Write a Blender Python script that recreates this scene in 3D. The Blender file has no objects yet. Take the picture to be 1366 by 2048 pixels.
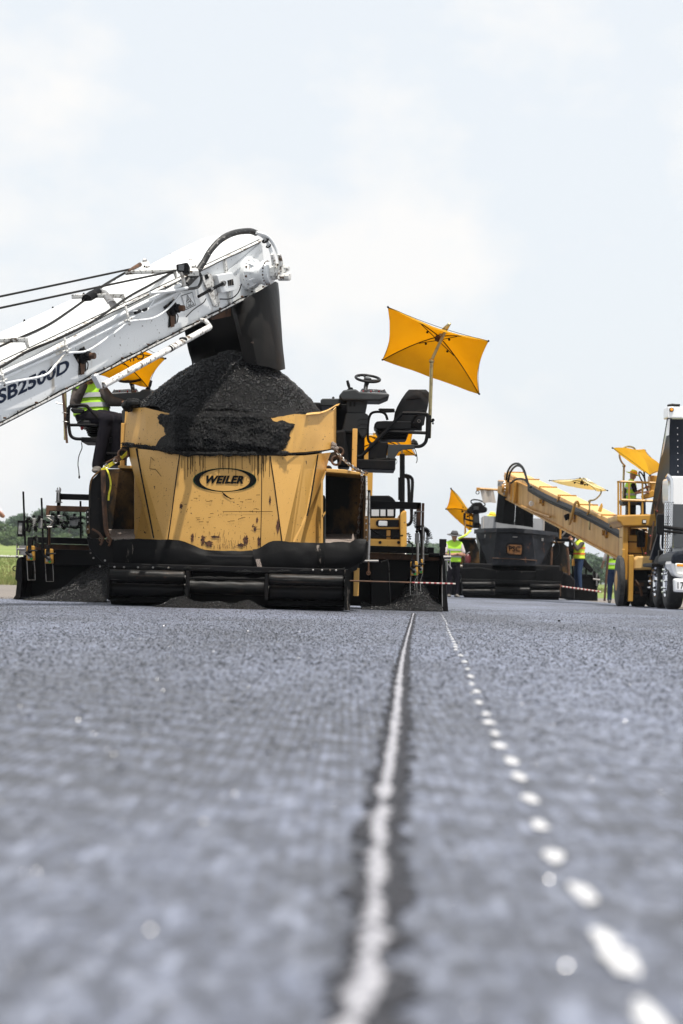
import bpy, math, random
import numpy as np
from mathutils import Vector, Matrix, noise
random.seed(7); rng = np.random.default_rng(7)
sc = bpy.context.scene
C = sc.collection

# ---------------------------------------------------------------- camera
LENS, CAMH, ROLL, HORIZON = 85.0, 0.32, math.atan(0.027), 1166.0
F = 2048*LENS/36.0                       # focal length in photograph pixels
PITCH = math.atan((HORIZON-1024)/F)
_f = Vector((0, math.cos(PITCH), math.sin(PITCH)))
_r0 = Vector((1, 0, 0)); _u0 = _r0.cross(_f)
_r = _r0*math.cos(ROLL)+_u0*math.sin(ROLL)
_u = _r.cross(_f)
EYE = Vector((0, 0, CAMH))
cd = bpy.data.cameras.new('camera'); cam = bpy.data.objects.new('camera', cd); C.objects.link(cam)
cd.sensor_fit = 'VERTICAL'; cd.sensor_height = 36; cd.sensor_width = 24; cd.lens = LENS
cd.clip_start = 0.05; cd.clip_end = 6000
cd.dof.use_dof = True; cd.dof.focus_distance = 28.0; cd.dof.aperture_fstop = 4.6
M3 = Matrix((_r, _u, -_f)).transposed()
cam.matrix_world = Matrix.Translation(EYE) @ M3.to_4x4()
sc.camera = cam

# ---------------------------------------------------------------- sky, sun, exposure
SUN_DIR = Vector((0.15, -0.36, 1.32)).normalized()      # towards the sun
world = bpy.data.worlds.new('World'); sc.world = world; world.use_nodes = True
wn = world.node_tree.nodes; wl = world.node_tree.links; wn.clear()
def wnode(t, **k):
    n = wn.new(t)
    for a, b in k.items(): setattr(n, a, b)
    return n
sky = wnode('ShaderNodeTexSky', sky_type='NISHITA', sun_disc=False)
sky.sun_elevation = math.asin(SUN_DIR.z); sky.sun_rotation = math.atan2(SUN_DIR.x, SUN_DIR.y)
sky.air_density = 1.0; sky.dust_density = 3.0; sky.ozone_density = 1.2
tc = wnode('ShaderNodeTexCoord')
mp = wnode('ShaderNodeMapping'); mp.inputs['Scale'].default_value = (1, 1, 1.5); mp.inputs['Location'].default_value = (0.315, 0, 0.058)
nz = wnode('ShaderNodeTexNoise'); nz.inputs['Scale'].default_value = 8.5; nz.inputs['Detail'].default_value = 8; nz.inputs['Roughness'].default_value = 0.52
cr = wnode('ShaderNodeMapRange'); cr.inputs['From Min'].default_value = 0.48; cr.inputs['From Max'].default_value = 0.62; cr.inputs['To Max'].default_value = 0.9
veil = wnode('ShaderNodeMixRGB'); veil.inputs['Fac'].default_value = 0.84; veil.inputs['Color2'].default_value = (8.0, 8.38, 8.72, 1)
cl = wnode('ShaderNodeMixRGB'); cl.inputs['Color2'].default_value = (8.4, 8.3, 8.15, 1)
bg = wnode('ShaderNodeBackground'); bg.inputs['Strength'].default_value = 0.1
ow = wnode('ShaderNodeOutputWorld')
wl.new(tc.outputs['Generated'], mp.inputs['Vector']); wl.new(mp.outputs['Vector'], nz.inputs['Vector'])
wl.new(nz.outputs['Fac'], cr.inputs['Value']); wl.new(sky.outputs['Color'], veil.inputs['Color1'])
wl.new(veil.outputs['Color'], cl.inputs['Color1']); wl.new(cr.outputs['Result'], cl.inputs['Fac'])
wl.new(cl.outputs['Color'], bg.inputs['Color']); wl.new(bg.outputs['Background'], ow.inputs['Surface'])
sd = bpy.data.lights.new('sun', 'SUN'); sd.energy = 5.0; sd.angle = math.radians(0.6); sd.color = (1.0, 0.95, 0.87)
sun = bpy.data.objects.new('sun', sd); C.objects.link(sun)
sun.rotation_euler = (-SUN_DIR).to_track_quat('-Z', 'Y').to_euler(); sun.location = (20, -20, 50)
sc.view_settings.view_transform = 'Standard'; sc.view_settings.look = 'None'
sc.view_settings.exposure = 0.27; sc.view_settings.gamma = 1.0; sc.view_settings.use_curve_mapping = False
sc.cycles.use_denoising = True
sc.cycles.max_bounces = 6; sc.cycles.volume_bounces = 0; sc.cycles.sample_clamp_indirect = 6

# ---------------------------------------------------------------- pixel <-> place helpers
def P(px, py, d):
    """the point of the place that stands d metres down the runway behind photograph pixel (px, py)"""
    v = _f + _r*((px-683)/F) - _u*((py-1024)/F)
    return EYE + v*(d/v.y)
def G(px, d, z=0.0):
    y = 1166+0.027*(px-683)+F*CAMH/d
    p = P(px, y, d); p.z = z
    return p
def S(d): return d/F                      # metres in one photograph pixel at d metres

# ---------------------------------------------------------------- mesh builder
def ortho(a):
    a = a.normalized()
    b = Vector((0, 0, 1)) if abs(a.z) < 0.9 else Vector((1, 0, 0))
    e1 = a.cross(b).normalized(); return e1, a.cross(e1).normalized()
class MB:
    def __init__(s): s.v = []; s.f = []
    def add(s, vs, fs):
        o = len(s.v); s.v += [tuple(v) for v in vs]; s.f += [tuple(i+o for i in f) for f in fs]; return s
    def hexa(s, a, b):                   # two quads, front and back
        return s.add(list(a)+list(b), [(0,1,2,3),(7,6,5,4),(0,4,5,1),(1,5,6,2),(2,6,7,3),(3,7,4,0)])
    def box(s, c, size, R=None):
        c = Vector(c); x, y, z = (Vector(size)*0.5)
        pts = [(-x,-y,-z),(x,-y,-z),(x,-y,z),(-x,-y,z),(-x,y,-z),(x,y,-z),(x,y,z),(-x,y,z)]
        pts = [c+((R @ Vector(p)) if R is not None else Vector(p)) for p in pts]
        return s.hexa(pts[:4], pts[4:])
    def pbox(s, x0, y0, x1, y1, d0, d1):
        c = P((x0+x1)/2, (y0+y1)/2, d0); k = S(d0)
        return s.box((c.x, (d0+d1)/2, c.z), (abs(x1-x0)*k, abs(d1-d0), abs(y1-y0)*k))
    def prism(s, pts, d0, d1):
        if len(pts[0]) == 2: pts = [(a, b, d0) for a, b in pts]
        fr = [P(*p) for p in pts]; n = len(fr)
        bk = [p+Vector((0, d1-d0, 0)) for p in fr]
        return s.add(fr+bk, [tuple(range(n)), tuple(range(2*n-1, n-1, -1))]+[(i, i+n, (i+1) % n+n, (i+1) % n) for i in range(n)])
    def panel(s, pts, t=0.012):
        pts = [Vector(p) for p in pts]; n = Vector((0, 0, 0)); m = len(pts)
        for i in range(m): n += pts[i].cross(pts[(i+1) % m])
        n.normalize()
        if n.dot(EYE-pts[0]) < 0: n = -n
        bk = [p-n*t for p in pts]
        return s.add(pts+bk, [tuple(range(m)), tuple(range(2*m-1, m-1, -1))]+[(i, i+m, (i+1) % m+m, (i+1) % m) for i in range(m)])
    def tube(s, pts, r, n=8, closed=False):
        pts = [Vector(p) for p in pts]; m = len(pts)
        rs = [r]*m if not isinstance(r, (list, tuple)) else r
        vs = []; e1 = None
        for i in range(m):
            if closed: a = pts[(i+1) % m]-pts[i-1]
            else: a = pts[min(i+1, m-1)]-pts[max(i-1, 0)]
            if a.length < 1e-9: a = Vector((0, 0, 1))
            a.normalize()
            if e1 is None: e1, e2 = ortho(a)
            else:
                e1 = e1-a*e1.dot(a)
                if e1.length < 1e-6: e1, _ = ortho(a)
                e1.normalize(); e2 = a.cross(e1)
            for k in range(n):
                t = 2*math.pi*k/n; vs.append(pts[i]+(e1*math.cos(t)+e2*math.sin(t))*rs[i])
        fs = []
        for i in range(m if closed else m-1):
            for k in range(n):
                j = (i+1) % m; k2 = (k+1) % n
                fs.append((i*n+k, i*n+k2, j*n+k2, j*n+k))
        if not closed: fs += [tuple(range(n-1, -1, -1)), tuple(range((m-1)*n, m*n))]
        return s.add(vs, fs)
    def ptube(s, pts, d, r, n=8):
        return s.tube(smooth_path([P(p[0], p[1], p[2] if len(p) > 2 else d) for p in pts]), r, n)
    def lathe(s, c, axis, prof, n=20):   # prof: (distance along axis, radius)
        c = Vector(c); a = Vector(axis).normalized(); e1, e2 = ortho(a); vs = []; m = len(prof)
        for h, r in prof:
            for k in range(n):
                t = 2*math.pi*k/n; vs.append(c+a*h+(e1*math.cos(t)+e2*math.sin(t))*r)
        fs = [(i*n+k, i*n+(k+1) % n, (i+1)*n+(k+1) % n, (i+1)*n+k) for i in range(m-1) for k in range(n)]
        fs += [tuple(range(n-1, -1, -1)), tuple(range((m-1)*n, m*n))]
        return s.add(vs, fs)
    def ring(s, c, axis, R, r, n=24, m=8, e=None, k2=1.0):
        e1, e2 = ortho(Vector(axis)); c = Vector(c)
        return s.tube([c+e1*math.cos(2*math.pi*i/n)*R+e2*math.sin(2*math.pi*i/n)*R*k2 for i in range(n)], r, m, True)
    def grid(s, g, t=0.0):               # g[i][j] points; optional thickness along the local normals
        h = len(g); w = len(g[0]); fl = [Vector(p) for row in g for p in row]
        q = [(i*w+j, i*w+j+1, (i+1)*w+j+1, (i+1)*w+j) for i in range(h-1) for j in range(w-1)]
        if not t: return s.add(fl, q)
        ns = [Vector((0, 0, 0)) for _ in fl]
        for a, b, c, d in q:
            n = (fl[c]-fl[a]).cross(fl[d]-fl[b])
            for i in (a, b, c, d): ns[i] += n
        bk = [p+n.normalized()*t if n.length > 0 else p for p, n in zip(fl, ns)]
        N = len(fl)
        fs = q+[tuple(i+N for i in reversed(f)) for f in q]
        edge = [(0, j) for j in range(w)]+[(i, w-1) for i in range(1, h)]+[(h-1, j) for j in range(w-2, -1, -1)]+[(i, 0) for i in range(h-2, 0, -1)]
        E = [i*w+j for i, j in edge]
        for a, b in zip(E, E[1:]+E[:1]): fs.append((b, a, a+N, b+N))
        return s.add(fl+bk, fs)
    def blob(s, c, r, seed=0, nu=10, nv=7):
        c = Vector(c); r = Vector(r) if hasattr(r, '__len__') else Vector((r, r, r)); vs = []; fs = []
        for i in range(nv+1):
            ph = math.pi*i/nv
            for k in range(nu):
                t = 2*math.pi*k/nu; d = Vector((math.sin(ph)*math.cos(t), math.sin(ph)*math.sin(t), math.cos(ph)))
                j = 1+(0.18*noise.noise(d*1.7+Vector((seed, 0, 0))) if seed else 0)
                vs.append(c+Vector((d.x*r.x, d.y*r.y, d.z*r.z))*j)
        for i in range(nv):
            for k in range(nu): fs.append((i*nu+k, (i+1)*nu+k, (i+1)*nu+(k+1) % nu, i*nu+(k+1) % nu))
        return s.add(vs, fs)
    def build(s, name, m, parent=None, smooth=False, bevel=0.0, kind=None, label=None):
        me = bpy.data.meshes.new(name); me.from_pydata(s.v, [], s.f); me.validate(clean_customdata=False)
        return link(name, me, m, parent, smooth, bevel, kind, label)
def link(name, me, m, parent=None, smooth=False, bevel=0.0, kind=None, label=None):
    o = bpy.data.objects.new(name, me); C.objects.link(o)
    if m is not None: me.materials.append(m)
    if parent is not None:
        o.parent = parent
        off = parent.location if parent.type == 'EMPTY' else Vector((0, 0, 0))   # part meshes are written in world coordinates
        o.matrix_parent_inverse = Matrix.Translation(-off)
    if smooth:
        me.polygons.foreach_set('use_smooth', [True]*len(me.polygons))
        if hasattr(me, 'set_sharp_from_angle'): me.set_sharp_from_angle(angle=math.radians(42))
    if bevel:
        b = o.modifiers.new('edge', 'BEVEL'); b.width = bevel; b.segments = 2; b.limit_method = 'ANGLE'; b.angle_limit = math.radians(40)
    if kind: o['kind'] = kind
    if label: o['label'] = label
    return o
def smooth_path(pts, k=5):
    pts = [Vector(p) for p in pts]
    if len(pts) < 3: return pts
    out = []
    for i in range(len(pts)-1):
        p0 = pts[max(i-1, 0)]; p1 = pts[i]; p2 = pts[i+1]; p3 = pts[min(i+2, len(pts)-1)]
        for j in range(k):
            t = j/k
            out.append(0.5*((2*p1)+(p2-p0)*t+(2*p0-5*p1+4*p2-p3)*t*t+(3*p1-p0-3*p2+p3)*t**3))
    out.append(pts[-1]); return out
def tag(o, label, cat, group=None):
    o['label'] = label; o['category'] = cat
    if group: o['group'] = group
    return o
def thing(name, label, cat, loc, group=None):
    o = bpy.data.objects.new(name, None); C.objects.link(o); o.location = Vector(loc); o.empty_display_size = 0.2
    return tag(o, label, cat, group)
def copy_tree(o, parent=None):
    c = o.copy(); C.objects.link(c)
    if parent is not None: c.parent = parent
    for ch in list(o.children): copy_tree(ch, c)
    return c
def stones(name, pts, smin, smax, m, parent=None, lift=0.4, flat=0.75):
    """many small angular stones, one mesh"""
    pts = np.asarray(pts, dtype=np.float64); n = len(pts)
    base = np.array([[1,0,0],[-1,0,0],[0,1,0],[0,-1,0],[0,0,1],[0,0,-1]], float)
    tri = np.array([[0,2,4],[2,1,4],[1,3,4],[3,0,4],[2,0,5],[1,2,5],[3,1,5],[0,3,5]])
    sz = rng.uniform(smin, smax, (n, 1, 1))*(0.55+0.9*rng.random((n, 6, 1)))
    q = rng.normal(size=(n, 4)); q /= np.linalg.norm(q, axis=1)[:, None]
    w, x, y, z = q.T
    R = np.stack([np.stack([1-2*(y*y+z*z), 2*(x*y-z*w), 2*(x*z+y*w)], -1),
                  np.stack([2*(x*y+z*w), 1-2*(x*x+z*z), 2*(y*z-x*w)], -1),
                  np.stack([2*(x*z-y*w), 2*(y*z+x*w), 1-2*(x*x+y*y)], -1)], 1)
    v = np.einsum('nij,nkj->nki', R, base[None]*sz)
    v[:, :, 2] *= flat
    v = v+pts[:, None, :]
    v[:, :, 2] += lift*smin
    idx = (tri[None]+6*np.arange(n)[:, None, None]).reshape(-1)
    me = bpy.data.meshes.new(name); me.vertices.add(n*6); me.vertices.foreach_set('co', v.reshape(-1))
    me.loops.add(n*24); me.loops.foreach_set('vertex_index', idx)
    me.polygons.add(n*8); me.polygons.foreach_set('loop_start', np.arange(0, n*24, 3))
    me.update(calc_edges=True); me.validate()
    return link(name, me, m, parent, kind='stuff')

# ---------------------------------------------------------------- materials
def mat(name, col, rough=0.5, metal=0.0, layers=(), bump=(), spec=0.5, coat=0.0, trans=0.0, rvar=0.0):
    """layers: (scale xyz or s, low, high, colour, roughness or None); bump: (scale, distance, strength)"""
    m = bpy.data.materials.new(name); m.use_nodes = True
    nt = m.node_tree; N = nt.nodes; L = nt.links
    b = N['Principled BSDF']; out = N['Material Output']
    b.inputs['Roughness'].default_value = rough; b.inputs['Metallic'].default_value = metal
    b.inputs['Specular IOR Level'].default_value = spec; b.inputs['Coat Weight'].default_value = coat
    b.inputs['Coat Roughness'].default_value = 0.15
    b.inputs['Base Color'].default_value = (*col, 1)
    tcn = N.new('ShaderNodeTexCoord'); oi = N.new('ShaderNodeObjectInfo')
    def nz(scale, detail=6, rgh=0.6, seed=0.0):
        mpn = N.new('ShaderNodeMapping'); sv = scale if hasattr(scale, '__len__') else (scale,)*3
        mpn.inputs['Scale'].default_value = sv; mpn.inputs['Location'].default_value = (seed, seed*1.7, seed*0.6)
        t = N.new('ShaderNodeTexNoise'); t.inputs['Scale'].default_value = 1; t.inputs['Detail'].default_value = detail; t.inputs['Roughness'].default_value = rgh
        L.new(tcn.outputs['Object'], mpn.inputs['Vector']); L.new(mpn.outputs['Vector'], t.inputs['Vector'])
        return t.outputs['Fac']
    cur = None; rcur = None
    for i, ly in enumerate(layers):
        scl, lo, hi, c, rg = ly
        fac = nz(scl, seed=3.1*i+len(name))
        mr = N.new('ShaderNodeMapRange'); mr.inputs['From Min'].default_value = lo; mr.inputs['From Max'].default_value = hi
        L.new(fac, mr.inputs['Value'])
        mx = N.new('ShaderNodeMixRGB'); mx.inputs['Color2'].default_value = (*c, 1)
        if cur is None: mx.inputs['Color1'].default_value = (*col, 1)
        else: L.new(cur, mx.inputs['Color1'])
        L.new(mr.outputs['Result'], mx.inputs['Fac']); cur = mx.outputs['Color']
        if rg is not None:
            mm = N.new('ShaderNodeMix'); mm.data_type = 'FLOAT'
            if rcur is None: mm.inputs[2].default_value = rough
            else: L.new(rcur, mm.inputs[2])
            mm.inputs[3].default_value = rg; L.new(mr.outputs['Result'], mm.inputs[0]); rcur = mm.outputs[0]
    if cur is not None: L.new(cur, b.inputs['Base Color'])
    if rcur is not None: L.new(rcur, b.inputs['Roughness'])
    nor = None
    for sclb, dist, stg in bump:
        bn = N.new('ShaderNodeBump'); bn.inputs['Distance'].default_value = dist; bn.inputs['Strength'].default_value = stg
        L.new(nz(sclb, 4, seed=1.3), bn.inputs['Height'])
        if nor is not None: L.new(nor, bn.inputs['Normal'])
        nor = bn.outputs['Normal']
    if nor is not None: L.new(nor, b.inputs['Normal'])
    if trans:
        tl = N.new('ShaderNodeBsdfTranslucent'); mx = N.new('ShaderNodeMixShader'); mx.inputs['Fac'].default_value = trans
        if cur is not None: L.new(cur, tl.inputs['Color'])
        else: tl.inputs['Color'].default_value = (*col, 1)
        L.new(b.outputs['BSDF'], mx.inputs[1]); L.new(tl.outputs['BSDF'], mx.inputs[2]); L.new(mx.outputs['Shader'], out.inputs['Surface'])
    return m
TAR = (0.008, 0.008, 0.009)
M = {}
M['yellow'] = mat('machine yellow', (0.61, 0.345, 0.088), 0.42, layers=[
    ((1.2,1.2,0.8), 0.4, 0.75, (0.52, 0.285, 0.068), 0.55),
    (20, 0.665, 0.69, (0.03, 0.018, 0.008), 0.7), (45, 0.645, 0.68, (0.06, 0.035, 0.015), 0.7), ((30,30,3.2), 0.69, 0.74, (0.05, 0.03, 0.012), 0.7),
    ((7,7,5), 0.695, 0.73, (0.09, 0.035, 0.014), 0.8)], bump=[(3, 0.01, 0.15)])
M['yellow_dirty_shade'] = mat('sooty yellow paint', (0.30, 0.15, 0.035), 0.6, spec=0.3, layers=[  # near-black mottling: dirt plus the shade inside the wings, put into the colour
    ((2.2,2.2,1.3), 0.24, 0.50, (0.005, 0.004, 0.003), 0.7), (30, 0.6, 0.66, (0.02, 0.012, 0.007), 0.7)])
M['yellow_clean'] = mat('clean machine yellow', (0.52, 0.275, 0.042), 0.4, layers=[
    ((2,2,2), 0.45, 0.8, (0.40, 0.20, 0.035), 0.5), (20, 0.68, 0.72, (0.07, 0.035, 0.015), 0.7)])
M['yellow_orange'] = mat('faded orange yellow paint', (0.47, 0.23, 0.03), 0.45, layers=[((3,3,1), 0.45, 0.72, (0.28, 0.12, 0.022), 0.6), (15, 0.66, 0.71, (0.03,0.02,0.01), 0.7)])
M['cover'] = mat('sun bleached yellow cover', (0.66, 0.42, 0.15), 0.55, layers=[((2,2,2), 0.45, 0.7, (0.56, 0.34, 0.11), None)])
M['black'] = mat('black steel', (0.006, 0.006, 0.007), 0.5, spec=0.12, layers=[(6, 0.5, 0.8, (0.016, 0.013, 0.011), 0.6)], bump=[(25, 0.003, 0.3)])
M['tarred'] = mat('tar coated steel', (0.004,0.004,0.0045), 0.38, spec=0.14, layers=[(5, 0.5, 0.7, (0.010, 0.008, 0.007), 0.6), (14, 0.68, 0.76, (0.05, 0.035, 0.025), 0.5)], bump=[(9, 0.012, 0.5), (60, 0.003, 0.4)])
M['rubber'] = mat('black rubber', (0.0028, 0.0028, 0.0032), 0.5, spec=0.10, layers=[((3,3,3), 0.58, 0.78, (0.010, 0.010, 0.011), 0.55), ((9,9,3), 0.66, 0.74, (0.05, 0.045, 0.04), 0.6)], bump=[(14, 0.008, 0.4)])
M['chute'] = mat('worn conveyor rubber', (0.007, 0.0065, 0.006), 0.5, spec=0.2, layers=[((3,3,1.5), 0.45, 0.75, (0.020, 0.017, 0.015), 0.6), (9, 0.68, 0.75, (0.15,0.11,0.09), 0.7)], bump=[(4, 0.02, 0.4), (40, 0.002, 0.3)])
M['grime'] = mat('greasy dark plate', (0.003, 0.003, 0.003), 0.45, spec=0.12, layers=[((26,26,4), 0.54, 0.66, (0.20, 0.17, 0.145), 0.5)], bump=[(20, 0.004, 0.4)])
M['rust'] = mat('rusty steel', (0.10, 0.045, 0.02), 0.75, layers=[(8, 0.4, 0.65, (0.035, 0.018, 0.011), None), (30, 0.62, 0.7, (0.2, 0.1, 0.05), None)], bump=[(50, 0.003, 0.4)])
M['steel'] = mat('bare steel', (0.35, 0.34, 0.33), 0.38, 0.9, layers=[(12, 0.5, 0.7, (0.09, 0.07, 0.055), 0.6)])
M['chrome'] = mat('chrome', (0.75, 0.76, 0.78), 0.12, 1.0)
M['white'] = mat('white machine paint', (0.74, 0.76, 0.77), 0.36, layers=[
    ((1.5,1.5,1.5), 0.5, 0.8, (0.60, 0.61, 0.60), 0.5), ((4,4,1.5), 0.60, 0.72, (0.45, 0.41, 0.35), 0.6), (26, 0.655, 0.685, (0.09, 0.06, 0.04), 0.7), ((24,24,3), 0.705, 0.74, (0.20, 0.13, 0.08), 0.7)])
M['white_grimy'] = mat('grimy white paint', (0.70, 0.69, 0.66), 0.45, layers=[(14, 0.54, 0.62, (0.10, 0.065, 0.04), 0.7), (45, 0.58, 0.63, (0.03, 0.024, 0.02), 0.7)])
M['grey_plastic'] = mat('charcoal plastic', (0.028, 0.031, 0.033), 0.5, spec=0.35, layers=[(4, 0.45, 0.7, (0.040, 0.042, 0.044), 0.6)], bump=[(120, 0.001, 0.2)])
M['vinyl'] = mat('black vinyl', (0.008, 0.008, 0.009), 0.42, spec=0.25, layers=[(3, 0.5, 0.7, (0.016, 0.016, 0.017), 0.5)])
M['hose'] = mat('black hose', (0.012, 0.012, 0.012), 0.5, layers=[((40,40,40), 0.60, 0.66, (0.30, 0.29, 0.28), 0.6)])
M['cable'] = mat('dark wire rope', (0.012, 0.011, 0.010), 0.6, spec=0.2)
M['roller'] = mat('scuffed roller steel', (0.006,0.006,0.006), 0.45, spec=0.18, layers=[((3,9,40), 0.55, 0.72, (0.05,0.035,0.026), 0.4), ((1.5,20,90), 0.64, 0.70, (0.22,0.20,0.18), 0.35), (5, 0.62, 0.72, (0.05,0.022,0.012), 0.7)], bump=[(30, 0.006, 0.5)])
M['umbrella'] = mat('orange yellow cloth', (0.84, 0.535, 0.015), 0.8, layers=[((5,5,5), 0.45, 0.75, (0.78, 0.48, 0.012), None)], trans=0.66, bump=[(90, 0.002, 0.2)])
M['umbrella_pale'] = mat('pale yellow cloth', (0.86, 0.74, 0.42), 0.8, trans=0.5)
M['brass'] = mat('zinc plated pole', (0.45, 0.38, 0.20), 0.35, 0.8, layers=[(12, 0.5, 0.7, (0.2, 0.16, 0.09), None)])
M['pile'] = mat('hot asphalt mix', (0.0042, 0.0042, 0.0045), 0.5, spec=0.2, layers=[(60, 0.60, 0.72, (0.020, 0.019, 0.018), 0.3)], bump=[(70, 0.02, 0.9), (160, 0.01, 0.8)])
M['pile_stone'] = mat('bitumen coated stone', (0.0045, 0.0045, 0.005), 0.2, spec=0.5, layers=[(25, 0.60, 0.70, (0.06, 0.057, 0.053), 0.3)])
M['grit'] = mat('pale gravel dust', (0.30, 0.25, 0.22), 0.85, layers=[(120, 0.42, 0.6, (0.09, 0.07, 0.06), None)], bump=[(150, 0.006, 0.8)])
M['lime'] = mat('lime safety cloth', (0.45, 0.82, 0.05), 0.75, layers=[((6,6,6), 0.5, 0.8, (0.36, 0.68, 0.03), None)])
M['limeyellow'] = mat('yellow safety cloth', (0.68, 0.85, 0.06), 0.75)
M['reflect'] = mat('silver reflective tape', (0.42, 0.43, 0.46), 0.5)
M['orange_tape'] = mat('orange tape', (0.75, 0.16, 0.03), 0.6)
M['shirt'] = mat('dark grey shirt', (0.075, 0.064, 0.058), 0.9, spec=0.1, layers=[((7,7,7), 0.45, 0.7, (0.05, 0.042, 0.038), None)], bump=[(14, 0.02, 0.4)])
M['jeans'] = mat('dark trousers', (0.012, 0.011, 0.015), 0.9, spec=0.08, layers=[((8,8,8), 0.5, 0.72, (0.02, 0.017, 0.02), None)], bump=[(12, 0.02, 0.4)])
M['denim'] = mat('blue denim', (0.03, 0.05, 0.10), 0.9, spec=0.1)
M['pale_shirt'] = mat('pale shirt', (0.55, 0.50, 0.50), 0.9)
M['boot'] = mat('worn leather boot', (0.06, 0.055, 0.05), 0.7, layers=[(14, 0.5, 0.65, (0.18, 0.16, 0.14), None)])
M['skin'] = mat('skin', (0.36, 0.18, 0.11), 0.55)
M['hair'] = mat('dark hair', (0.02, 0.015, 0.012), 0.7)
M['hat_grey'] = mat('grey felt', (0.07, 0.07, 0.075), 0.9)
M['eye'] = mat('eye', (0.02, 0.015, 0.012), 0.2)
M['strap'] = mat('yellow webbing', (0.68, 0.62, 0.04), 0.7, layers=[(30, 0.58, 0.66, (0.3, 0.26, 0.03), None)])
M['navy'] = mat('navy lettering', (0.004, 0.014, 0.042), 0.5, spec=0.1, layers=[(30, 0.66, 0.7, (0.4,0.42,0.42), None)])
M['ink'] = mat('black print', (0.004, 0.0045, 0.0045), 0.6, spec=0.08, layers=[(60, 0.70, 0.73, (0.3, 0.17, 0.05), None)])
M['green_ink'] = mat('green print', (0.003, 0.045, 0.022), 0.5, spec=0.1)
M['red'] = mat('red paint', (0.28, 0.02, 0.025), 0.6, layers=[(30, 0.5, 0.65, (0.12, 0.02, 0.02), None)])
M['darkred'] = mat('dark red paint', (0.10, 0.012, 0.015), 0.4)
M['green_dot'] = mat('green sticker', (0.02, 0.42, 0.07), 0.5)
M['amber'] = mat('amber lens', (0.8, 0.3, 0.02), 0.2)
M['lamp_glass'] = mat('lamp lens', (0.85, 0.85, 0.82), 0.12, coat=1.0)
M['grey_box'] = mat('grey metal case', (0.30, 0.30, 0.29), 0.5, layers=[(10, 0.55, 0.7, (0.1, 0.09, 0.08), 0.7)])
M['liner'] = mat('light grey liner', (0.36, 0.37, 0.39), 0.5, layers=[((3,3,1), 0.5, 0.7, (0.22, 0.22, 0.23), None)])
M['slate'] = mat('worn dark hopper steel', (0.007, 0.008, 0.011), 0.45, spec=0.2, layers=[((2,2,2), 0.45, 0.78, (0.030, 0.032, 0.040), 0.5), ((9,9,3), 0.62, 0.72, (0.10, 0.045, 0.025), 0.7)])
M['glassdark'] = mat('tinted window', (0.03, 0.035, 0.04), 0.08, coat=1.0)
M['truck_white'] = mat('truck white', (0.80, 0.81, 0.82), 0.25, coat=0.5)
M['truck_dark'] = mat('dark tipper steel', (0.009, 0.012, 0.019), 0.45, spec=0.15, layers=[(3, 0.5, 0.75, (0.016, 0.02, 0.028), None)])
M['tyre'] = mat('tyre rubber', (0.02, 0.02, 0.021), 0.8, layers=[(9, 0.45, 0.7, (0.05, 0.048, 0.045), None)])
M['cloth_white'] = mat('thin white cloth', (0.68, 0.63, 0.58), 0.9, trans=0.4)
# ================================================================ the setting
def GP(px, py, z=0.0):
    v = _f + _r*((px-683)/F) - _u*((py-1024)/F)
    t = (z-CAMH)/v.z
    return EYE+v*t
def sstep(a, b, x):
    t = min(1, max(0, (x-a)/(b-a))); return t*t*(3-2*t)
def land_z(x, y):
    rise = max(0, y-85)
    L_ = 0.0150*rise*sstep(-0.02, -0.085, x/max(y, 1))
    R_ = 0.0030*rise*sstep(0.03, 0.10, x/max(y, 1))
    z = -0.05+min(L_, 9.5)+min(R_, 3)
    return z+(0.5*noise.noise(Vector((x*0.012, y*0.012, 3)))*min(1, rise/250))
ys = list(np.concatenate([np.linspace(-20, 60, 9), np.linspace(68, 200, 34), np.linspace(220, 900, 40), np.linspace(950, 4200, 14)]))
tt = list(np.linspace(-1, 1, 81))
b = MB(); b.grid([[Vector((t*max(60, y*0.55), y, land_z(t*max(60, y*0.55), y))) for t in tt] for y in ys])
m = mat('meadow grass', (0.16, 0.21, 0.06), 0.95, layers=[((0.05,0.02,0.05), 0.42, 0.62, (0.21, 0.26, 0.085), None),
    ((0.03,0.11,0.03), 0.55, 0.66, (0.235, 0.21, 0.095), None), ((1.5,0.6,1.5), 0.5, 0.75, (0.08, 0.125, 0.03), None)], spec=0.1)
b.build('grass_field', m, kind='structure', smooth=True)
# pale concrete taxiway across the left field
b = MB(); rows = []
for y in (196, 200, 204, 208): rows.append([Vector((x, y, land_z(x, y)+0.12)) for x in np.linspace(-90, -3, 60)])
b.grid(rows); b.build('taxiway', mat('pale concrete', (0.42, 0.42, 0.40), 0.9, layers=[((0.6,0.6,1), 0.45, 0.7, (0.33, 0.33, 0.31), None)]), kind='structure')

# old brown pavement under and beside the working lane
b = MB(); b.add([(-60,-10,-0.012),(60,-10,-0.012),(60,190,-0.012),(22,150,-0.012),(-7,74,-0.012),(-60,68,-0.012)], [(0,1,2,3,4,5)])
m_old = mat('old brown pavement', (0.20, 0.175, 0.155), 0.9, layers=[((0.8,0.8,1), 0.4, 0.65, (0.155, 0.135, 0.12), None), (60, 0.5, 0.62, (0.09, 0.08, 0.07), None), ((0.25,1.5,1), 0.62, 0.72, (0.07,0.06,0.055), None)], bump=[(90, 0.01, 0.6)])
b.build('old_pavement', m_old, kind='structure')

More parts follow.
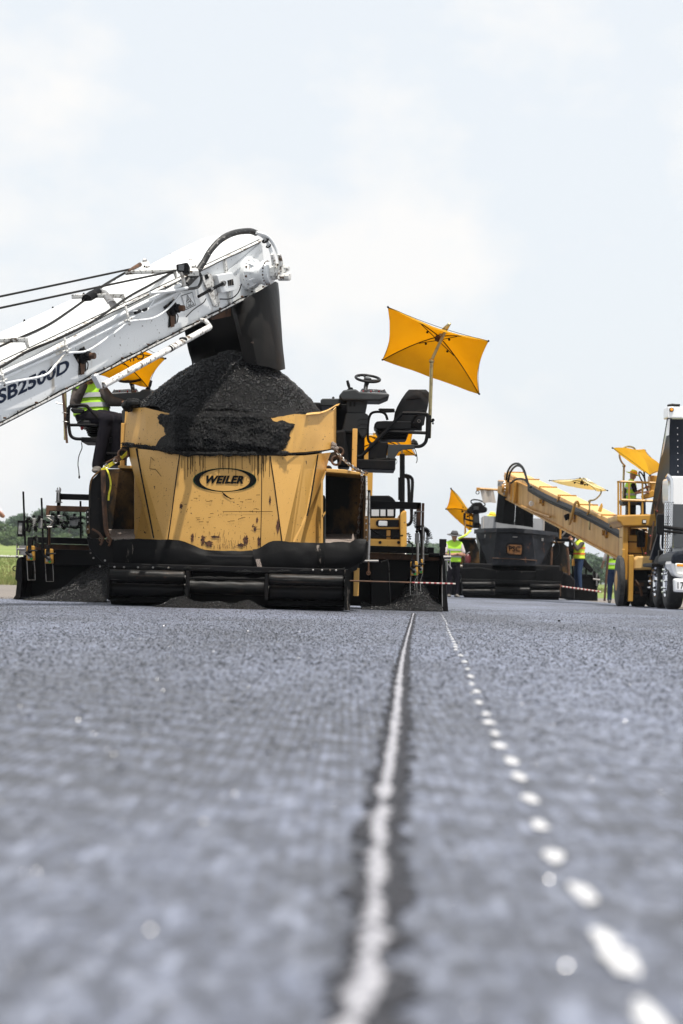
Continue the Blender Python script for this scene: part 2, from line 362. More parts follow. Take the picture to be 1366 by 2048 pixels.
# the milled, tack-coated lane that the machines stand on: a sheet with a slightly wavy real surface
def asphalt_material():
    m = bpy.data.materials.new('tack coated milled asphalt'); m.use_nodes = True
    nt = m.node_tree; N = nt.nodes; L = nt.links; b = N['Principled BSDF']
    tcn = N.new('ShaderNodeTexCoord')
    def mapped(scale, rot=0.0, loc=(0, 0, 0)):
        n = N.new('ShaderNodeMapping'); n.inputs['Scale'].default_value = scale; n.inputs['Rotation'].default_value = (0, 0, rot); n.inputs['Location'].default_value = loc
        L.new(tcn.outputs['Object'], n.inputs['Vector']); return n.outputs['Vector']
    def nz(vec, det=5, r=0.6):
        n = N.new('ShaderNodeTexNoise'); n.inputs['Scale'].default_value = 1; n.inputs['Detail'].default_value = det; n.inputs['Roughness'].default_value = r
        L.new(vec, n.inputs['Vector']); return n.outputs['Fac']
    def rng_(v, a, b_, c=0.0, d=1.0):
        n = N.new('ShaderNodeMapRange'); n.inputs['From Min'].default_value = a; n.inputs['From Max'].default_value = b_; n.inputs['To Min'].default_value = c; n.inputs['To Max'].default_value = d
        L.new(v, n.inputs['Value']); return n.outputs['Result']
    def mix(fac, c1, c2):
        n = N.new('ShaderNodeMixRGB'); L.new(fac, n.inputs['Fac'])
        for k, c in (('Color1', c1), ('Color2', c2)):
            if isinstance(c, tuple): n.inputs[k].default_value = (*c, 1)
            else: L.new(c, n.inputs[k])
        return n.outputs['Color']
    big = nz(mapped((0.9, 0.22, 1)), 4)
    med = nz(mapped((9, 3.0, 1), 0.35), 6, 0.65)
    mid2 = nz(mapped((38, 13, 1), -0.4), 4, 0.65)
    big3 = nz(mapped((21, 4.2, 1), 0.5), 4, 0.7)
    fine = nz(mapped((150, 110, 1)), 3, 0.7)
    col = mix(rng_(big, 0.35, 0.65), (0.128, 0.147, 0.215), (0.190, 0.216, 0.305))
    col = mix(rng_(med, 0.46, 0.62, 0, 0.85), col, (0.072, 0.082, 0.116))
    band = nz(mapped((0.7, 0.16, 1), 0.15, (3, 7, 0)), 5, 0.6)
    col = mix(rng_(band, 0.50, 0.68, 0, 0.7), col, (0.052, 0.057, 0.076))
    col = mix(rng_(big3, 0.51, 0.61, 0, 0.85), col, (0.044, 0.050, 0.074))
    col = mix(rng_(big3, 0.47, 0.37, 0, 0.75), col, (0.30, 0.33, 0.43))
    col = mix(rng_(mid2, 0.48, 0.62, 0, 0.85), col, (0.030, 0.033, 0.043))
    col = mix(rng_(mid2, 0.48, 0.34, 0, 0.6), col, (0.27, 0.295, 0.37))
    col = mix(rng_(fine, 0.5, 0.7, 0, 0.85), col, (0.030, 0.032, 0.038))
    pale = nz(mapped((210, 160, 1), 0.6), 2, 0.5)
    col = mix(rng_(pale, 0.60, 0.68, 0, 0.75), col, (0.42, 0.45, 0.52))
    # rows of milling teeth marks
    v1 = N.new('ShaderNodeTexVoronoi'); v1.inputs['Scale'].default_value = 1; v1.inputs['Randomness'].default_value = 0.25
    L.new(mapped((50, 3.2, 1), 0.06), v1.inputs['Vector'])
    v2 = N.new('ShaderNodeTexVoronoi'); v2.inputs['Scale'].default_value = 1; v2.inputs['Randomness'].default_value = 0.9
    L.new(mapped((120, 120, 1)), v2.inputs['Vector'])
    groove = rng_(v1.outputs['Distance'], 0.15, 0.6, 0, 1)
    where = rng_(nz(mapped((0.5, 0.12, 1), 0, (5, 2, 0)), 3), 0.38, 0.6)
    gm = N.new('ShaderNodeMath'); gm.operation = 'MULTIPLY'; L.new(groove, gm.inputs[0]); L.new(where, gm.inputs[1])
    col = mix(gm.outputs[0], col, mix(rng_(fine, 0.4, 0.6), (0.022, 0.023, 0.028), (0.050, 0.053, 0.062)))
    L.new(col, b.inputs['Base Color'])
    b.inputs['Specular IOR Level'].default_value = 0.5
    rgh = rng_(med, 0.3, 0.7, 0.50, 0.66); L.new(rgh, b.inputs['Roughness'])
    b1 = N.new('ShaderNodeBump'); b1.inputs['Distance'].default_value = 0.006; b1.inputs['Strength'].default_value = 0.55; b1.invert = True; L.new(gm.outputs[0], b1.inputs['Height'])
    b2 = N.new('ShaderNodeBump'); b2.inputs['Distance'].default_value = 0.005; b2.inputs['Strength'].default_value = 0.6; L.new(v2.outputs['Distance'], b2.inputs['Height']); L.new(b1.outputs['Normal'], b2.inputs['Normal'])
    b3 = N.new('ShaderNodeBump'); b3.inputs['Distance'].default_value = 0.01; b3.inputs['Strength'].default_value = 0.35; L.new(fine, b3.inputs['Height']); L.new(b2.outputs['Normal'], b3.inputs['Normal'])
    L.new(b3.outputs['Normal'], b.inputs['Normal'])
    return m
m_asph = asphalt_material()
def lane_z(x, y): return 0.006*noise.noise(Vector((x*0.9, y*0.28, 1)))*min(1, y/6)
def lane_edges(y):
    if y < 31: return -14, 14
    return -4.25, 6.3
b = MB(); g = []
yy = list(np.concatenate([np.linspace(-4, 0.5, 4), np.geomspace(0.8, 30.95, 110)]))
b.grid([[Vector((x, y, lane_z(x, y))) for x in np.linspace(-14, 14, 90)] for y in yy])
yy = list(np.linspace(30.95, 130, 30))
b.grid([[Vector((x, y, lane_z(x, y)-(0.004 if y > 31 else 0))) for x in np.linspace(-4.25, 6.3+0.02*(y-31), 40)] for y in yy])
lane = b.build('asphalt_lane', m_asph, kind='structure', smooth=True)

# white powdery joint line with dark strips painted for the shade of its groove, and the row of paint daubs (parts of the lane)
m_line = mat('white joint powder', (0.26, 0.26, 0.29), 0.9, layers=[((60,25,1), 0.44, 0.6, (0.37, 0.37, 0.40), None), ((90,40,1), 0.55, 0.68, (0.12, 0.12, 0.14), None)], bump=[(120, 0.01, 0.6)])
m_groove_shade = mat('dark joint groove', (0.022, 0.022, 0.026), 0.9, spec=0.2, layers=[((70,30,1), 0.4, 0.7, (0.06, 0.063, 0.075), None)], bump=[(120, 0.01, 0.6)])  # dark colour stands in for the shadow along the joint
m_daub = mat('white paint daub', (0.56, 0.56, 0.57), 0.8, layers=[((160,60,1), 0.5, 0.62, (0.26, 0.27, 0.31), None)])
joint = [(640,2200),(722,2020),(741,1900),(752,1790),(757,1680),(765,1610),(779,1530),(790,1450),(797,1385),(803,1330),(812,1285),(820,1255),(827,1228)]
ctr = smooth_path([GP(a, c) for a, c in joint], 60)
def ribbon(ctr, off, wid, z, seed, rag, low=0.0):
    rows = []
    for i, p in enumerate(ctr):
        w = wid*(1+rag*noise.noise(Vector((p.y*5, seed, 0)))+rag*0.9*noise.noise(Vector((p.y*19, seed, 4)))+rag*0.7*noise.noise(Vector((p.y*47, seed, 6))))
        w *= 1-0.5*sstep(5, 15, p.y); w = max(w, low*wid*(1-0.6*sstep(5, 15, p.y))); c = p.x+off+wid*rag*0.5*noise.noise(Vector((p.y*9, seed, 9)))
        rows.append([Vector((c+w*(j/4-0.5), p.y, z+lane_z(c, p.y)+0.004*(1-(j/2-1)**2))) for j in range(5)])
    b = MB(); b.grid(rows); return b
ribbon(ctr, 0.017, 0.030, 0.003, 3, 1.5, 0.0).build('joint_groove_shade', m_groove_shade, lane, smooth=True)
ribbon(ctr, -0.014, 0.018, 0.003, 13, 2.2, 0.0).build('joint_groove_shade', m_groove_shade, lane, smooth=True)
ribbon(ctr, 0.0, 0.019, 0.005, 5, 1.2, 0.12).build('joint_line', m_line, lane, smooth=True)
daubs = [(1305,2042),(1238,1918),(1214,1885),(1165,1790),(1107,1715),(1078,1652),(1060,1600),(1037,1556),(1022,1524),(999,1494),(990,1469),(978,1447),(971,1430),(957,1407),(953,1385),(943,1370),(941,1355),(935,1340),(929,1325),(921,1312),(912,1300)]
pts = [GP(a, c) for a, c in daubs]
while pts[-1].y < 26.5:
    q = pts[-1]; st_ = 0.55+0.03*(q.y-10)+random.uniform(-.12, .12); pts.append(Vector((q.x+0.036*st_+random.gauss(0, .004), q.y+st_, 0)))
for i, p in enumerate(pts):
    r = random.uniform(0.0095, 0.0135)*(1.15 if i in (1, 2) else 1)*(1-0.3*sstep(10, 20, p.y)); b = MB(); n = 14; vs = [Vector((p.x, p.y, 0.009+lane_z(p.x, p.y)))]
    for k in range(n):
        t = 2*math.pi*k/n; rr = r*(1+0.55*noise.noise(Vector((math.cos(t)*1.6, math.sin(t)*1.6, i*2.7))))
        vs.append(Vector((p.x+rr*math.cos(t), p.y+rr*math.sin(t)*6.0, 0.003+lane_z(p.x, p.y))))
    b.add(vs, [(0, 1+k, 1+(k+1) % n) for k in range(n)]); b.build('paint_daub', m_daub, lane, smooth=True)

# loose stones on the lane: dark crumbs, and glossy chips that catch the sun
def lane_scatter(n, a=1.2, e=30, halfw=0.16):
    y = a*(e/a)**rng.random(n)
    x = (rng.random(n)*2-1)*(y*halfw+0.1)
    return [(X, Y, lane_z(X, Y)) for X, Y in zip(x, y)]
stones('loose_crumbs', lane_scatter(2600, 5.0), 0.0018, 0.0045, M['pile_stone'])['label'] = 'loose dark asphalt crumbs strewn over the lane'
m_glint = mat('glassy stone chip', (0.20, 0.21, 0.24), 0.22)
b = MB()
for X, Y, Z in lane_scatter(420, 1.5, 24):                              # flat sided chips whose broken face is turned to the sun
    p = Vector((X, Y, Z)); h = (SUN_DIR+(EYE-p).normalized()).normalized()
    h = (h+Vector((random.gauss(0, .05), random.gauss(0, .05), random.gauss(0, .05)))).normalized(); e1, e2 = ortho(h)
    r = random.uniform(0.0009, 0.0021)*(1+0.05*Y)*random.choice((0.3, 0.3, 0.4, 0.4, 0.5, 0.5, 0.6, 0.95)); c = p+Vector((0, 0, r*1.1))
    t = [c+(e1*math.cos(k*1.2566)+e2*math.sin(k*1.2566))*r*random.uniform(0.8, 1.2) for k in range(5)]
    b.add(t+[q-h*r*0.9 for q in t], [(4,3,2,1,0), (5,6,7,8,9)]+[(k, (k+1) % 5, (k+1) % 5+5, k+5) for k in range(5)])
o = b.build('shiny_chips', m_glint, kind='stuff'); o['label'] = 'glassy stone chips glinting on the grey lane'
m_shade_grain = mat('bitumen dark aggregate', (0.016, 0.017, 0.021), 0.5, spec=0.2)  # dark grain colour also stands in for small shadows of the relief
m_agg = mat('pale blue grey aggregate', (0.22, 0.25, 0.33), 0.6, layers=[(30, 0.4, 0.6, (0.34, 0.37, 0.45), None)])
ag = [(x, y, z) for x, y, z in lane_scatter(28000, 3.0, 34) if rng.random() < sstep(3, 14, y)]
stones('coarse_aggregate', ag, 0.0014, 0.0042, m_agg)['label'] = 'pale aggregate grains standing proud of the lane surface'
ag = [(x, y, z) for x, y, z in lane_scatter(85000, 3.5, 34) if rng.random() < sstep(3.5, 15, y)]
stones('dark_shade_grains', ag, 0.0020, 0.0050, m_shade_grain)['label'] = 'dark aggregate grains that also stand in for relief shade on the lane'
# bigger dark lumps seen on the right of the lane
for i, (px, py, r) in enumerate(((1191,1332,3.5),(1228,1257,2.5),(1139,1281,2),(1118,1243,3),(500,1318,2.5))):
    p = GP(px, py); k = S(p.y)*r; b = MB(); b.blob((p.x, p.y, k*0.5), (k, k, k*0.7), i+3); 
    tag(b.build('asphalt_lump', M['pile'], smooth=False), 'dark lump of spilled asphalt on the open lane', 'lump', 'asphalt lumps on the lane')

# ---------------------------------------------------------------- trees
m_leaf_hazed = [mat('oak leaves', (0.068, 0.115, 0.068), 0.8, trans=0.2, layers=[((0.5,0.5,0.5), 0.4, 0.65, (0.10, 0.155, 0.09), None)]),  # leaf colours lightened to stand in for some of the haze
          mat('pine needles', (0.058, 0.10, 0.062), 0.8, trans=0.2, layers=[((0.5,0.5,0.5), 0.4, 0.65, (0.05, 0.09, 0.04), None)]),
          mat('shrub leaves', (0.07, 0.12, 0.04), 0.8, trans=0.2, layers=[((0.7,0.7,0.7), 0.4, 0.65, (0.10, 0.145, 0.05), None)])]
m_bark = mat('bark', (0.07, 0.055, 0.042), 0.9)
def crown_mesh(name, h, w, n_clump, per, seed, leaf, low=0.25):
    r_ = np.random.default_rng(seed); cs = []
    for i in range(n_clump):
        t = r_.uniform(low, 1.0); rad = w*0.5*(math.sin(math.pi*min(1, (t-low)/(1-low)*0.82+0.14))**0.7)
        a = r_.uniform(0, 6.283); q = rad*math.sqrt(r_.uniform(0.1, 1))
        cs.append((q*math.cos(a), q*math.sin(a), h*t*0.94, w*r_.uniform(0.11, 0.2)))
    V = []
    for cx, cy, cz, cr_ in cs:
        d = r_.normal(size=(per, 3)); d /= np.linalg.norm(d, axis=1)[:, None]
        c = np.array([cx, cy, cz])+d*(cr_*r_.uniform(0.35, 1.1, (per, 1)))*np.array([1, 1, 0.75])
        e1 = r_.normal(size=(per, 3)); e1 /= np.linalg.norm(e1, axis=1)[:, None]
        e2 = np.cross(e1, d); e2 /= np.linalg.norm(e2, axis=1)[:, None]+1e-9
        s1 = leaf*r_.uniform(0.6, 1.3, (per, 1)); s2 = leaf*r_.uniform(0.35, 0.8, (per, 1))
        V.append(np.stack([c-e1*s1, c-e2*s2, c+e1*s1, c+e2*s2], 1))
    V = np.concatenate(V).reshape(-1, 3); n = len(V)//4
    me = bpy.data.meshes.new(name); me.vertices.add(n*4); me.vertices.foreach_set('co', V.reshape(-1))
    me.loops.add(n*4); me.loops.foreach_set('vertex_index', np.arange(n*4)); me.polygons.add(n); me.polygons.foreach_set('loop_start', np.arange(0, n*4, 4))
    me.update(calc_edges=True); return me, cs
protos = []
for k, (h, w, nc, per, lf, low) in enumerate(((9, 7, 46, 75, 0.30, 0.22), (11, 5.2, 44, 75, 0.26, 0.25), (8, 8, 50, 75, 0.3, 0.12), (10, 6.5, 40, 75, 0.30, 0.3))):
    me, cs = crown_mesh('crown', h, w, nc, per, 40+k, lf, low); me.materials.append(m_leaf_hazed[k % 3])
    tb = MB(); tb.tube([(0,0,-0.3),(0.05,0,h*0.3),(-0.05,0.05,h*0.62),(0,0,h*0.9)], [0.24,0.18,0.11,0.03], 7)
    for cx, cy, cz, cr_ in cs[::7]: tb.tube([(0,0,max(0.8, cz*0.6)), (cx*0.5, cy*0.5, cz*0.82), (cx, cy, cz)], [0.08,0.05,0.02], 5)
    tm = bpy.data.meshes.new('trunk'); tm.from_pydata(tb.v, [], tb.f); tm.materials.append(m_bark)
    protos.append((me, tm, h))
def plant(px, d, hpx, k, label, group, wide=1.0):
    p = G(px, d); z = land_z(p.x, d); me, tm, h = protos[k]; s = hpx*S(d)/h
    r_ = thing('tree', label, 'tree', (p.x, d, z-0.1), group); r_.scale = (s*wide, s*wide, s); r_.rotation_euler.z = random.uniform(0, 6.28)
    for nm, q in (('trunk', tm), ('crown', me)):
        o = bpy.data.objects.new(nm, q); C.objects.link(o); o.parent = r_
for i, (px, hpx, k, w) in enumerate(((-14,52,0,1.2),(6,46,2,1.3),(24,60,0,1.2),(43,66,3,1.15),(62,56,2,1.3),(78,72,3,1.2),(98,80,0,1.1),(117,70,2,1.2),(136,82,1,1.5),(152,74,3,1.2),(170,72,0,1.2),(188,66,2,1.2),(206,74,0,1.1))):
    plant(px, 560+random.uniform(-35, 35), hpx, k, 'tree in the hazy wood behind the green field at the far left', 'trees of the wood on the left', w)
for i, (px, hpx, k, w) in enumerate(((1112,58,0,1.2),(1128,62,3,1.2),(1143,64,2,1.3),(1158,60,0,1.2),(1172,66,3,1.2),(1187,62,0,1.3),(1201,56,2,1.3),(1216,54,3,1.2),(1231,52,0,1.2),(1246,50,2,1.2))):
    plant(px, 520+random.uniform(-30, 30), hpx, k, 'dark green tree in the row behind the yellow transfer machine', 'trees of the wood on the right', w)
for i in range(22):
    px = 726+i*8.4; plant(px, 900+random.uniform(-40, 40), 86+random.uniform(-5, 4), i % 4, 'distant hazy tree on the horizon between the two paving trains', 'distant trees on the horizon', 1.5)
for i, px in enumerate((14, 34, 52, 70, 88, 110, 130, 150, 175, 195)):
    plant(px, 520+random.uniform(-15, 15), 26+random.uniform(-4, 8), 2, 'low shrub at the foot of the hazy wood on the left', 'shrubs below the wood on the left', 1.5)
# the wood far beyond the field, one dark mass along the horizon
r_ = np.random.default_rng(5); V = []
for i in range(330):
    x = r_.uniform(-330, 420); y = 1020+r_.uniform(0, 90); h = r_.uniform(9, 15); z = land_z(x, y)
    n = 46; d = r_.normal(size=(n, 3)); d /= np.linalg.norm(d, axis=1)[:, None]
    c = np.array([x, y, z+h*0.52])+d*np.array([5.5, 4, h*0.5])*r_.uniform(0.45, 1.05, (n, 1))
    e1 = r_.normal(size=(n, 3)); e1 /= np.linalg.norm(e1, axis=1)[:, None]; e2 = np.cross(e1, d); s1 = r_.uniform(0.7, 1.6, (n, 1))
    V.append(np.stack([c-e1*s1, c-e2*s1*0.7, c+e1*s1, c+e2*s1*0.7], 1))
V = np.concatenate(V).reshape(-1, 3); n = len(V)//4
me = bpy.data.meshes.new('far_wood'); me.vertices.add(n*4); me.vertices.foreach_set('co', V.reshape(-1)); me.loops.add(n*4); me.loops.foreach_set('vertex_index', np.arange(n*4)); me.polygons.add(n); me.polygons.foreach_set('loop_start', np.arange(0, n*4, 4)); me.update(calc_edges=True)
link('far_wood', me, m_leaf_hazed[0], kind='stuff')['label'] = 'far wood reading as one hazy band along the horizon'
# far blue hills on the right horizon
b = MB(); rows = []
for j in range(4):
    rows.append([Vector((x, 3300+j*120, -2+(46*max(0, 0.55+0.45*noise.noise(Vector((x*0.004, 2, 0))))*math.sin(j/3*math.pi/2)))) for x in np.linspace(120, 700, 60)])
b.grid(rows); b.build('hills', mat('wooded hill', (0.05, 0.075, 0.05), 0.95), kind='structure', smooth=True)

# tall grass blades along the near part of the field
def blades(n):
    x = []; 
    d = 74+rng.random(n)**1.8*130
    t = np.where(rng.random(n) < 0.75, rng.uniform(-0.20, -0.07, n), rng.uniform(0.02, 0.15, n))
    V = np.zeros((n, 3, 3)); 
    for i in range(n):
        X = t[i]*d[i]
        if X > -7 and d[i] < 74+(X+7)*2.62+3: d[i] += 80; X = t[i]*d[i]
        z = land_z(X, d[i]); h = rng.uniform(0.10, 0.32); a = rng.uniform(0, 6.28); w = rng.uniform(0.012, 0.035); l = rng.normal(0, 0.08, 2)
        V[i] = [[X-w*math.cos(a), d[i]-w*math.sin(a), z-0.02], [X+w*math.cos(a), d[i]+w*math.sin(a), z-0.02], [X+l[0], d[i]+l[1], z+h]]
    me = bpy.data.meshes.new('grass'); me.vertices.add(n*3); me.vertices.foreach_set('co', V.reshape(-1)); me.loops.add(n*3); me.loops.foreach_set('vertex_index', np.arange(n*3))
    me.polygons.add(n); me.polygons.foreach_set('loop_start', np.arange(0, n*3, 3)); me.update(calc_edges=True)
    o = link('grass', me, mat('grass blades', (0.13, 0.18, 0.045), 0.9, layers=[((0.2,0.08,0.2), 0.45, 0.6, (0.26, 0.23, 0.10), None)], trans=0.3), kind='stuff'); o['label'] = 'rough meadow grass beside the old pavement'
blades(26000)
# ================================================================ lettering helper
def text_on(txt, q, m, parent, name='lettering', shear=0.0, bold=0.0, mirror=False, proud=0.004, space=1.0):
    """flat lettering spread over the quad q = (bottom left, bottom right, top right, top left)"""
    cu = bpy.data.curves.new('t', 'FONT'); cu.body = txt; cu.shear = shear; cu.offset = bold; cu.space_character = space; cu.resolution_u = 4
    o = bpy.data.objects.new('t', cu); C.objects.link(o)
    bpy.context.view_layer.update()
    me = bpy.data.meshes.new_from_object(o.evaluated_get(bpy.context.evaluated_depsgraph_get()))
    bpy.data.objects.remove(o); bpy.data.curves.remove(cu)
    n = len(me.vertices); co = np.zeros(n*3); me.vertices.foreach_get('co', co); co = co.reshape(-1, 3)
    mn = co.min(0); mx = co.max(0); uv = (co-mn)/np.maximum(mx-mn, 1e-6)
    if mirror: uv[:, 0] = 1-uv[:, 0]
    a, b_, c, d = [Vector(p) for p in q]
    nr = (b_-a).cross(d-a).normalized()
    if nr.dot(EYE-a) < 0: nr = -nr
    out = [((a*(1-u)+b_*u)*(1-v)+(d*(1-u)+c*u)*v)+nr*proud for u, v, _ in uv]
    me.vertices.foreach_set('co', [k for p in out for k in p]); me.materials.clear(); me.update()
    return link(name, me, m, parent)
def strokes(lines, q, w, m, parent, name, proud=0.004):
    """flat printed strokes: polylines in the unit square laid on the quad q"""
    a, b_, c, d = [Vector(p) for p in q]; nr = (b_-a).cross(d-a).normalized()
    if nr.dot(EYE-a) < 0: nr = -nr
    W = lambda u, v: (a*(1-u)+b_*u)*(1-v)+(d*(1-u)+c*u)*v+nr*proud
    mb = MB()
    for ln in lines:
        for p, s_ in zip(ln, ln[1:]):
            A = W(*p); B = W(*s_); t = (B-A).normalized().cross(nr)*w*0.5; e = (B-A).normalized()*w*0.4
            mb.add([A-e-t, B+e-t, B+e+t, A-e+t], [(0,1,2,3)])
    return mb.build(name, m, parent)

# ================================================================ people
def loft(mb, secs, n=14):
    """secs: (centre, lateral vector, forward vector) with half widths folded into the vectors"""
    vs = []
    for c, a, b_ in secs:
        for k in range(n):
            t = 2*math.pi*k/n; ct, st = math.cos(t), math.sin(t)
            vs.append(Vector(c)+Vector(a)*(abs(ct)**0.85*(1 if ct > 0 else -1))+Vector(b_)*(abs(st)**0.85*(1 if st > 0 else -1)))
    m_ = len(secs)
    fs = [(i*n+k, i*n+(k+1) % n, (i+1)*n+(k+1) % n, (i+1)*n+k) for i in range(m_-1) for k in range(n)]
    fs += [tuple(range(n-1, -1, -1)), tuple(range((m_-1)*n, m_*n))]
    mb.add(vs, fs)
def limb(mb, pts, rs, n=10):
    pts = [Vector(p) for p in pts]
    path = []; rr = []
    for i in range(len(pts)-1):
        for j in range(4):
            t = j/4; path.append(pts[i].lerp(pts[i+1], t)); rr.append(rs[i]*(1-t)+rs[i+1]*t)
    path.append(pts[-1]); rr.append(rs[-1])
    mb.tube(path, rr, n)
    for p, r in zip(pts, rs): mb.blob(p, r*0.99, 0, 10, 6)
def remesh(o, v):
    r = o.modifiers.new('body', 'REMESH'); r.mode = 'VOXEL'; r.voxel_size = v; r.use_smooth_shade = True
    s = o.modifiers.new('soft', 'SMOOTH'); s.iterations = 3; s.factor = 0.5
def hand(mb, w, dirv, palm, s=1.0):
    """palm and five bent fingers from wrist w along dirv; palm = the way the palm faces"""
    d = Vector(dirv).normalized(); pl = Vector(palm); pl = (pl-d*pl.dot(d)).normalized(); lat = d.cross(pl)
    w = Vector(w)
    loft(mb, [(w, lat*0.026*s, pl*0.018*s), (w+d*0.05*s, lat*0.042*s, pl*0.016*s), (w+d*0.095*s, lat*0.042*s, pl*0.014*s)], 10)
    for i, (o_, ln) in enumerate(((-0.031, 0.062), (-0.011, 0.078), (0.011, 0.072), (0.031, 0.058))):
        k = w+d*0.09*s+lat*o_*s
        mb.tube([k, k+(d*0.5+pl*0.12)*ln*s, k+(d*0.75+pl*0.42)*ln*s, k+(d*0.80+pl*0.75)*ln*s], [0.0095*s, 0.009*s, 0.008*s, 0.006*s], 6)
    k = w+d*0.03*s-lat*0.036*s
    mb.tube([k, k+(d*0.03-lat*0.022)*s, k+(d*0.055-lat*0.022+pl*0.02)*s, k+(d*0.068-lat*0.012+pl*0.034)*s], [0.013*s, 0.012*s, 0.010*s, 0.007*s], 6)
def person(label, J, face, look, top='shirt', legs='jeans', vest='lime', hat=None, group=None, sleeve=True, size=1.0, voxel=0.017, stripes='reflect'):
    """J: joints in the place (metres). face: chest direction, look: head direction"""
    s = size; V = Vector; J = {k: V(v) for k, v in J.items()}
    base = V((J['pelvis'].x, J['pelvis'].y, min(J['ankL'].z, J['ankR'].z)-0.09))
    root = thing('person', label, 'person', base, group)
    lat = (J['shR']-J['shL']).normalized(); fw = V(face); fw = (fw-lat*fw.dot(lat)).normalized()
    hl = (J['hipR']-J['hipL']).normalized()
    lk = V(look).normalized(); up = (J['head']-J['neck']).normalized(); lk = (lk-up*lk.dot(up)).normalized(); hlat = lk.cross(up)
    mid = J['pelvis'].lerp(J['neck'], 0.45); chest = J['pelvis'].lerp(J['neck'], 0.75)
    def torso(mb, g, lo=0.0, hi=1.0):
        sec = [(J['pelvis']-(J['neck']-J['pelvis'])*0.12, hl*(0.165*s+g), fw*(0.105*s+g)), (J['pelvis'].lerp(J['neck'], 0.10), hl*(0.18*s+g), fw*(0.125*s+g)),
               (mid, lat*(0.165*s+g), fw*(0.122*s+g)), (chest, lat*(0.185*s+g), fw*(0.125*s+g)), (J['pelvis'].lerp(J['neck'], 0.93), lat*(0.17*s+g), fw*(0.095*s+g)), (J['neck'], lat*(0.075*s+g), fw*(0.068*s+g))]
        loft(mb, [x for i, x in enumerate(sec) if lo <= i/5 <= hi])
    H = J['head']
    body = MB(); torso(body, -0.012)
    limb(body, [J['neck']-up*0.03, H-up*0.04], [0.056*s, 0.052*s])
    loft(body, [(H-up*0.125*s+lk*0.03*s, hlat*0.030*s, lk*0.035*s), (H-up*0.10*s+lk*0.02*s, hlat*0.055*s, lk*0.07*s), (H-up*0.04*s+lk*0.01*s, hlat*0.068*s, lk*0.09*s), (H+up*0.03*s, hlat*0.076*s, lk*0.098*s), (H+up*0.08*s, hlat*0.066*s, lk*0.085*s), (H+up*0.115*s, hlat*0.032*s, lk*0.04*s)])
    loft(body, [(H+lk*0.08*s+up*0.02*s, hlat*0.009*s, up*0.012*s), (H+lk*0.118*s-up*0.03*s, hlat*0.017*s, up*0.014*s)], 8)
    for e in (-1, 1): body.blob(H+hlat*e*0.078*s-up*0.005*s, (0.014*s, 0.018*s, 0.032*s))
    for a, e, w in (('shL', 'elL', 'wrL'), ('shR', 'elR', 'wrR')):
        limb(body, [J[a], J[e], J[w]], [0.050*s, 0.040*s, 0.028*s])
    for h, k, a in (('hipL', 'knL', 'ankL'), ('hipR', 'knR', 'ankR')): limb(body, [J[h], J[k], J[a]], [0.082*s, 0.056*s, 0.038*s])
    bo = body.build('body', M['skin'], root); remesh(bo, voxel)
    hb = MB()
    for e, w, sg in (('elL', 'wrL', -1), ('elR', 'wrR', 1)):
        d = (J[w]-J[e]).normalized(); hand(hb, J[w]-d*0.01, d, -lat*sg*0.6+V((0, 0, -0.7)), s)
    hb.build('hands', M['skin'], root, smooth=True)
    eb = MB()
    for e in (-1, 1): eb.blob(H+lk*0.089*s+hlat*e*0.033*s+up*0.012*s, 0.011*s)
    loft(eb, [(H+lk*0.088*s-up*0.066*s-hlat*0.022*s, up*0.004, lk*0.008), (H+lk*0.096*s-up*0.066*s, up*0.006, lk*0.008), (H+lk*0.088*s-up*0.066*s+hlat*0.022*s, up*0.004, lk*0.008)], 8)
    eb.build('face_features', M['eye'], root, smooth=True)
    tm = MB()
    for h, k, a in (('hipL', 'knL', 'ankL'), ('hipR', 'knR', 'ankR')): limb(tm, [J[h], J[k], J[a]], [0.103*s, 0.082*s, 0.066*s])
    loft(tm, [(J['pelvis']-(J['neck']-J['pelvis'])*0.15, hl*0.175*s, fw*0.12*s), (J['pelvis'], hl*0.188*s, fw*0.135*s), (J['pelvis'].lerp(J['neck'], 0.14), hl*0.180*s, fw*0.132*s)])
    o = tm.build('trousers', M[legs], root); remesh(o, voxel)
    sm = MB(); torso(sm, 0.006)
    for a, e, w in (('shL', 'elL', 'wrL'), ('shR', 'elR', 'wrR')):
        if sleeve: limb(sm, [J[a], J[e], J[w].lerp(J[e], 0.08)], [0.072*s, 0.060*s, 0.043*s])
        else: limb(sm, [J[a], J[a].lerp(J[e], 0.7)], [0.070*s, 0.064*s])
    o = sm.build('shirt', M[top], root); remesh(o, voxel)
    if vest:
        vm = MB(); sec = []
        for t, wx, wy in ((0.02, 0.215, 0.158), (0.25, 0.205, 0.152), (0.5, 0.2, 0.15), (0.75, 0.21, 0.152), (0.9, 0.2, 0.128), (0.985, 0.13, 0.105)):
            sec.append((J['pelvis'].lerp(J['neck'], t), lat*wx*s, fw*wy*s))
        loft(vm, sec, 18)
        for a, sg in (('shL', -1), ('shR', 1)):
            limb(vm, [J['neck']+lat*sg*0.06*s-V((0, 0, 0.01)), J[a]-lat*sg*0.02*s+V((0, 0, 0.01))], [0.072*s, 0.079*s])
        o = vm.build('vest', M[vest], root); remesh(o, voxel)
        st = MB()
        for t, wx, wy in ((0.30, 0.209, 0.156), (0.62, 0.211, 0.156)):
            c = J['pelvis'].lerp(J['neck'], t); ax = (J['neck']-J['pelvis']).normalized()*0.026*s
            rows = [[c+sg*ax+lat*wx*s*1.02*math.copysign(abs(math.cos(a))**0.85, math.cos(a))+fw*wy*s*1.03*math.copysign(abs(math.sin(a))**0.85, math.sin(a)) for a in np.linspace(0, 2*math.pi, 25)] for sg in (-1, 1)]
            st.grid(rows, 0.003)
        st.build('reflective_band', M[stripes], o, smooth=True)
    bt = MB()
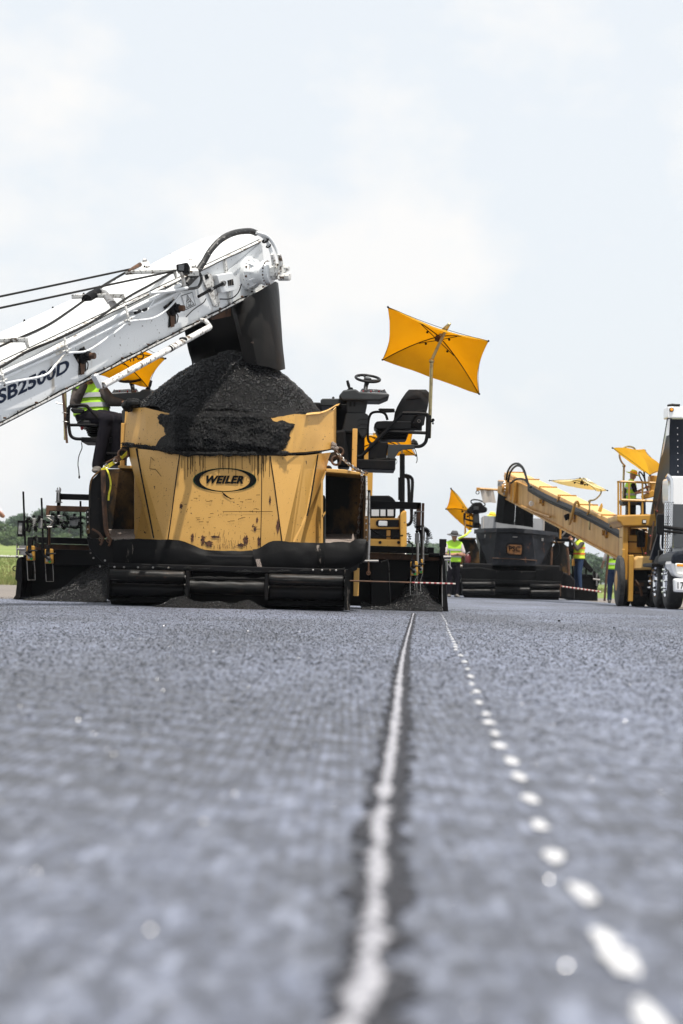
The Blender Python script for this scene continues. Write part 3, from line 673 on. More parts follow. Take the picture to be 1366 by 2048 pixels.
    for a, k, f in (('ankL', 'knL', 'toeL'), ('ankR', 'knR', 'toeR')):
        A = J[a]; T = J[f]; d = (T-A); d.z = 0; d = d.normalized() if d.length > 1e-4 else fw; sd_ = d.cross(V((0, 0, 1)))
        limb(bt, [A+(J[k]-A).normalized()*0.12*s, A], [0.058*s, 0.056*s])
        z = V((0, 0, 1)); q = V((A.x, A.y, A.z-0.09*s))
        loft(bt, [(q-d*0.085*s+z*0.04*s, sd_*0.04*s, z*0.038*s), (q+z*0.045*s, sd_*0.048*s, z*0.045*s), (q+d*0.09*s+z*0.036*s, sd_*0.053*s, z*0.036*s), (q+d*0.17*s+z*0.024*s, sd_*0.047*s, z*0.024*s), (q+d*0.195*s+z*0.02*s, sd_*0.025*s, z*0.015*s)], 12)
    o = bt.build('boots', M['boot'], root); remesh(o, voxel)
    if hat:
        hm, brim = hat; hb = MB(); c = H+up*0.045*s
        prof = [(0.10, 0.03), (0.095, 0.065), (0.06, 0.092), (0.0, 0.103), (-0.004, 0.106+brim*0.5), (-0.014, 0.106+brim), (-0.020, 0.104+brim), (-0.012, 0.10+brim*0.4), (-0.012, 0.05)]
        hb.lathe(c, up, [(a*s, r*s) for a, r in prof], 22); ho = hb.build('hat', M[hm], root, smooth=True)
        rb = MB(); rb.lathe(c, up, [(0.004, 0.106*s), (0.034*s, 0.103*s)], 22); rb.build('hat_band', M['orange_tape' if hm != 'hat_grey' else 'hair'], ho)
    else:
        hb = MB(); loft(hb, [(H+up*0.0*s-lk*0.02*s, hlat*0.082*s, lk*0.092*s), (H+up*0.06*s-lk*0.012*s, hlat*0.081*s, lk*0.098*s), (H+up*0.105*s-lk*0.008*s, hlat*0.058*s, lk*0.07*s), (H+up*0.128*s, hlat*0.02*s, lk*0.02*s)]); hb.build('hair', M['hair'], root, smooth=True)
    return root
def standing(px, d, hpx, face, arms, z0=0.0, lean=0.0, stride=0.0):
    """joints of a standing person: base pixel column, distance, height in pixels of the photograph"""
    b_ = G(px, d, z0); s = hpx*S(d)/1.78; f = Vector((face[0], face[1], 0)).normalized(); l = f.cross(Vector((0, 0, 1)))
    W = lambda a, c, z: b_+(l*a+f*c+Vector((0, 0, z)))*s
    J = dict(pelvis=W(0, 0, 0.93), neck=W(0, lean, 1.48), head=W(0, lean+0.03, 1.64), shL=W(-0.19, lean, 1.41), shR=W(0.19, lean, 1.41), hipL=W(-0.095, 0, 0.90), hipR=W(0.095, 0, 0.90),
             knL=W(-0.10, 0.03+stride*0.6, 0.49), knR=W(0.10, 0.03-stride*0.2, 0.49), ankL=W(-0.11, stride, 0.09), ankR=W(0.11, -stride, 0.09), toeL=W(-0.13, stride+0.2, 0.03), toeR=W(0.13, -stride+0.2, 0.03))
    for k, v in arms.items(): J[k] = W(*v)
    return J, s, f

# ================================================================ umbrellas
def umbrella(label, corners, hub, pole, arm, m='umbrella', d_pole=None, dome=0.10, print_=None, rib=0.006, group='yellow machine umbrellas'):
    """corners: four (px,py,d) in order, hub (px,py,d); edges sag inwards as a stretched cloth does"""
    root = thing('umbrella', label, 'umbrella', P(*pole[0]), group)
    cs = [P(*c) for c in corners]; hb = P(*hub); n = 10; rows = []
    mid = sum(cs, Vector((0, 0, 0)))/4
    nr = (cs[2]-cs[0]).cross(cs[3]-cs[1]).normalized()
    up = nr if nr.dot(hb-mid) > 0 else -nr
    mb = MB()
    def cloth(off):
        sect = []
        for k in range(4):
            a, b_ = cs[k], cs[(k+1) % 4]
            rows = []
            for i in range(n+1):
                t = i/n; row = []
                for j in range(n+1):
                    u = j/n
                    e = a.lerp(b_, u); e = e.lerp(mid, 0.20*4*u*(1-u)*0.5)           # scalloped edge
                    p = hb.lerp(e, t)+up*(dome*t*(1-t)*1.2-0.05*t*t*4*u*(1-u)*0.9+0.012*t*noise.noise(Vector((u*7+k*9, t*2.2, hub[0])))+0.006*noise.noise(Vector((u*16+k*9, t*9, hub[1]))))+up*off
                    row.append(p)
                rows.append(row)
            sect.append(rows)
        return sect
    for rows in cloth(0.0): mb.grid(rows, 0.003)
    can = mb.build('canopy', M[m], root, smooth=True)
    hem = MB()
    for k in range(4):
        a, b_ = cs[k], cs[(k+1) % 4]
        hem.tube([a.lerp(b_, u).lerp(mid, 0.4*u*(1-u)) for u in np.linspace(0, 1, 12)], rib*0.55, 5)
    hem.build('hem', M['black'], can)
    for c in cs:
        rbm = MB(); inner = -up*0.016
        rbm.tube([hb.lerp(c, t)+up*(dome*t*(1-t)*1.2)+inner*(1-0.6*t) for t in np.linspace(0, 1, 8)], rib, 6); ro = rbm.build('rib', M['black'], root)
        sm = MB(); sm.tube([hb+inner*5, hb.lerp(c, 0.36)+up*dome*0.25+inner*1.2], rib*0.8, 6); sm.blob(hb.lerp(c, 0.22)+inner*3, rib*2.6); sm.build('strut', M['black'], ro)
        tp = MB(); tp.blob(c, rib*2.2); tp.build('tip', M['black'], ro)
    h2 = MB(); h2.lathe(hb-up*0.09, up, [(0, 0.02), (0.02, 0.045), (0.06, 0.045), (0.09, 0.02)], 12); h2.build('hub', M['rust'], root)
    pb = MB(); pts = [P(*p) for p in pole]; pb.tube(pts, 0.022, 8); pb.blob(pts[-1], 0.035); pb.build('pole', M['brass'], root, smooth=True)
    ab = MB(); ab.tube(smooth_path([P(*p) for p in arm]+[hb-up*0.05]), 0.019, 8); ab.build('curved_arm', M['brass'], root, smooth=True)
    return root, can, cs, hb, up
# ================================================================ near paver
pv = thing('asphalt_paver', 'large black and yellow asphalt paver with twin operator seats, facing the camera', 'paver', G(455, 30))
def part(name, m, fn, parent=pv, **k):
    b = MB(); fn(b); return b.build(name, M[m] if isinstance(m, str) else m, parent, **k)
# hull and tracks under the hopper
part('chassis', 'black', lambda b: (b.pbox(272, 985, 648, 1160, 28.75, 33.2), b.pbox(232, 1110, 690, 1175, 27.55, 29.2), b.pbox(300, 800, 640, 990, 30.0, 32.9)), bevel=0.02)
for x0, x1 in ((224, 300), (612, 688)):
    a = G(x0, 28.2); c = G(x1, 28.2); w = c.x-a.x
    b = MB()
    prof = [(27.75,0.32),(27.85,0.10),(28.1,0.004),(30.9,0.004),(31.2,0.10),(31.3,0.34),(31.1,0.56),(30.8,0.62),(28.2,0.62),(27.9,0.54)]
    vs = [Vector((x, y, z)) for x in (a.x, c.x) for y, z in prof]; n = len(prof)
    b.add(vs, [tuple(range(n)), tuple(range(2*n-1, n-1, -1))]+[(i, i+n, (i+1) % n+n, (i+1) % n) for i in range(n)])
    tr = b.build('track', M['tyre'], pv)
    for z in (0.12, 0.27, 0.42, 0.56):
        b = MB(); b.box((a.x+w/2, 27.76+(0.05 if z > 0.5 or z < 0.2 else 0), z), (w*0.98, 0.05, 0.11)); b.build('track_pad', M['tyre'], tr, bevel=0.01)
# push rollers and the bar between them
def roller(x0, x1, y0, y1, d, name='push_roller', m='roller'):
    p = P(x0, (y0+y1)/2, d); q = P(x1, (y0+y1)/2, d); q.z = p.z = (p.z+q.z)/2; r = (y1-y0)/2*S(d); L_ = (q-p).length
    b = MB(); ax_ = (q-p).normalized(); e1, e2 = ortho(ax_); hs = [0, 0.004]+list(np.linspace(0.02, L_-0.02, 34))+[L_-0.004, L_]; rr = [0.55, 0.9]+[1]*34+[0.9, 0.55]
    b.grid([[p+ax_*h+(e1*math.cos(t)+e2*math.sin(t))*r*k_*(1+0.06*noise.noise(Vector((h*7+x0, math.cos(t)*1.5, math.sin(t)*1.5)))+0.03*noise.noise(Vector((h*25, math.cos(t)*4, math.sin(t)*4)))) for t in np.linspace(0, 2*math.pi, 25)] for h, k_ in zip(hs, rr)])
    o = b.build(name, M[m], pv, smooth=True)
    b = MB(); b.lathe(p-(q-p).normalized()*0.015, q-p, [(0, r*0.3), (L_+0.03, r*0.3)], 10); b.build('axle', M['steel'], o)
    return o
roller(219, 370, 1140, 1165, 27.15); roller(219, 370, 1167, 1193, 27.24, m='tarred')
roller(537, 688, 1149, 1171, 27.15); roller(537, 688, 1172, 1199, 27.24, m='tarred')
roller(371, 536, 1160, 1190, 27.3, 'push_bar', 'roller')
part('roller_bracket', 'tarred', lambda b: (b.pbox(371, 1142, 378, 1196, 27.1, 27.5),), bevel=0.006)
part('roller_bracket', 'tarred', lambda b: (b.pbox(529, 1148, 536, 1200, 27.1, 27.5),), bevel=0.006)
part('roller_bracket', 'tarred', lambda b: (b.pbox(213, 1138, 219, 1196, 27.1, 27.6),), bevel=0.006)
def rough_plate(b, x0, y0, x1, y1, d0, d1, amp=2.2, n=16, seed=1):
    L_ = [(x0+amp*noise.noise(Vector((i*0.9, seed, 0))), y0+(y1-y0)*i/n) for i in range(n+1)]
    R_ = [(x1+amp*noise.noise(Vector((i*0.9, seed, 5))), y0+(y1-y0)*i/n) for i in range(n+1)]
    b.prism(L_+R_[::-1], d0, d1)
part('crusted_side_plate', 'grime', lambda b: rough_plate(b, 689, 1140, 700, 1221, 27.05, 27.7))
part('dark_belly_sheet', 'tarred', lambda b: b.pbox(222, 1165, 690, 1209, 27.75, 27.85))  # dark sheet added to stand in for the shade under the rollers
part('push_beam', 'black', lambda b: b.pbox(216, 1132, 696, 1144, 27.35, 27.7), bevel=0.01)
for i, x in enumerate((229, 248, 276, 306, 337, 626, 644, 660, 672)):
    part('bolt', 'steel', lambda b: b.lathe(P(x, 1134+(x-216)*0.015, 27.345), (0, -1, 0), [(0, 0.012), (0.012, 0.012), (0.016, 0.006)], 8))
# apron: two sagging rubber flaps with torn edges and a middle plate
def flap(outline_top, outline_bot, d, bulge, seed, m='rubber'):
    n = 28; rows = []
    def at(line, t):
        x = line[0][0]+(line[-1][0]-line[0][0])*t
        for (xa, ya), (xb, yb) in zip(line, line[1:]):
            if xa <= x <= xb: return x, ya+(yb-ya)*(x-xa)/(xb-xa)
        return line[-1]
    for i in range(9):
        v = i/8; row = []
        for j in range(n+1):
            u = j/n; a = at(outline_top, u); c = at(outline_bot, u)
            x = a[0]*(1-v)+c[0]*v; y = a[1]*(1-v)+c[1]*v
            if v == 0: y += 1.6*noise.noise(Vector((u*14, seed, 0)))
            row.append(P(x, y, d-bulge*math.sin(v*math.pi*0.75)+0.012*noise.noise(Vector((u*9, v*4, seed)))))
        rows.append(row)
    b = MB(); b.grid(rows, -0.012); return b.build('apron_flap', M[m], pv, smooth=True)
flap([(226,1084),(240,1079),(275,1078),(362,1081),(385,1090),(404,1100),(452,1103),(512,1102)], [(226,1136),(380,1139),(512,1146)], 27.60, 0.05, 2)
flap([(505,1100),(520,1097),(540,1084),(556,1082),(600,1086),(640,1087),(682,1084),(700,1086),(718,1078),(733,1080)], [(512,1146),(620,1144),(690,1141),(724,1122)], 27.54, 0.07, 5)
part('torn_rag', 'grit', lambda b: b.grid([[P(511+j*3+i*1.5, 1118+i*6+2*noise.noise(Vector((i, j, 2))), 27.40+0.01*j) for j in range(4)] for i in range(4)], 0.004))
# bare worn streaks on the flaps
part('worn_streak', 'grime', lambda b: b.grid([[P(252+j*4+2.5*math.sin(i*0.8), 1085+i*6.5, 27.49-0.02*math.sin(i/6*2.6)) for j in range(4)] for i in range(8)], 0.003))
part('worn_streak', 'grime', lambda b: b.grid([[P(632+j*5+i*0.6, 1090+i*6.3, 27.38-0.03*math.sin(i/6*2.6)) for j in range(4)] for i in range(8)], 0.003))
# hopper wings
def wing(side):
    if side < 0:
        part('hopper_wing', 'yellow_dirty_shade', lambda b: (
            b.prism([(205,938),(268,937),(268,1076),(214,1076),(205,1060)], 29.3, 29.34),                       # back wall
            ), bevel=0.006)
        part('wing_side', 'tarred', lambda b: b.prism([(203,940),(182,962),(179,1016),(174,1072),(182,1078),(212,1076),(208,1000)], 28.05, 28.09), bevel=0.006)
        part('wing_edge', 'yellow_dirty_shade', lambda b: b.ptube([(203,940),(182,962),(179,1016)], 28.04, 0.012, 6))
        part('wing_side', 'tarred', lambda b: b.hexa([P(203,940,28.05),P(206,938,28.05),P(214,1074,28.05),P(210,1076,28.05)], [P(205,942,29.33),P(208,941,29.33),P(216,1070,29.33),P(212,1070,29.33)]))
        part('wing_post', 'rust', lambda b: b.ptube([(206,940),(208,1000),(212,1055),(217,1072)], 28.0, 0.03, 6), smooth=True)
        part('wing_top_beam', 'yellow', lambda b: b.pbox(236, 931, 271, 937, 28.6, 29.4), bevel=0.008)
        part('wing_floor', 'grit', lambda b: b.grid([[P(214+j*5.6, 1076-i*4.4, 28.0+i*0.3) for j in range(11)] for i in range(5)], -0.02))
        part('wing_foot', 'tarred', lambda b: b.prism([(173,1073),(182,1077),(228,1079),(232,1136),(222,1137),(200,1120),(178,1096)], 27.75, 28.1), bevel=0.008)
        part('hinge_plate', 'yellow_dirty_shade', lambda b: b.prism([(172,1021),(176,1017),(179,1021),(179,1066),(173,1068)], 28.02, 28.06))
        for y in (1024, 1034, 1044, 1058): part('bolt', 'steel', lambda b: b.lathe(P(175.5, y, 28.015), (0, -1, 0), [(0, 0.009), (0.012, 0.009)], 8))
        for x, y in ((181,1106),(187,1116),(210,1121),(200,1133)): part('bolt', 'steel', lambda b: b.lathe(P(x, y, 27.745), (0, -1, 0), [(0, 0.011), (0.014, 0.011)], 8))
    else:
        part('hopper_wing', 'yellow_dirty_shade', lambda b: (
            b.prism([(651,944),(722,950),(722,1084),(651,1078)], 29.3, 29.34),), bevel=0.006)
        part('wing_side', 'yellow_dirty_shade', lambda b: b.hexa([P(729,950,28.05),P(734,953,28.05),P(734,1084,28.05),P(728,1086,28.05)], [P(721,952,29.33),P(726,954,29.33),P(726,1080,29.33),P(720,1080,29.33)]))
        part('wing_edge', 'white_grimy', lambda b: b.ptube([(733,952),(733.5,1000),(732,1035)], 28.02, 0.012, 6))
        part('hinge_plate', 'yellow_dirty_shade', lambda b: b.prism([(729,1032),(736,1032),(736,1082),(728,1082)], 28.0, 28.05))
        for y in (1037, 1047, 1060, 1074): part('bolt', 'steel', lambda b: b.lathe(P(732.5, y, 27.995), (0, -1, 0), [(0, 0.009), (0.012, 0.009)], 8))
        part('wing_top_beam', 'yellow', lambda b: b.prism([(652,937),(690,939),(722,945),(722,950),(652,944)], 28.3, 29.35), bevel=0.008)
        part('wing_floor', 'grit', lambda b: b.grid([[P(651+j*6.2, 1086-i*4.6, 28.0+i*0.3) for j in range(11)] for i in range(5)], -0.02))
        part('wing_inner_frame', 'yellow', lambda b: (b.prism([(642,960),(651,941),(652,945),(646,962),(646,1086),(642,1086)], 28.28, 28.36), b.prism([(643,1032),(651,1022),(651,1027),(645,1036)], 28.28, 28.34)))
        part('wing_foot', 'tarred', lambda b: (b.prism([(684,1128),(700,1122),(720,1122),(714,1140),(692,1148),(680,1146)], 27.5, 27.7), b.prism([(730,1082),(736,1084),(733,1118),(722,1128),(716,1110)], 27.75, 28.0)), bevel=0.006)
        for x, y in ((686,1137),(693,1132),(700,1134),(707,1128)): part('bolt', 'steel', lambda b: b.lathe(P(x, y, 27.495), (0, -1, 0), [(0, 0.010), (0.014, 0.010)], 8))
wing(-1); wing(1)
# yellow uprights
part('upright', 'yellow', lambda b: b.pbox(704, 857, 714, 941, 29.4, 29.5), bevel=0.006)
part('upright', 'yellow', lambda b: b.pbox(707, 1136, 718, 1192, 28.9, 29.0), bevel=0.006)
part('upright', 'yellow', lambda b: b.pbox(241, 846, 250, 932, 29.4, 29.5), bevel=0.006)
# hydraulic rod on the right flank
part('side_cylinder', 'steel', lambda b: (b.ptube([(738,985),(738,1060)], 29.6, 0.014), b.ptube([(738,1060),(736,1122)], 29.6, 0.022), b.ptube([(722,1122),(757,1122)], 29.55, 0.016)), smooth=True)
part('side_strap', 'rust', lambda b: (b.ptube([(737,1122),(737,1147)], 29.5, 0.01), b.ring(P(737,1146,29.5), (0,-1,0), 0.022, 0.007, 12, 6)))
part('front_post', 'black', lambda b: b.pbox(734, 980, 741, 1010, 29.6, 29.8), bevel=0.006)
# engine air box behind the heap
part('air_box', 'grey_plastic', lambda b: (b.prism([(641,800),(645,797),(680,797),(684,801),(684,812),(641,812)], 30.2, 31.4), b.pbox(664, 793, 669, 798, 30.4, 30.5)), bevel=0.012)
part('engine_cowl', 'black', lambda b: (b.pbox(668, 805, 705, 870, 30.6, 31.6), b.prism([(668,862),(690,858),(700,935),(676,935)], 29.9, 30.6)), bevel=0.03)

# ---------------------------------------------------------------- right operator station
D = 30.2
def console(parent, pts_dx, pts_dy, k, name='operator_console'):
    X = lambda x: pts_dx+(x-735)*k
    Y = lambda y: pts_dy+(y-790)*abs(k)
    c = MB(); c.prism([(X(677),Y(792)),(X(687),Y(780)),(X(712),Y(778)),(X(718),Y(783)),(X(778),Y(787)),(X(779),Y(793)),(X(760),Y(801)),(X(683),Y(800))], D-0.35, D+0.35)
    co = c.build(name, M['grey_plastic'], parent, bevel=0.02)
    part('control_panel', 'black', lambda b: b.add([P(X(720),Y(783),D-0.32),P(X(774),Y(786.5),D-0.32),P(X(770),Y(780),D+0.3),P(X(724),Y(777),D+0.3)], [(0,1,2,3)]), co)
    for i in range(9): part('switch', 'steel' if i % 3 else 'red', lambda b: b.blob(P(X(726+i*5.3), Y(783.0-(i % 3)*1.3), D-0.25+0.2*(i % 3)), (0.012, 0.012, 0.014)), co)
    part('pedestal_neck', 'grey_plastic', lambda b: b.prism([(X(693),Y(800)),(X(736),Y(800)),(X(731),Y(826)),(X(694),Y(826))], D-0.18, D+0.22), co, bevel=0.012)
    part('neck_slot', 'black', lambda b: (b.pbox(X(699), Y(803), X(703), Y(813), D-0.185, D-0.17), b.pbox(X(707), Y(803), X(711), Y(813), D-0.185, D-0.17)), co)
    part('pedestal', 'grey_plastic', lambda b: b.prism([(X(692),Y(826)),(X(727),Y(824)),(X(737),Y(830)),(X(733),Y(870)),(X(724),Y(876)),(X(716),Y(864)),(X(683),Y(864))], D-0.22, D+0.25), co, bevel=0.014)
    for i in range(3): part('pedestal_rib', 'grey_plastic', lambda b: b.tube([P(X(x), Y(y), D-0.225) for x, y in ((735,838+i*9),(721,838+i*9),(715,843+i*9))], 0.010, 6), co)
    part('pedestal_base', 'black', lambda b: b.pbox(X(687), Y(864), X(729), Y(930), D-0.1, D+0.4), co, bevel=0.012)
    # wheel
    w = MB(); c0 = P(X(735.5), Y(757), D+0.05); ax = Vector((0.10*(1 if k > 0 else -1), -0.36, 1)).normalized()
    w.ring(c0, ax, 24.5*S(D)*abs(k), 0.017, 30, 8); wo = w.build('steering_wheel', M['vinyl'], parent, smooth=True)
    part('wheel_hub', 'vinyl', lambda b: (b.lathe(c0-ax*0.05, ax, [(0, 0.03), (0.04, 0.05), (0.055, 0.045)], 12), [b.tube([c0-ax*0.02, c0+(ortho(ax)[0]*math.cos(a)+ortho(ax)[1]*math.sin(a))*24*S(D)*abs(k)], 0.011, 6) for a in (0.4, 2.5, 4.6)]), wo, smooth=True)
    part('steering_column', 'grey_plastic', lambda b: b.tube([c0-ax*0.03, c0-ax*0.09+Vector((-0.01*k, 0, 0)), P(X(730), Y(785), D)], [0.035, 0.028, 0.026], 10), wo, smooth=True)
    part('spinner_knob', 'vinyl', lambda b: b.blob(c0+Vector((-0.11*k, 0.02, 0.035)), 0.018), wo, smooth=True)
    js = part('joystick', 'vinyl', lambda b: (b.tube([P(X(700), Y(780), D-0.2), P(X(697), Y(770), D-0.2), P(X(694.5), Y(761), D-0.2)], [0.012, 0.02, 0.016], 8),), parent, smooth=True)
    part('joystick_boot', 'black', lambda b: b.lathe(P(X(701), Y(781), D-0.2), (0, 0, 1), [(0, 0.05), (0.012, 0.045), (0.02, 0.03), (0.03, 0.032), (0.04, 0.018)], 12), js)
    return co
console(pv, 735, 790, 1.0)
# seat
def seat(parent):
    part('backrest', 'vinyl', lambda b: b.grid([[P(x0+(x1-x0)*j/6, y, 30.52+0.10*i/7-0.05*math.sin(j/6*math.pi)) for j in range(7)] for i, (y, x0, x1) in enumerate(((862,787,828),(850,787,848),(838,787.5,850),(825,789.5,853),(812,795,856),(798,803,858),(785,812,858),(779,818,852)))], -0.11), parent, smooth=True)
    part('backrest_seam', 'black', lambda b: b.ptube([(812,799.5),(828,797.5),(842,797)], 30.53, 0.006, 6), parent)
    cu = part('seat_cushion', 'vinyl', lambda b: (b.prism([(749,848),(753,842.5),(770,841.5),(826,843),(830,848),(829,858),(822,860),(754,858),(749,855)], 30.05, 30.75),), parent, bevel=0.03)
    part('armrest', 'vinyl', lambda b: b.prism([(756,818),(760,816.5),(789,817),(790,824),(764,825)], 30.65, 30.75), parent, bevel=0.008)
    part('armrest', 'vinyl', lambda b: b.prism([(832,822),(850,819),(853,826),(836,830)], 30.1, 30.2), parent, bevel=0.008)
    part('seat_belt', 'black', lambda b: (b.ptube([(836,828),(828,838),(824,848),(836,856)], 30.05, 0.018, 6), b.pbox(822, 846, 844, 860, 30.05, 30.2)), parent)
    part('belt_buckle', 'steel', lambda b: b.ring(P(838,842,30.02), (0,-1,0.3), 0.018, 0.004, 10, 5), parent)
    for i in range(5):
        y = 861+i*3.6; part('seat_bellow', 'rubber', lambda b: b.prism([(751+i*1.8,y),(820-i*1.2,y+0.6),(816-i*1.2,y+3.6),(756+i*1.8,y+3.2)], 30.1, 30.7), parent, bevel=0.012)
seat(pv)
part('seat_box', 'black', lambda b: b.prism([(738,888),(744,884),(776,884),(776,890),(773,919),(738,919)], 29.95, 30.7), bevel=0.012)
part('seat_bracket', 'grey_plastic', lambda b: b.prism([(776,889),(829,889),(829,897.5),(806,899),(798,903),(787,919),(774,919)], 29.92, 30.02), bevel=0.006)
part('step_beam', 'black', lambda b: b.pbox(713, 919, 791, 939, 29.8, 30.7), bevel=0.012)
part('step_dirt', 'pile', lambda b: [b.blob(P(752+i*4.5, 918.5+0.6*math.sin(i), 29.85), (0.03, 0.03, 0.018), i+1) for i in range(9)])
part('armrest_loop', 'black', lambda b: b.ptube([(742,887),(736,878),(736,850),(739,833),(746,825),(762,824),(771,829),(775,840)], 30.0, 0.016), smooth=True)
part('guard_rail', 'black', lambda b: b.ptube([(714,914),(722,912),(730,905),(768,866),(802,829),(808,826.5),(848,827.5),(855,833),(856,850),(853,878),(848,888),(840,892.5),(829,893)], 29.95, 0.0225, 10), smooth=True)
part('guard_bar', 'black', lambda b: b.ptube([(776,863),(854,866)], 29.97, 0.02, 8), smooth=True)
part('rail_socket', 'black', lambda b: b.pbox(852, 830, 862, 876, 29.95, 30.06), bevel=0.005)
part('socket_knob', 'black', lambda b: (b.ptube([(862,843),(867,843)], 30.0, 0.012), b.blob(P(866,840,30.0), 0.02), b.blob(P(866,847,30.0), 0.012)))
part('dangling_cable', 'black', lambda b: b.ptube([(828,895),(832,904),(834,914),(834,922),(832,926)], 29.95, 0.005, 5))
part('dangling_wire', 'black', lambda b: b.ptube([(787,914),(792,918),(794,924),(791,929)], 29.95, 0.003, 5))

# ---------------------------------------------------------------- left operator station
part('guard_rail', 'black', lambda b: b.ptube([(164,878),(150,877),(141,870),(137.5,850),(136,825),(140,813),(150,811),(170,811),(178,817),(205,847),(239,889)], 29.95, 0.021, 10), smooth=True)
part('guard_bar', 'black', lambda b: b.ptube([(138,850),(206,850)], 29.97, 0.019, 8), smooth=True)
part('rail_socket', 'black', lambda b: b.pbox(132, 814, 138, 850, 29.98, 30.1), bevel=0.005)
part('umbrella_post', 'rust', lambda b: b.ptube([(126,788),(134,886)], 29.9, 0.015, 8), smooth=True)
part('post_clamp', 'steel', lambda b: (b.ring(P(130,826,29.9), (0.08,0,1), 0.035, 0.005, 12, 5), b.ring(P(131.5,843.5,29.9), (0.08,0,1), 0.035, 0.005, 12, 5), b.ptube([(112,805),(118,807),(127,809)], 29.9, 0.010, 6)))
part('seat_box', 'black', lambda b: b.pbox(162, 875, 242, 885, 29.95, 30.7), bevel=0.01)
for i in range(4):
    part('seat_bellow', 'rubber', lambda b: b.pbox(170+i*1.5, 856+i*4.2, 238-i*1.5, 859.5+i*4.2, 30.1, 30.7), bevel=0.012)
part('seat_cushion', 'vinyl', lambda b: b.prism([(152,845),(160,840),(235,841),(240,846),(236,854),(158,854)], 30.1, 30.75), bevel=0.03)
part('backrest', 'vinyl', lambda b: b.prism([(146,825),(150,790),(158,778),(176,776),(176,830),(170,846),(154,846)], 30.55, 30.7), bevel=0.03)
part('armrest', 'vinyl', lambda b: b.prism([(140,819),(144,816),(166,817),(169,821),(166,826),(146,826)], 30.0, 30.1), bevel=0.014)
part('lever_grip', 'red', lambda b: b.blob(P(164,856,30.0), (0.02, 0.02, 0.028)))
part('station_pillar', 'black', lambda b: (b.pbox(206, 885, 243, 927, 30.0, 30.8), b.pbox(212, 905, 246, 909, 29.9, 30.0), b.pbox(206, 925, 245, 931, 29.9, 30.7)), bevel=0.01)
part('dangling_cable', 'black', lambda b: (b.ptube([(163,885),(164,896),(160,906),(157,916),(156,930),(157.5,940),(158.5,955)], 29.95, 0.006, 5), b.blob(P(158.5,954,29.95), (0.012, 0.012, 0.022))))
D2_ = D; D = 30.6
console(pv, 262, 790, -1.0)
D = D2_
part('pedestal_side', 'grey_plastic', lambda b: b.prism([(243,822),(250,815),(254,818),(252,846),(245,846)], 29.5, 29.8), bevel=0.01)

# ---------------------------------------------------------------- screed
SD = 30.85
part('screed_body', 'tarred', lambda b: (b.pbox(45, 1104, 890, 1205, 31.25, 32.4),), bevel=0.02)
part('screed_beam', 'black', lambda b: b.pbox(75, 1075, 178, 1087, 31.0, 31.2), bevel=0.008)
part('screed_beam', 'rust', lambda b: b.pbox(68, 1089, 178, 1101, 31.05, 31.3), bevel=0.008)
part('screed_beam', 'black', lambda b: b.pbox(739, 1093, 868, 1106, 31.0, 31.2), bevel=0.008)
part('screed_beam', 'rust', lambda b: b.pbox(736, 1108, 880, 1120, 31.05, 31.3), bevel=0.008)
part('screed_tube', 'black', lambda b: b.ptube([(857,1110),(880,1111)], 30.9, 0.03, 10), smooth=True)
def end_gate(pts, name='end_gate'): return part(name, 'tarred', lambda b: b.prism(pts, SD-0.55, SD+0.7), bevel=0.006)
end_gate([(33,1122),(36,1116),(43,1113),(44,1160),(41,1196),(32,1199),(26,1198),(31,1190),(34,1163),(30,1158)])
end_gate([(884,1108),(890,1106),(893,1180),(897,1224),(884,1217)])
part('gate_edge', 'steel', lambda b: b.ptube([(884,1130),(884,1180),(884.5,1216)], SD-0.56, 0.008, 6))
part('gate_shoe', 'tarred', lambda b: b.prism([(880,1216),(884,1213),(897,1222),(897,1226),(885,1222)], SD-0.6, SD+0.7))
part('gate_handle', 'black', lambda b: b.ring(P(30.5,1137,SD-0.5), (0.2,-1,0), 0.03, 0.006, 12, 5))
part('gate_jack', 'steel', lambda b: (b.ptube([(34,1087),(34,1112)], SD-0.5, 0.010), b.ptube([(34,1098),(50,1098)], SD-0.5, 0.016), b.blob(P(34,1113,SD-0.5), 0.02), b.pbox(38, 1091, 52, 1110, SD-0.45, SD-0.3)), smooth=True)
part('gate_jack', 'steel', lambda b: (b.ptube([(887,1114),(902,1114)], SD-0.6, 0.022), b.ptube([(889,1120),(901,1120)], SD-0.6, 0.014), b.ptube([(899,1100),(900,1134)], SD-0.6, 0.010), b.ptube([(893,1108),(894,1142)], SD-0.6, 0.012), b.ptube([(896,1128),(903,1138)], SD-0.6, 0.011)), smooth=True)
part('gate_stand', 'black', lambda b: (b.pbox(879, 1078, 893, 1094, SD-0.5, SD-0.4), b.pbox(880, 1093, 891, 1112, SD-0.5, SD-0.35)), bevel=0.005)
part('mould_board', 'tarred', lambda b: b.prism([(742,1124),(770,1121),(777,1124),(779,1180),(781,1216),(742,1214)], SD-0.1, SD+0.1), bevel=0.008)
part('mould_board_edge', 'steel', lambda b: b.ptube([(762,1124),(770,1121.5),(777,1124.5),(779.5,1180),(781,1212)], SD-0.11, 0.006, 5))
part('auger_guard', 'tarred', lambda b: b.pbox(110, 1100, 222, 1132, SD, SD+0.3), bevel=0.01)
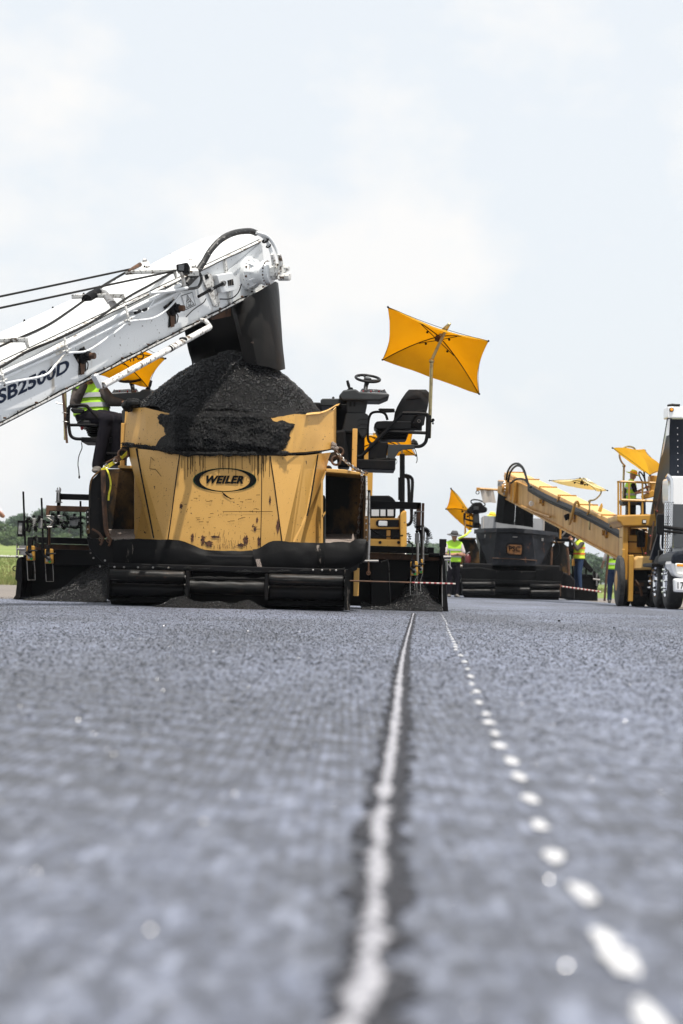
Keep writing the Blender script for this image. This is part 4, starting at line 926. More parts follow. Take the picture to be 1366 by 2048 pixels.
# levelling arms, posts and bars over the screed
def bar(name, m, *pts, d=31.0, r=None, w=None): return part(name, m, lambda b: b.ptube(list(pts), d, r, 8), smooth=True)
part('levelling_arm', 'black', lambda b: b.pbox(120, 988, 182, 999.5, 30.6, 30.72), bevel=0.006)
part('levelling_arm', 'rust', lambda b: b.pbox(98, 1012, 181, 1023, 30.5, 30.62), bevel=0.006)
part('levelling_arm', 'black', lambda b: b.prism([(736,1001),(842,1005),(842,1018.5),(736,1016)], 30.5, 30.62), bevel=0.006)
part('arm_post', 'black', lambda b: (b.pbox(112.5, 985.5, 120, 1004, 30.55, 30.7), b.pbox(113, 1004, 119, 1050, 30.57, 30.68)), bevel=0.004)
part('arm_post', 'rust', lambda b: (b.pbox(92, 1010.5, 98.5, 1032, 30.5, 30.62), b.ptube([(98,1050),(98,1100)], 30.56, 0.022, 8)), bevel=0.004)
part('arm_post', 'rust', lambda b: (b.pbox(833, 1006, 842, 1060, 30.5, 30.62), b.pbox(842.5, 1006, 847.5, 1125, 30.56, 30.66)), bevel=0.004)
part('post_collar', 'steel', lambda b: (b.pbox(110.5, 1003, 121.5, 1005, 30.53, 30.72), b.pbox(832, 1022, 848, 1024, 30.48, 30.68)))
bar('mast_bar', 'black', (46.5,983), (50.5,1092), d=30.6, r=0.0125); bar('mast_bar', 'black', (83,996), (86.5,1097), d=30.6, r=0.0125); bar('mast_bar', 'black', (161,1002), (161.5,1076), d=30.8, r=0.0125)
# sensor rack: brackets, cases and coiled leads
def coil(b, pts, R, turns, d, r=0.0045):
    base = smooth_path([P(p[0], p[1], d) for p in pts], 6); n = turns*9; out = []
    for i in range(n+1):
        t = i/n*(len(base)-1); k = min(int(t), len(base)-2); c = base[k].lerp(base[k+1], t-k); a = (base[k+1]-base[k]); e1, e2 = ortho(a)
        w = 2*math.pi*turns*i/n; out.append(c+(e1*math.cos(w)+e2*math.sin(w))*R)
    b.tube(out, r, 4)
for i, (pts, R, t) in enumerate((([(54,1040),(58,1036),(63,1042),(61,1056),(56,1064)], 0.02, 18), ([(52,1062),(56,1050),(52,1040)], 0.018, 14), ([(74,1062),(70,1055),(76,1040),(80,1032)], 0.02, 16), ([(88,1040),(91,1048),(90,1058)], 0.018, 10),
        ([(102,1028),(108,1027),(112,1034),(111,1046),(106,1056)], 0.02, 16), ([(126,1028),(133,1030),(136,1040),(131,1052),(127,1056),(124,1048)], 0.022, 20), ([(140,1038),(150,1036),(160,1035),(166,1034),(172,1038)], 0.018, 14), ([(159,1044),(157,1052),(150,1056),(140,1052)], 0.016, 14), ([(69,1073),(73,1080),(72,1094)], 0.03, 12), ([(164,1050),(165,1072)], 0.014, 8),
        ([(832,1024),(829,1040),(833,1056)], 0.02, 12), ([(840,1060),(843,1072),(841,1090),(843,1115)], 0.022, 20), ([(850,1058),(856,1066),(854,1084),(851,1104)], 0.024, 20), ([(832,1056),(840,1054),(850,1057),(858,1064),(862,1078)], 0.022, 16), ([(742,1058),(755,1068),(770,1073),(788,1073),(806,1071)], 0.010, 26), ([(822,1086),(826,1092),(822,1098)], 0.014, 6), ([(815,1066),(820,1074),(816,1082),(820,1086)], 0.018, 9))):
    part('coiled_lead', 'black', lambda b: coil(b, pts, R, t, 30.45))
part('rack_rail', 'black', lambda b: (b.pbox(48, 1043, 166, 1047, 30.62, 30.7), b.pbox(60, 1052, 162, 1055, 30.64, 30.7)))
for x0, y0, x1, y1, mm in ((64,1036,71,1058,'grey_box'),(76,1037,84,1057,'grey_box'),(100,1032,109,1055,'grey_box'),(139,1033,158,1052,'grey_box'),(830,1066,838,1088,'grey_box'),(845,1062,850,1082,'grey_box')):
    o = part('sensor_case', mm, lambda b: b.pbox(x0, y0, x1, y1, 30.48, 30.58), bevel=0.008)
    part('case_knob', 'black', lambda b: b.lathe(P((x0+x1)/2, y0, 30.53), (0,0,1), [(0, 0.012), (0.02, 0.022), (0.035, 0.018)], 10), o)
o = part('work_lamp', 'grey_box', lambda b: b.pbox(36.5, 1045, 44.5, 1069, 30.5, 30.58), bevel=0.006)
part('lamp_frame', 'black', lambda b: (b.pbox(35, 1041, 45.5, 1045.5, 30.49, 30.6), b.pbox(35, 1068, 45.5, 1073, 30.49, 30.6), b.pbox(35, 1045, 36.8, 1069, 30.495, 30.6), b.pbox(44.3, 1045, 45.8, 1069, 30.495, 30.6)), o)
for cx in (99, 121):
    part('truss_bracket', 'steel', lambda b: (b.ptube([(cx-6,1032),(cx+6,1032)], 30.45, 0.012, 6), b.ptube([(cx-6,1054),(cx+6,1054)], 30.45, 0.012, 6), b.ptube([(cx-6,1034),(cx+7,1044),(cx-4,1054)], 30.45, 0.010, 6)))
part('rack_wheel', 'black', lambda b: b.ring(P(129,1049,30.42), (0.3,-1,0.1), 0.035, 0.010, 16, 6))
part('lead_cable', 'black', lambda b: (b.ptube([(92,1053),(95,1058),(95,1072),(94,1090)], 30.42, 0.010, 6), b.ptube([(84,1082),(84,1100),(88,1112),(98,1117)], 30.2, 0.010, 6), b.ptube([(824,1092),(825,1110),(820,1126),(823,1136),(832,1142)], 30.2, 0.008, 6)), smooth=True)
part('marker_post', 'red', lambda b: b.pbox(64.5, 1075, 67, 1083, 30.6, 30.66))

# asphalt lying in front of the screed and clinging under the augers
def heap_from(fn, name, label, x0, x1, y0, y1, nx, ny, parent=None, nst=0, smin=0.006, smax=0.013, cat='asphalt'):
    rows = []; pts = []
    for i in range(ny):
        rows.append([Vector((x0+(x1-x0)*j/(nx-1), y0+(y1-y0)*i/(ny-1), 0)) for j in range(nx)])
    for row in rows:
        for p in row: p.z = fn(p.x, p.y)
    b = MB(); b.grid(rows); o = b.build(name, M['pile'], parent, smooth=True, kind='stuff')
    if parent is None: o['label'] = label
    if nst:
        X = x0+(x1-x0)*rng.random(nst); Y = y0+(y1-y0)*rng.random(nst); ps = [(x, y, fn(x, y)) for x, y in zip(X, Y)]
        ps = [p for p in ps if p[2] > 0.004]
        stones('loose_mix', ps, smin, smax, M['pile_stone'], o)
    return o
def gx(px, d): return G(px, d).x
def nzz(x, y, s, a): return a*(noise.noise(Vector((x*s, y*s, 7)))+0.5*noise.noise(Vector((x*s*2.3, y*s*2.3, 17))))
xa, xb = gx(60, 30.6), gx(226, 30.6)
def hl_(x, y):
    u = (x-xa)/(xb-xa); e = min(1, max(0, (y-29.75)/1.1)); prof = 0.05+0.42*sstep(0.05, 0.85, u)
    return prof*e**0.8+nzz(x, y, 5, 0.05)*e-0.01
heap_from(hl_, 'asphalt_windrow', 'heap of loose black asphalt in front of the screed at the left', xa, xb, 29.7, 31.3, 60, 50, nst=5200)
xa2, xb2 = gx(722, 30.6), gx(880, 30.6)
def hr_(x, y):
    u = (x-xa2)/(xb2-xa2); e = min(1, max(0, (y-29.75)/1.1)); prof = 0.06+0.37*math.exp(-((u-0.70)/0.17)**2)+0.05*u
    return prof*e**0.8+nzz(x, y, 5, 0.05)*e-0.01
heap_from(hr_, 'asphalt_windrow', 'heap of loose black asphalt before the screed at the right, behind the striped rod', xa2, xb2, 29.7, 31.3, 60, 50, nst=5200)
xa3, xb3 = gx(286, 27.0), gx(560, 27.0)
def hf_(x, y):
    u = (x-xa3)/(xb3-xa3); e = math.exp(-((y-27.05)/0.28)**2)
    return (0.125*math.exp(-((u-0.27)/0.12)**2)+0.085*math.exp(-((u-0.53)/0.12)**2)+0.10*math.exp(-((u-0.76)/0.10)**2))*e*(1+0.25*noise.noise(Vector((x*9, y*9, 0))))-0.008
heap_from(hf_, 'spilled_asphalt', 'low ridge of spilled asphalt on the ground under the push rollers', xa3, xb3, 26.3, 27.8, 90, 50, nst=5200, smin=0.005, smax=0.010)

# caked asphalt along the bumper
for k, (pts, r) in enumerate((([(218,1133,27.36),(260,1134,27.36),(330,1135,27.36),(420,1138,27.36)], 0.012), ([(470,1143,27.36),(520,1144,27.36),(600,1142,27.36),(690,1139,27.36)], 0.014), ([(216,1198,27.3),(300,1199,27.3),(372,1198,27.3)], 0.022), ([(535,1203,27.3),(600,1206,27.3),(690,1207,27.3)], 0.022), ([(372,1156,27.25),(430,1157,27.25),(534,1158,27.25)], 0.014))):
    base = smooth_path([P(*p) for p in pts], 14); b = MB(); rows = []
    for p in base:
        w = max(0.15, 1+1.1*noise.noise(Vector((p.x*9, k*3.1, 0)))+0.6*noise.noise(Vector((p.x*31, k, 2))))*r
        rows.append([p+Vector((0, -math.cos(t)*w, math.sin(t)*w*1.3)) for t in np.linspace(0, 2*math.pi, 9)])
    b.grid(rows); b.build('caked_asphalt', M['pile'], pv, smooth=True)
# ================================================================ hopper insert (sits in the paver's hopper)
hi = thing('hopper_insert', 'dented yellow steel hopper insert with oval emblem, heaped with black asphalt', 'hopper insert', P(450, 1100, 28.4))
def pan(name, pts, m='yellow', t=0.012, parent=hi, **k):
    b = MB(); b.panel([P(*p) for p in pts], t); return b.build(name, M[m], parent, **k)
fd = 27.75
def dented_front():
    n, h = 26, 18; rows = []
    for i in range(h+1):
        v = i/h; xl = 360+(331-360)*v; xr = 540+(568-540)*v; yl = 905+(1108-905)*v; yr = 911+(1108-911)*v; row = []
        for j in range(n+1):
            u = j/n; x = xl+(xr-xl)*u; y = yl+(yr-yl)*u
            row.append(P(x, y, fd+0.004*noise.noise(Vector((u*3, v*3, 4)))+0.002*noise.noise(Vector((u*7, v*6, 9)))))
        rows.append(row)
    b = MB(); b.grid(rows, 0.012); return b.build('front_panel', M['yellow'], hi, smooth=True)
front = dented_front()
pan('corner_panel', [(273,897,28.30),(360,906.5,fd+.004),(333.5,1100,fd+.01),(310,1100,28.02)])
pan('corner_panel', [(252,892,28.62),(273,896.5,28.305),(310,1100,28.025),(287,996,28.42)])
pan('corner_panel', [(540.5,911.5,fd+.004),(609,911,28.06),(581,1100,27.98),(567,1100,fd+.01)])
pan('corner_panel', [(609.3,911,28.065),(636,908,28.30),(614,1032,28.12),(597,1100,28.05),(581.3,1100,27.985)])
pan('corner_panel', [(636.3,908,28.305),(662,905,28.62),(651,942,28.55),(614.3,1032,28.125)])
pan('gusset', [(268.5,944,28.5),(286,996,28.48),(312,1100,28.3),(268.5,1100,28.5)])
pan('gusset', [(651,943,28.55),(643,962,28.5),(643,1100,28.5),(592,1100,28.1),(614,1034,28.16)])
# tarred seams
part('tar_seam', 'tarred', lambda b: b.ptube([(273,897,28.29),(282,944,28.23),(297,1020,28.11),(308,1076,28.03)], 28, [0.014,0.010,0.008,0.005][0], 6), hi)
part('tar_seam', 'tarred', lambda b: b.ptube([(359.5,908,fd-.004),(352,960,fd-.004),(343,1030,fd-.004),(335,1085,fd-.004)], 28, 0.007, 6), hi)
part('tar_seam', 'tarred', lambda b: b.ptube([(540.5,913,fd-.004),(549,970,fd-.004),(557,1030,fd-.004),(564,1082,fd-.004)], 28, 0.006, 6), hi)
part('tar_seam', 'tarred', lambda b: b.ptube([(523.5,910,fd-.002),(523.5,950,fd-.002),(523,1010,fd-.002),(521,1095,fd-.002)], 28, 0.0045, 6), hi)
part('tar_seam', 'tarred', lambda b: b.ptube([(636,909,28.29),(630,945,28.24),(621,1000,28.16),(614,1032,28.11)], 28, 0.009, 6), hi)
# collar
rim = [(253.5,817,28.75),(289,815,28.36),(349,830,27.86),(440,838,27.84),(545,836,27.86),(590,828,28.02),(617,829,28.2),(667,820,28.7)]
low = [(249,884,28.68),(294,891,28.32),(360,903,27.80),(440,906,27.78),(545,906,27.80),(585,905,27.98),(611,904,28.16),(667,898,28.66)]
for k in range(len(rim)-1):
    a, b_, c, d = rim[k], rim[k+1], low[k+1], low[k]; n = 8; rows = []
    for i in range(n+1):
        v = i/n; rows.append([P(*[(a[q]+(b_[q]-a[q])*u)*(1-v)+(d[q]+(c[q]-d[q])*u)*v+(0.02*noise.noise(Vector((k+u*2, v*2, 3))) if q == 2 and 0 < u < 1 else 0)+((1.2*noise.noise(Vector((k*3+u*5, 0, 8)))) if q == 1 and v == 0 else 0) for q in range(3)]) for u in np.linspace(0, 1, 9)])
    b = MB(); b.grid(rows, 0.012); b.build('collar_panel', M['yellow'], hi, smooth=True)
pan('collar_side', [(667.3,820,28.7),(672.5,814,30.0),(672.5,888,30.0),(667.3,898,28.66)])
pan('collar_side', [(253,817,28.76),(262,815,30.0),(262,880,30.0),(248.7,884,28.69)])
pan('collar_back', [(262,826,29.95),(668,826,29.95),(668,890,29.95),(262,890,29.95)])
part('rim_lip', 'yellow', lambda b: b.grid([[P(x+o*0.8, y-o*1.2+0.9*noise.noise(Vector((x*0.06, o, 2))), d+o*0.03) for x, y, d in ((612,829.5,28.14),(625,828,28.25),(640,827,28.4),(652,823,28.55),(662,818,28.66),(671,812,28.75),(677,809.5,28.9))] for o in (-1.4, 0.2, 1.8)], 0.008), hi, smooth=True)
def crust(name, pts, r, seed, parent, m='pile', amp=0.55):
    base = smooth_path([P(*p) for p in pts], 8); b = MB(); rows = []; n = 9
    for i, p in enumerate(base):
        row = []
        for k in range(n):
            t = 2*math.pi*k/n; q = Vector((0, -math.cos(t), math.sin(t))); rr = r*(1+amp*noise.noise(Vector((p.x*11, p.z*11+k*0.35, seed)))+0.4*amp*noise.noise(Vector((p.x*37, k*0.9, seed))))
            row.append(p+q*rr)
        rows.append(row+[row[0]])
    b.grid(rows); b.f.append(tuple(range(n))); b.f.append(tuple((len(base)-1)*(n+1)+k for k in range(n)))
    o = b.build(name, M[m], parent, smooth=True)
    return o, base
cr1, base1 = crust('asphalt_crust', [(245,888,28.62),(268,891,28.40),(294,895,28.24),(325,900,27.96),(360,906,27.74),(440,908,27.71),(500,907.5,27.71),(577,907,27.86)], 0.024, 4, hi, amp=1.1)
cr2, base2 = crust('asphalt_crust', [(577,907,27.88),(611,906,28.09),(640,903,28.35),(668,897,28.6),(674,890,28.66)], 0.007, 9, hi, amp=1.0)
part('asphalt_clod', 'grit', lambda b: [b.blob(P(667+random.uniform(-3, 7), 893+random.uniform(-7, 5), 28.6), random.uniform(0.015, 0.035), i+1) for i in range(9)], hi)
# side hooks with lifting rings
for pts, x, y, r, d in (([(244,893),(258,893),(262,912),(246,918),(238,908)], 246, 908.5, 0.056, 28.5), ([(662,905),(674,902),(676,918),(664,926),(656,920)], 672, 921, 0.052, 28.5), ([(664,893),(676,895),(680,905),(670,908)], 679, 903, 0.045, 28.7), ([(650,930),(658,932),(660,940),(652,942)], 657, 938, 0.03, 28.6)):
    o = part('lifting_lug', 'yellow_dirty_shade', lambda b: b.prism(pts, d+0.02, d+0.05), hi)
    part('lifting_ring', 'rust', lambda b: b.ring(P(x, y, d), (0.15, -1, 0.1), r, 0.014, 18, 8), o, smooth=True)
# emblem: oval with crescent ends, lettering
def oval(u): return math.cos(u), math.sin(u)
cx, cy, ed = 449.5, 960, fd-0.006
def oval_ring(a0, b0, c0, a1, b1, c1, m, name, d):
    b = MB(); n = 72; o_ = [P(cx+c0+a0*oval(2*math.pi*i/n)[0], cy+b0*oval(2*math.pi*i/n)[1], d) for i in range(n)]; i_ = [P(cx+c1+a1*oval(2*math.pi*i/n)[0], cy+b1*oval(2*math.pi*i/n)[1], d) for i in range(n)]
    b.add(o_+i_, [(i, (i+1) % n, n+(i+1) % n, n+i) for i in range(n)]); return b.build(name, M[m], hi)
oval_ring(63.5, 23.9, 0, 61.6, 22.9, 0, 'green_ink', 'emblem_outline', ed)
oval_ring(61.8, 23.0, 0, 50.5, 22.2, 0.3, 'ink', 'emblem_crescents', ed-0.001)
part('emblem_arrow', 'ink', lambda b: b.add([P(*p, ed-0.002) for p in ((505,952),(513.5,960),(503,972),(506.5,961))], [(0,1,2,3)]), hi)
text_on('WEILER', (P(410,967,fd-.006),P(486.5,967.5,fd-.006),P(489,951.5,fd-.006),P(412.5,951,fd-.006)), M['ink'], hi, 'emblem_lettering', shear=0.2, bold=0.055, proud=0.002, space=1.08)
m_burn_ = mat('burnt rust stain', (0.10, 0.035, 0.014), 0.8, layers=[(26, 0.45, 0.62, (0.012, 0.007, 0.005), None)])
m_burn = m_burn_
# scrapes: chalk arrow, scratches, rust burns
q4 = lambda x0, y0, x1, y1, d=fd-.005: (P(x0, y1, d), P(x1, y1, d), P(x1, y0, d), P(x0, y0, d))
strokes([[(0.1,0.98),(0,0.02),(0.5,0.1),(1,-0.25)],[(0.1,0.98),(0.4,0.72)]], (P(301,938,28.10),P(324,945,27.95),P(324,914,27.95),P(301,914,28.10)), 0.006, M['ink'], hi, 'chalk_mark', 0.012)
sc_l = []
for i in range(60):
    u, v = random.random(), random.random(); h = random.random() < 0.6; ln = random.uniform(0.01, 0.05)
    sc_l.append([(u, v), (u+(ln if h else 0.004), v+(0.003 if h else ln))])
strokes(sc_l, q4(358, 990, 520, 1062), 0.0045, M['ink'], hi, 'scratches')['kind'] = 'stuff'
sc_l = []
for i in range(70):
    u = random.gauss(0.5, 0.28); v = random.random()**2*0.9; sc_l.append([(u, v), (u+0.002, v+random.uniform(0.04, 0.22))])
strokes(sc_l, q4(395, 1062, 510, 1098), 0.0035, m_burn, hi, 'drip_marks')['kind'] = 'stuff'
strokes([[(0, 0.5), (1, 0.5)]], q4(446, 1022, 545, 1024), 0.005, M['ink'], hi, 'scratches')
strokes([[(0, 1), (0.55, 0.4), (1, 0)], [(0.1, 0.7), (0.6, 0.25)]], q4(445, 985, 462, 998), 0.010, M['ink'], hi, 'scratches')
dr = []
for i in range(55):
    u = random.random(); dr.append([(u, 1.0), (u+0.001, 1.0-random.random()**2*0.9-0.02)])
for u, l in ((0.86, 0.95), (0.865, 0.7), (0.94, 0.6), (0.985, 0.8), (0.02, 0.5)): dr.append([(u, 1.0), (u, 1-l)])
strokes(dr, q4(360, 908, 542, 965), 0.0045, M['ink'], hi, 'tar_drips')['kind'] = 'stuff'
def stain(x, y, w, h, seed):
    b = MB(); n = 40; o = [P(x+w*math.cos(t)*(1+0.75*noise.noise(Vector((math.cos(t)*2.6, math.sin(t)*2.6, seed)))), y+h*math.sin(t)*(1+0.75*noise.noise(Vector((math.cos(t)*2.6, math.sin(t)*2.6, seed+5)))), fd-0.0065) for t in np.linspace(0, 2*math.pi, n, False)]
    b.add([P(x, y, fd-0.0065)]+o, [(0, 1+i, 1+(i+1) % n) for i in range(n)]); b.build('rust_stain', m_burn, hi)
for a in ((406,1078,3.5,9,1),(418,1087,8,5,2),(430,1074,9,2.5,3),(492,1080,4.5,8,4),(482,1090,6,3,6),(514,1040,2,6,7),(510,1058,2.5,5,8),(385,1076,3,8,9),(518,1082,3,9,10),(362,1012,2.5,5,11),(540,1000,2,9,12),(556,1050,3,14,13)): stain(*a)

# asphalt heaped in the insert
c0 = P(462, 700, 28.8); apex = c0.z-0.02; rimz = P(460, 832, 28.4).z; cxw, cyw = c0.x, 28.85
x0w, x1w = P(262, 825, 28.6).x, P(664, 822, 28.6).x
_rw = [(P(a, b_, c).x, c) for a, b_, c in rim]
def rim_depth(x):
    for (xa_, da), (xb_, db) in zip(_rw, _rw[1:]):
        if xa_ <= x <= xb_: return da+(db-da)*(x-xa_)/(xb_-xa_)
    return 28.8
def mound(x, y):
    dx = (x-cxw)/(1.18 if x < cxw else 1.16); dy = (y-cyw)/(1.0 if y < cyw else 1.1); r = math.sqrt(dx*dx+dy*dy)
    z = apex-(apex-rimz)*((0.42*r+0.58*r*r if x < cxw else 0.18*r+0.82*r*r)-0.02)+nzz(x, y, 6, 0.022)+nzz(x, y, 17, 0.010)
    return max(z, rimz-0.10)
hx, hy = 170, 120; rows = []; spots = []
for i in range(hy):
    row = []
    for j in range(hx):
        x = x0w+(x1w-x0w)*j/(hx-1); q = rim_depth(x)+0.03; y = q+(29.9-q)*(i/(hy-1))**1.2; row.append(Vector((x, y, mound(x, y))))
    rows.append(row)
b = MB(); b.grid(rows); heap = b.build('asphalt_heap', M['pile'], smooth=True, kind='stuff'); heap['label'] = 'cone of fresh black asphalt heaped in the yellow hopper insert'
for _ in range(17000):
    x = random.uniform(x0w, x1w); q = rim_depth(x)+0.03; y = q+(29.5-q)*random.random(); spots.append((x, y, mound(x, y)))
stones('loose_mix', spots, 0.007, 0.017, M['pile_stone'], heap)
# clod spilling over the upper left edge, and the slab that slid down over the collar
b = MB()
for i in range(14): b.blob(P(252+i*2.6+random.uniform(-2, 2), 812-0.9*i*(i < 8)+random.uniform(-3, 3), 28.6+random.uniform(-.1, .1)), (random.uniform(0.04, 0.085), 0.07, random.uniform(0.035, 0.07)), i+1, 12, 9)
b.build('asphalt_clod', M['pile'], heap, smooth=True)
out = [(300,824),(313,829),(316,842),(329,858),(337,879),(333,893),(345,904),(400,909),(440,910),(500,909),(560,908),(574,896),(582,869),(588,850),(574,843),(545,839),(520,820),(440,808),(350,812)]
def inside(x, y):
    c = False; j = len(out)-1
    for i in range(len(out)):
        if (out[i][1] > y) != (out[j][1] > y) and x < (out[j][0]-out[i][0])*(y-out[i][1])/(out[j][1]-out[i][1])+out[i][0]: c = not c
        j = i
    return c
def edge_d(x, y):
    best = 1e9
    for (ax, ay), (bx, by) in zip(out, out[1:]+out[:1]):
        t = max(0, min(1, ((x-ax)*(bx-ax)+(y-ay)*(by-ay))/((bx-ax)**2+(by-ay)**2+1e-9))); best = min(best, math.hypot(x-ax-(bx-ax)*t, y-ay-(by-ay)*t))
    return best if inside(x, y) else -best
def collar_d(x, y):
    xs = [r[0] for r in rim]; i = max(0, min(len(rim)-2, sum(1 for v in xs if v < x)-1)); t = (x-rim[i][0])/(rim[i+1][0]-rim[i][0])
    dr = rim[i][2]+(rim[i+1][2]-rim[i][2])*t; dl = low[i][2]+(low[i+1][2]-low[i][2])*t; v = max(0, min(1, (y-832)/72)); return dr+(dl-dr)*v+max(0, 833-y)*S(28)*1.25
gxs = np.linspace(298, 592, 130); gys = np.linspace(804, 912, 64); rows = []; spots = []
for y in gys:
    row = []
    for x in gxs:
        jx = x+2.5*noise.noise(Vector((x*0.15, y*0.15, 1))); e = edge_d(jx, y)+5*noise.noise(Vector((x*0.07, y*0.07, 5)))
        th = 0.085*sstep(0, 16, e)*(0.55+0.45*sstep(825, 890, y))*(1+0.7*noise.noise(Vector((x*0.035, y*0.05, 2))))+0.02*noise.noise(Vector((x*0.2, y*0.2, 3)))*sstep(0, 8, e)
        th += 0.05*sstep(12, 30, e)*max(0, noise.noise(Vector((x*0.03, y*0.03, 12))))
        d = collar_d(x, y)-(th if e > 0 else -0.04)
        row.append(P(x, y, d))
        if e > 1 and random.random() < 0.85: spots.append(tuple(P(x+random.uniform(-1, 1), y+random.uniform(-.8, .8), d)))
    rows.append(row)
b = MB(); b.grid(rows); slab = b.build('slumped_slab', M['pile'], heap, smooth=True, kind='stuff')
stones('loose_mix', spots, 0.005, 0.012, M['pile_stone'], slab, 0)
stones('crust_mix', [(p.x+random.gauss(0, .01), p.y-0.02+random.gauss(0, .01), p.z+random.gauss(0, .014)) for p in base1 for _ in range(14)], 0.004, 0.010, M['pile_stone'], cr1, 0)

# ---------------------------------------------------------------- strap and chain
st = thing('ratchet_strap', 'yellow ratchet strap tied from the rusty ring to the left hopper wing', 'strap', P(210, 940, 28.0))
part('webbing', 'strap', lambda b: b.grid([[p+Vector((0, 0, o)) for p in smooth_path([P(254,906,28.46),P(246,914,28.40),P(236,921,28.3),(P(222,929,28.15)),P(208,938,28.02),P(202,941,28.0)])] for o in (-0.024, 0.024)], 0.004), st, smooth=True)
part('ratchet', 'rust', lambda b: (b.prism([(228,918),(238,912),(243,918),(232,926)], 28.2, 28.28), b.ptube([(212,925),(226,918),(238,911)], 28.18, 0.008, 6), b.ptube([(231,916),(235,926)], 28.18, 0.012, 6)), st)
part('buckle', 'steel', lambda b: (b.ring(P(231,922,28.17), (0.3,-1,0.2), 0.026, 0.005, 10, 5), b.ring(P(213,932,28.05), (0.3,-1,0.2), 0.022, 0.005, 10, 5)), st)
part('strap_tail', 'strap', lambda b: b.grid([[p+Vector((o, 0, 0)) for p in smooth_path([P(212,936,27.98),P(217,946,27.95),P(221,962,27.95),P(221,975,27.95),P(218,988,27.95),P(217,1001,27.95)])] for o in (-0.010, 0.010)], 0.003), st, smooth=True)
part('hook', 'rust', lambda b: (b.ptube([(184,1058),(195,1064),(202,1072),(204,1084),(200,1090)], 27.72, 0.014, 6), b.ptube([(213,1062),(216,1070),(220,1085),(217,1092)], 27.72, 0.014, 6), b.ring(P(218,1080,27.72), (0.4,-1,0), 0.028, 0.008, 12, 6), b.ring(P(203,1078,27.72), (0.4,-1,0), 0.028, 0.008, 12, 6)), st, smooth=True)
def chain(label, pts, d, r, step):
    root = thing('chain', label, 'chain', P(pts[0][0], pts[0][1], d)); path = smooth_path([P(p[0], p[1], p[2] if len(p) > 2 else d) for p in pts], 10)
    L_ = 0; acc = [0]
    for a, b_ in zip(path, path[1:]): L_ += (b_-a).length; acc.append(L_)
    n = int(L_/step)
    for i in range(n):
        s_ = (i+0.5)*step; k = max(0, sum(1 for a in acc if a <= s_)-1); k = min(k, len(path)-2); t = (s_-acc[k])/max(1e-6, acc[k+1]-acc[k]); c = path[k].lerp(path[k+1], t); a = (path[k+1]-path[k]).normalized(); e1, e2 = ortho(a); e = e1 if i % 2 else e2
        b = MB(); b.tube([c+a*math.cos(w)*step*0.72+e*math.sin(w)*step*0.42 for w in np.linspace(0, 2*math.pi, 10, False)], r, 5, True); b.build('chain_link', M['steel'] if i % 3 else M['rust'], root, smooth=True)
chain('slack chain from the rusty rings down across the right hopper wing', [(672,903,28.5),(690,922,28.35),(708,935,28.2),(722,943,28.05),(735,946,28.0)], 28.2, 0.0075, 0.036)
chain('thin chain hanging inside the dark opening of the right hopper wing', [(724,946,28.1),(725,965,28.1),(722,1000,28.4),(718,1040,28.6),(716,1068,28.7)], 28.3, 0.0055, 0.032)

# ---------------------------------------------------------------- striped guide rod, grade control boxes, wrench
gr = thing('guide_rod', 'thin steering guide rod with red and white stripes, sticking out right of the near paver', 'rod', P(695,1162,27.4))
gp = lambda t: P(695+(911-695)*t, 1161.5+(1167.5-1161.5)*t, 27.5)
part('rod', 'rust', lambda b: b.tube([gp(0), gp(0.60)], 0.010, 6), gr)
for i in range(16):
    t0 = 0.60+0.4*i/16; part('stripe', 'cloth_white' if i % 2 else 'red', lambda b: b.tube([gp(t0), gp(t0+0.025)], 0.0100, 6), gr)
def control_box(x0, y0, x1, y1, lx0, lx1, ly, label, d, knob):
    r_ = thing('grade_sensor', label, 'sensor', P((x0+x1)/2, y1, d), 'yellow grade sensors with wire paddles'); w = x1-x0; h = y1-y0
    part('housing', 'yellow_clean', lambda b: b.prism([(x0,y0+h*.06),(x0+w*.3,y0),(x1-w*.05,y0+h*.03),(x1,y0+h*.2),(x1,y1),(x0,y1)], d, d+0.08), r_, bevel=0.008)
    part('face_plate', 'black', lambda b: b.pbox(x0+w*.15, y0-h*.1, x0+w*.6, y0+h*.34, d-0.02, d+0.03), r_, bevel=0.004)
    part('clamp_lever', 'black', lambda b: (b.ptube([(x0+w*.4,y0+h*.36),(x0+w*.9,y0+h*.34),(x1+w*.35,y0+h*.36)], d-0.03, 0.012, 6), b.lathe(P(x0+w*.4,y0+h*.36,d), (0,-1,0), [(0,0.03),(0.03,0.03),(0.035,0.02)], 12)), r_, smooth=True)
    part('dial', 'steel', lambda b: b.lathe(P(x0+w*.45,y0+h*.68,d-.002), (0,-1,0), [(0,0.032),(0.02,0.032),(0.025,0.02)], 14), r_)
    part('lead', 'black', lambda b: b.ptube([(x0-w*.1,y0+h*.42),(x0+w*.2,y0+h*.6),(x0+w*.6,y0+h*.76)], d-0.04, 0.016, 6), r_, smooth=True)
    part('sticker', 'green_dot', lambda b: b.lathe(P(x0+w*.6,y1-h*.12,d-.003), (0,-1,0), [(0,0.017),(0.004,0.017)], 14), r_)
    part('decal', 'cloth_white', lambda b: b.pbox(x0+w*.14, y1-h*.26, x0+w*.36, y1-h*.12, d-0.004, d), r_)
    part('wire_paddle', 'steel', lambda b: b.tube([P(x0+w*.06,y1,d+.03),P(lx0,ly-20,d),P(lx0+1,ly,d-.02),P(lx1,ly,d-.02),P(lx1-.5,ly-20,d),P(x1-w*.05,y1,d+.03)], 0.0042, 5), r_)
control_box(53, 1091, 69, 1121, 55, 70.5, 1160, 'yellow grade sensor by the outer mast bar left of the near paver', 30.2, 1)
control_box(89.5, 1097, 106, 1127, 91.5, 107, 1163, 'yellow grade sensor on the inner mast bar left of the near paver', 30.2, 1)
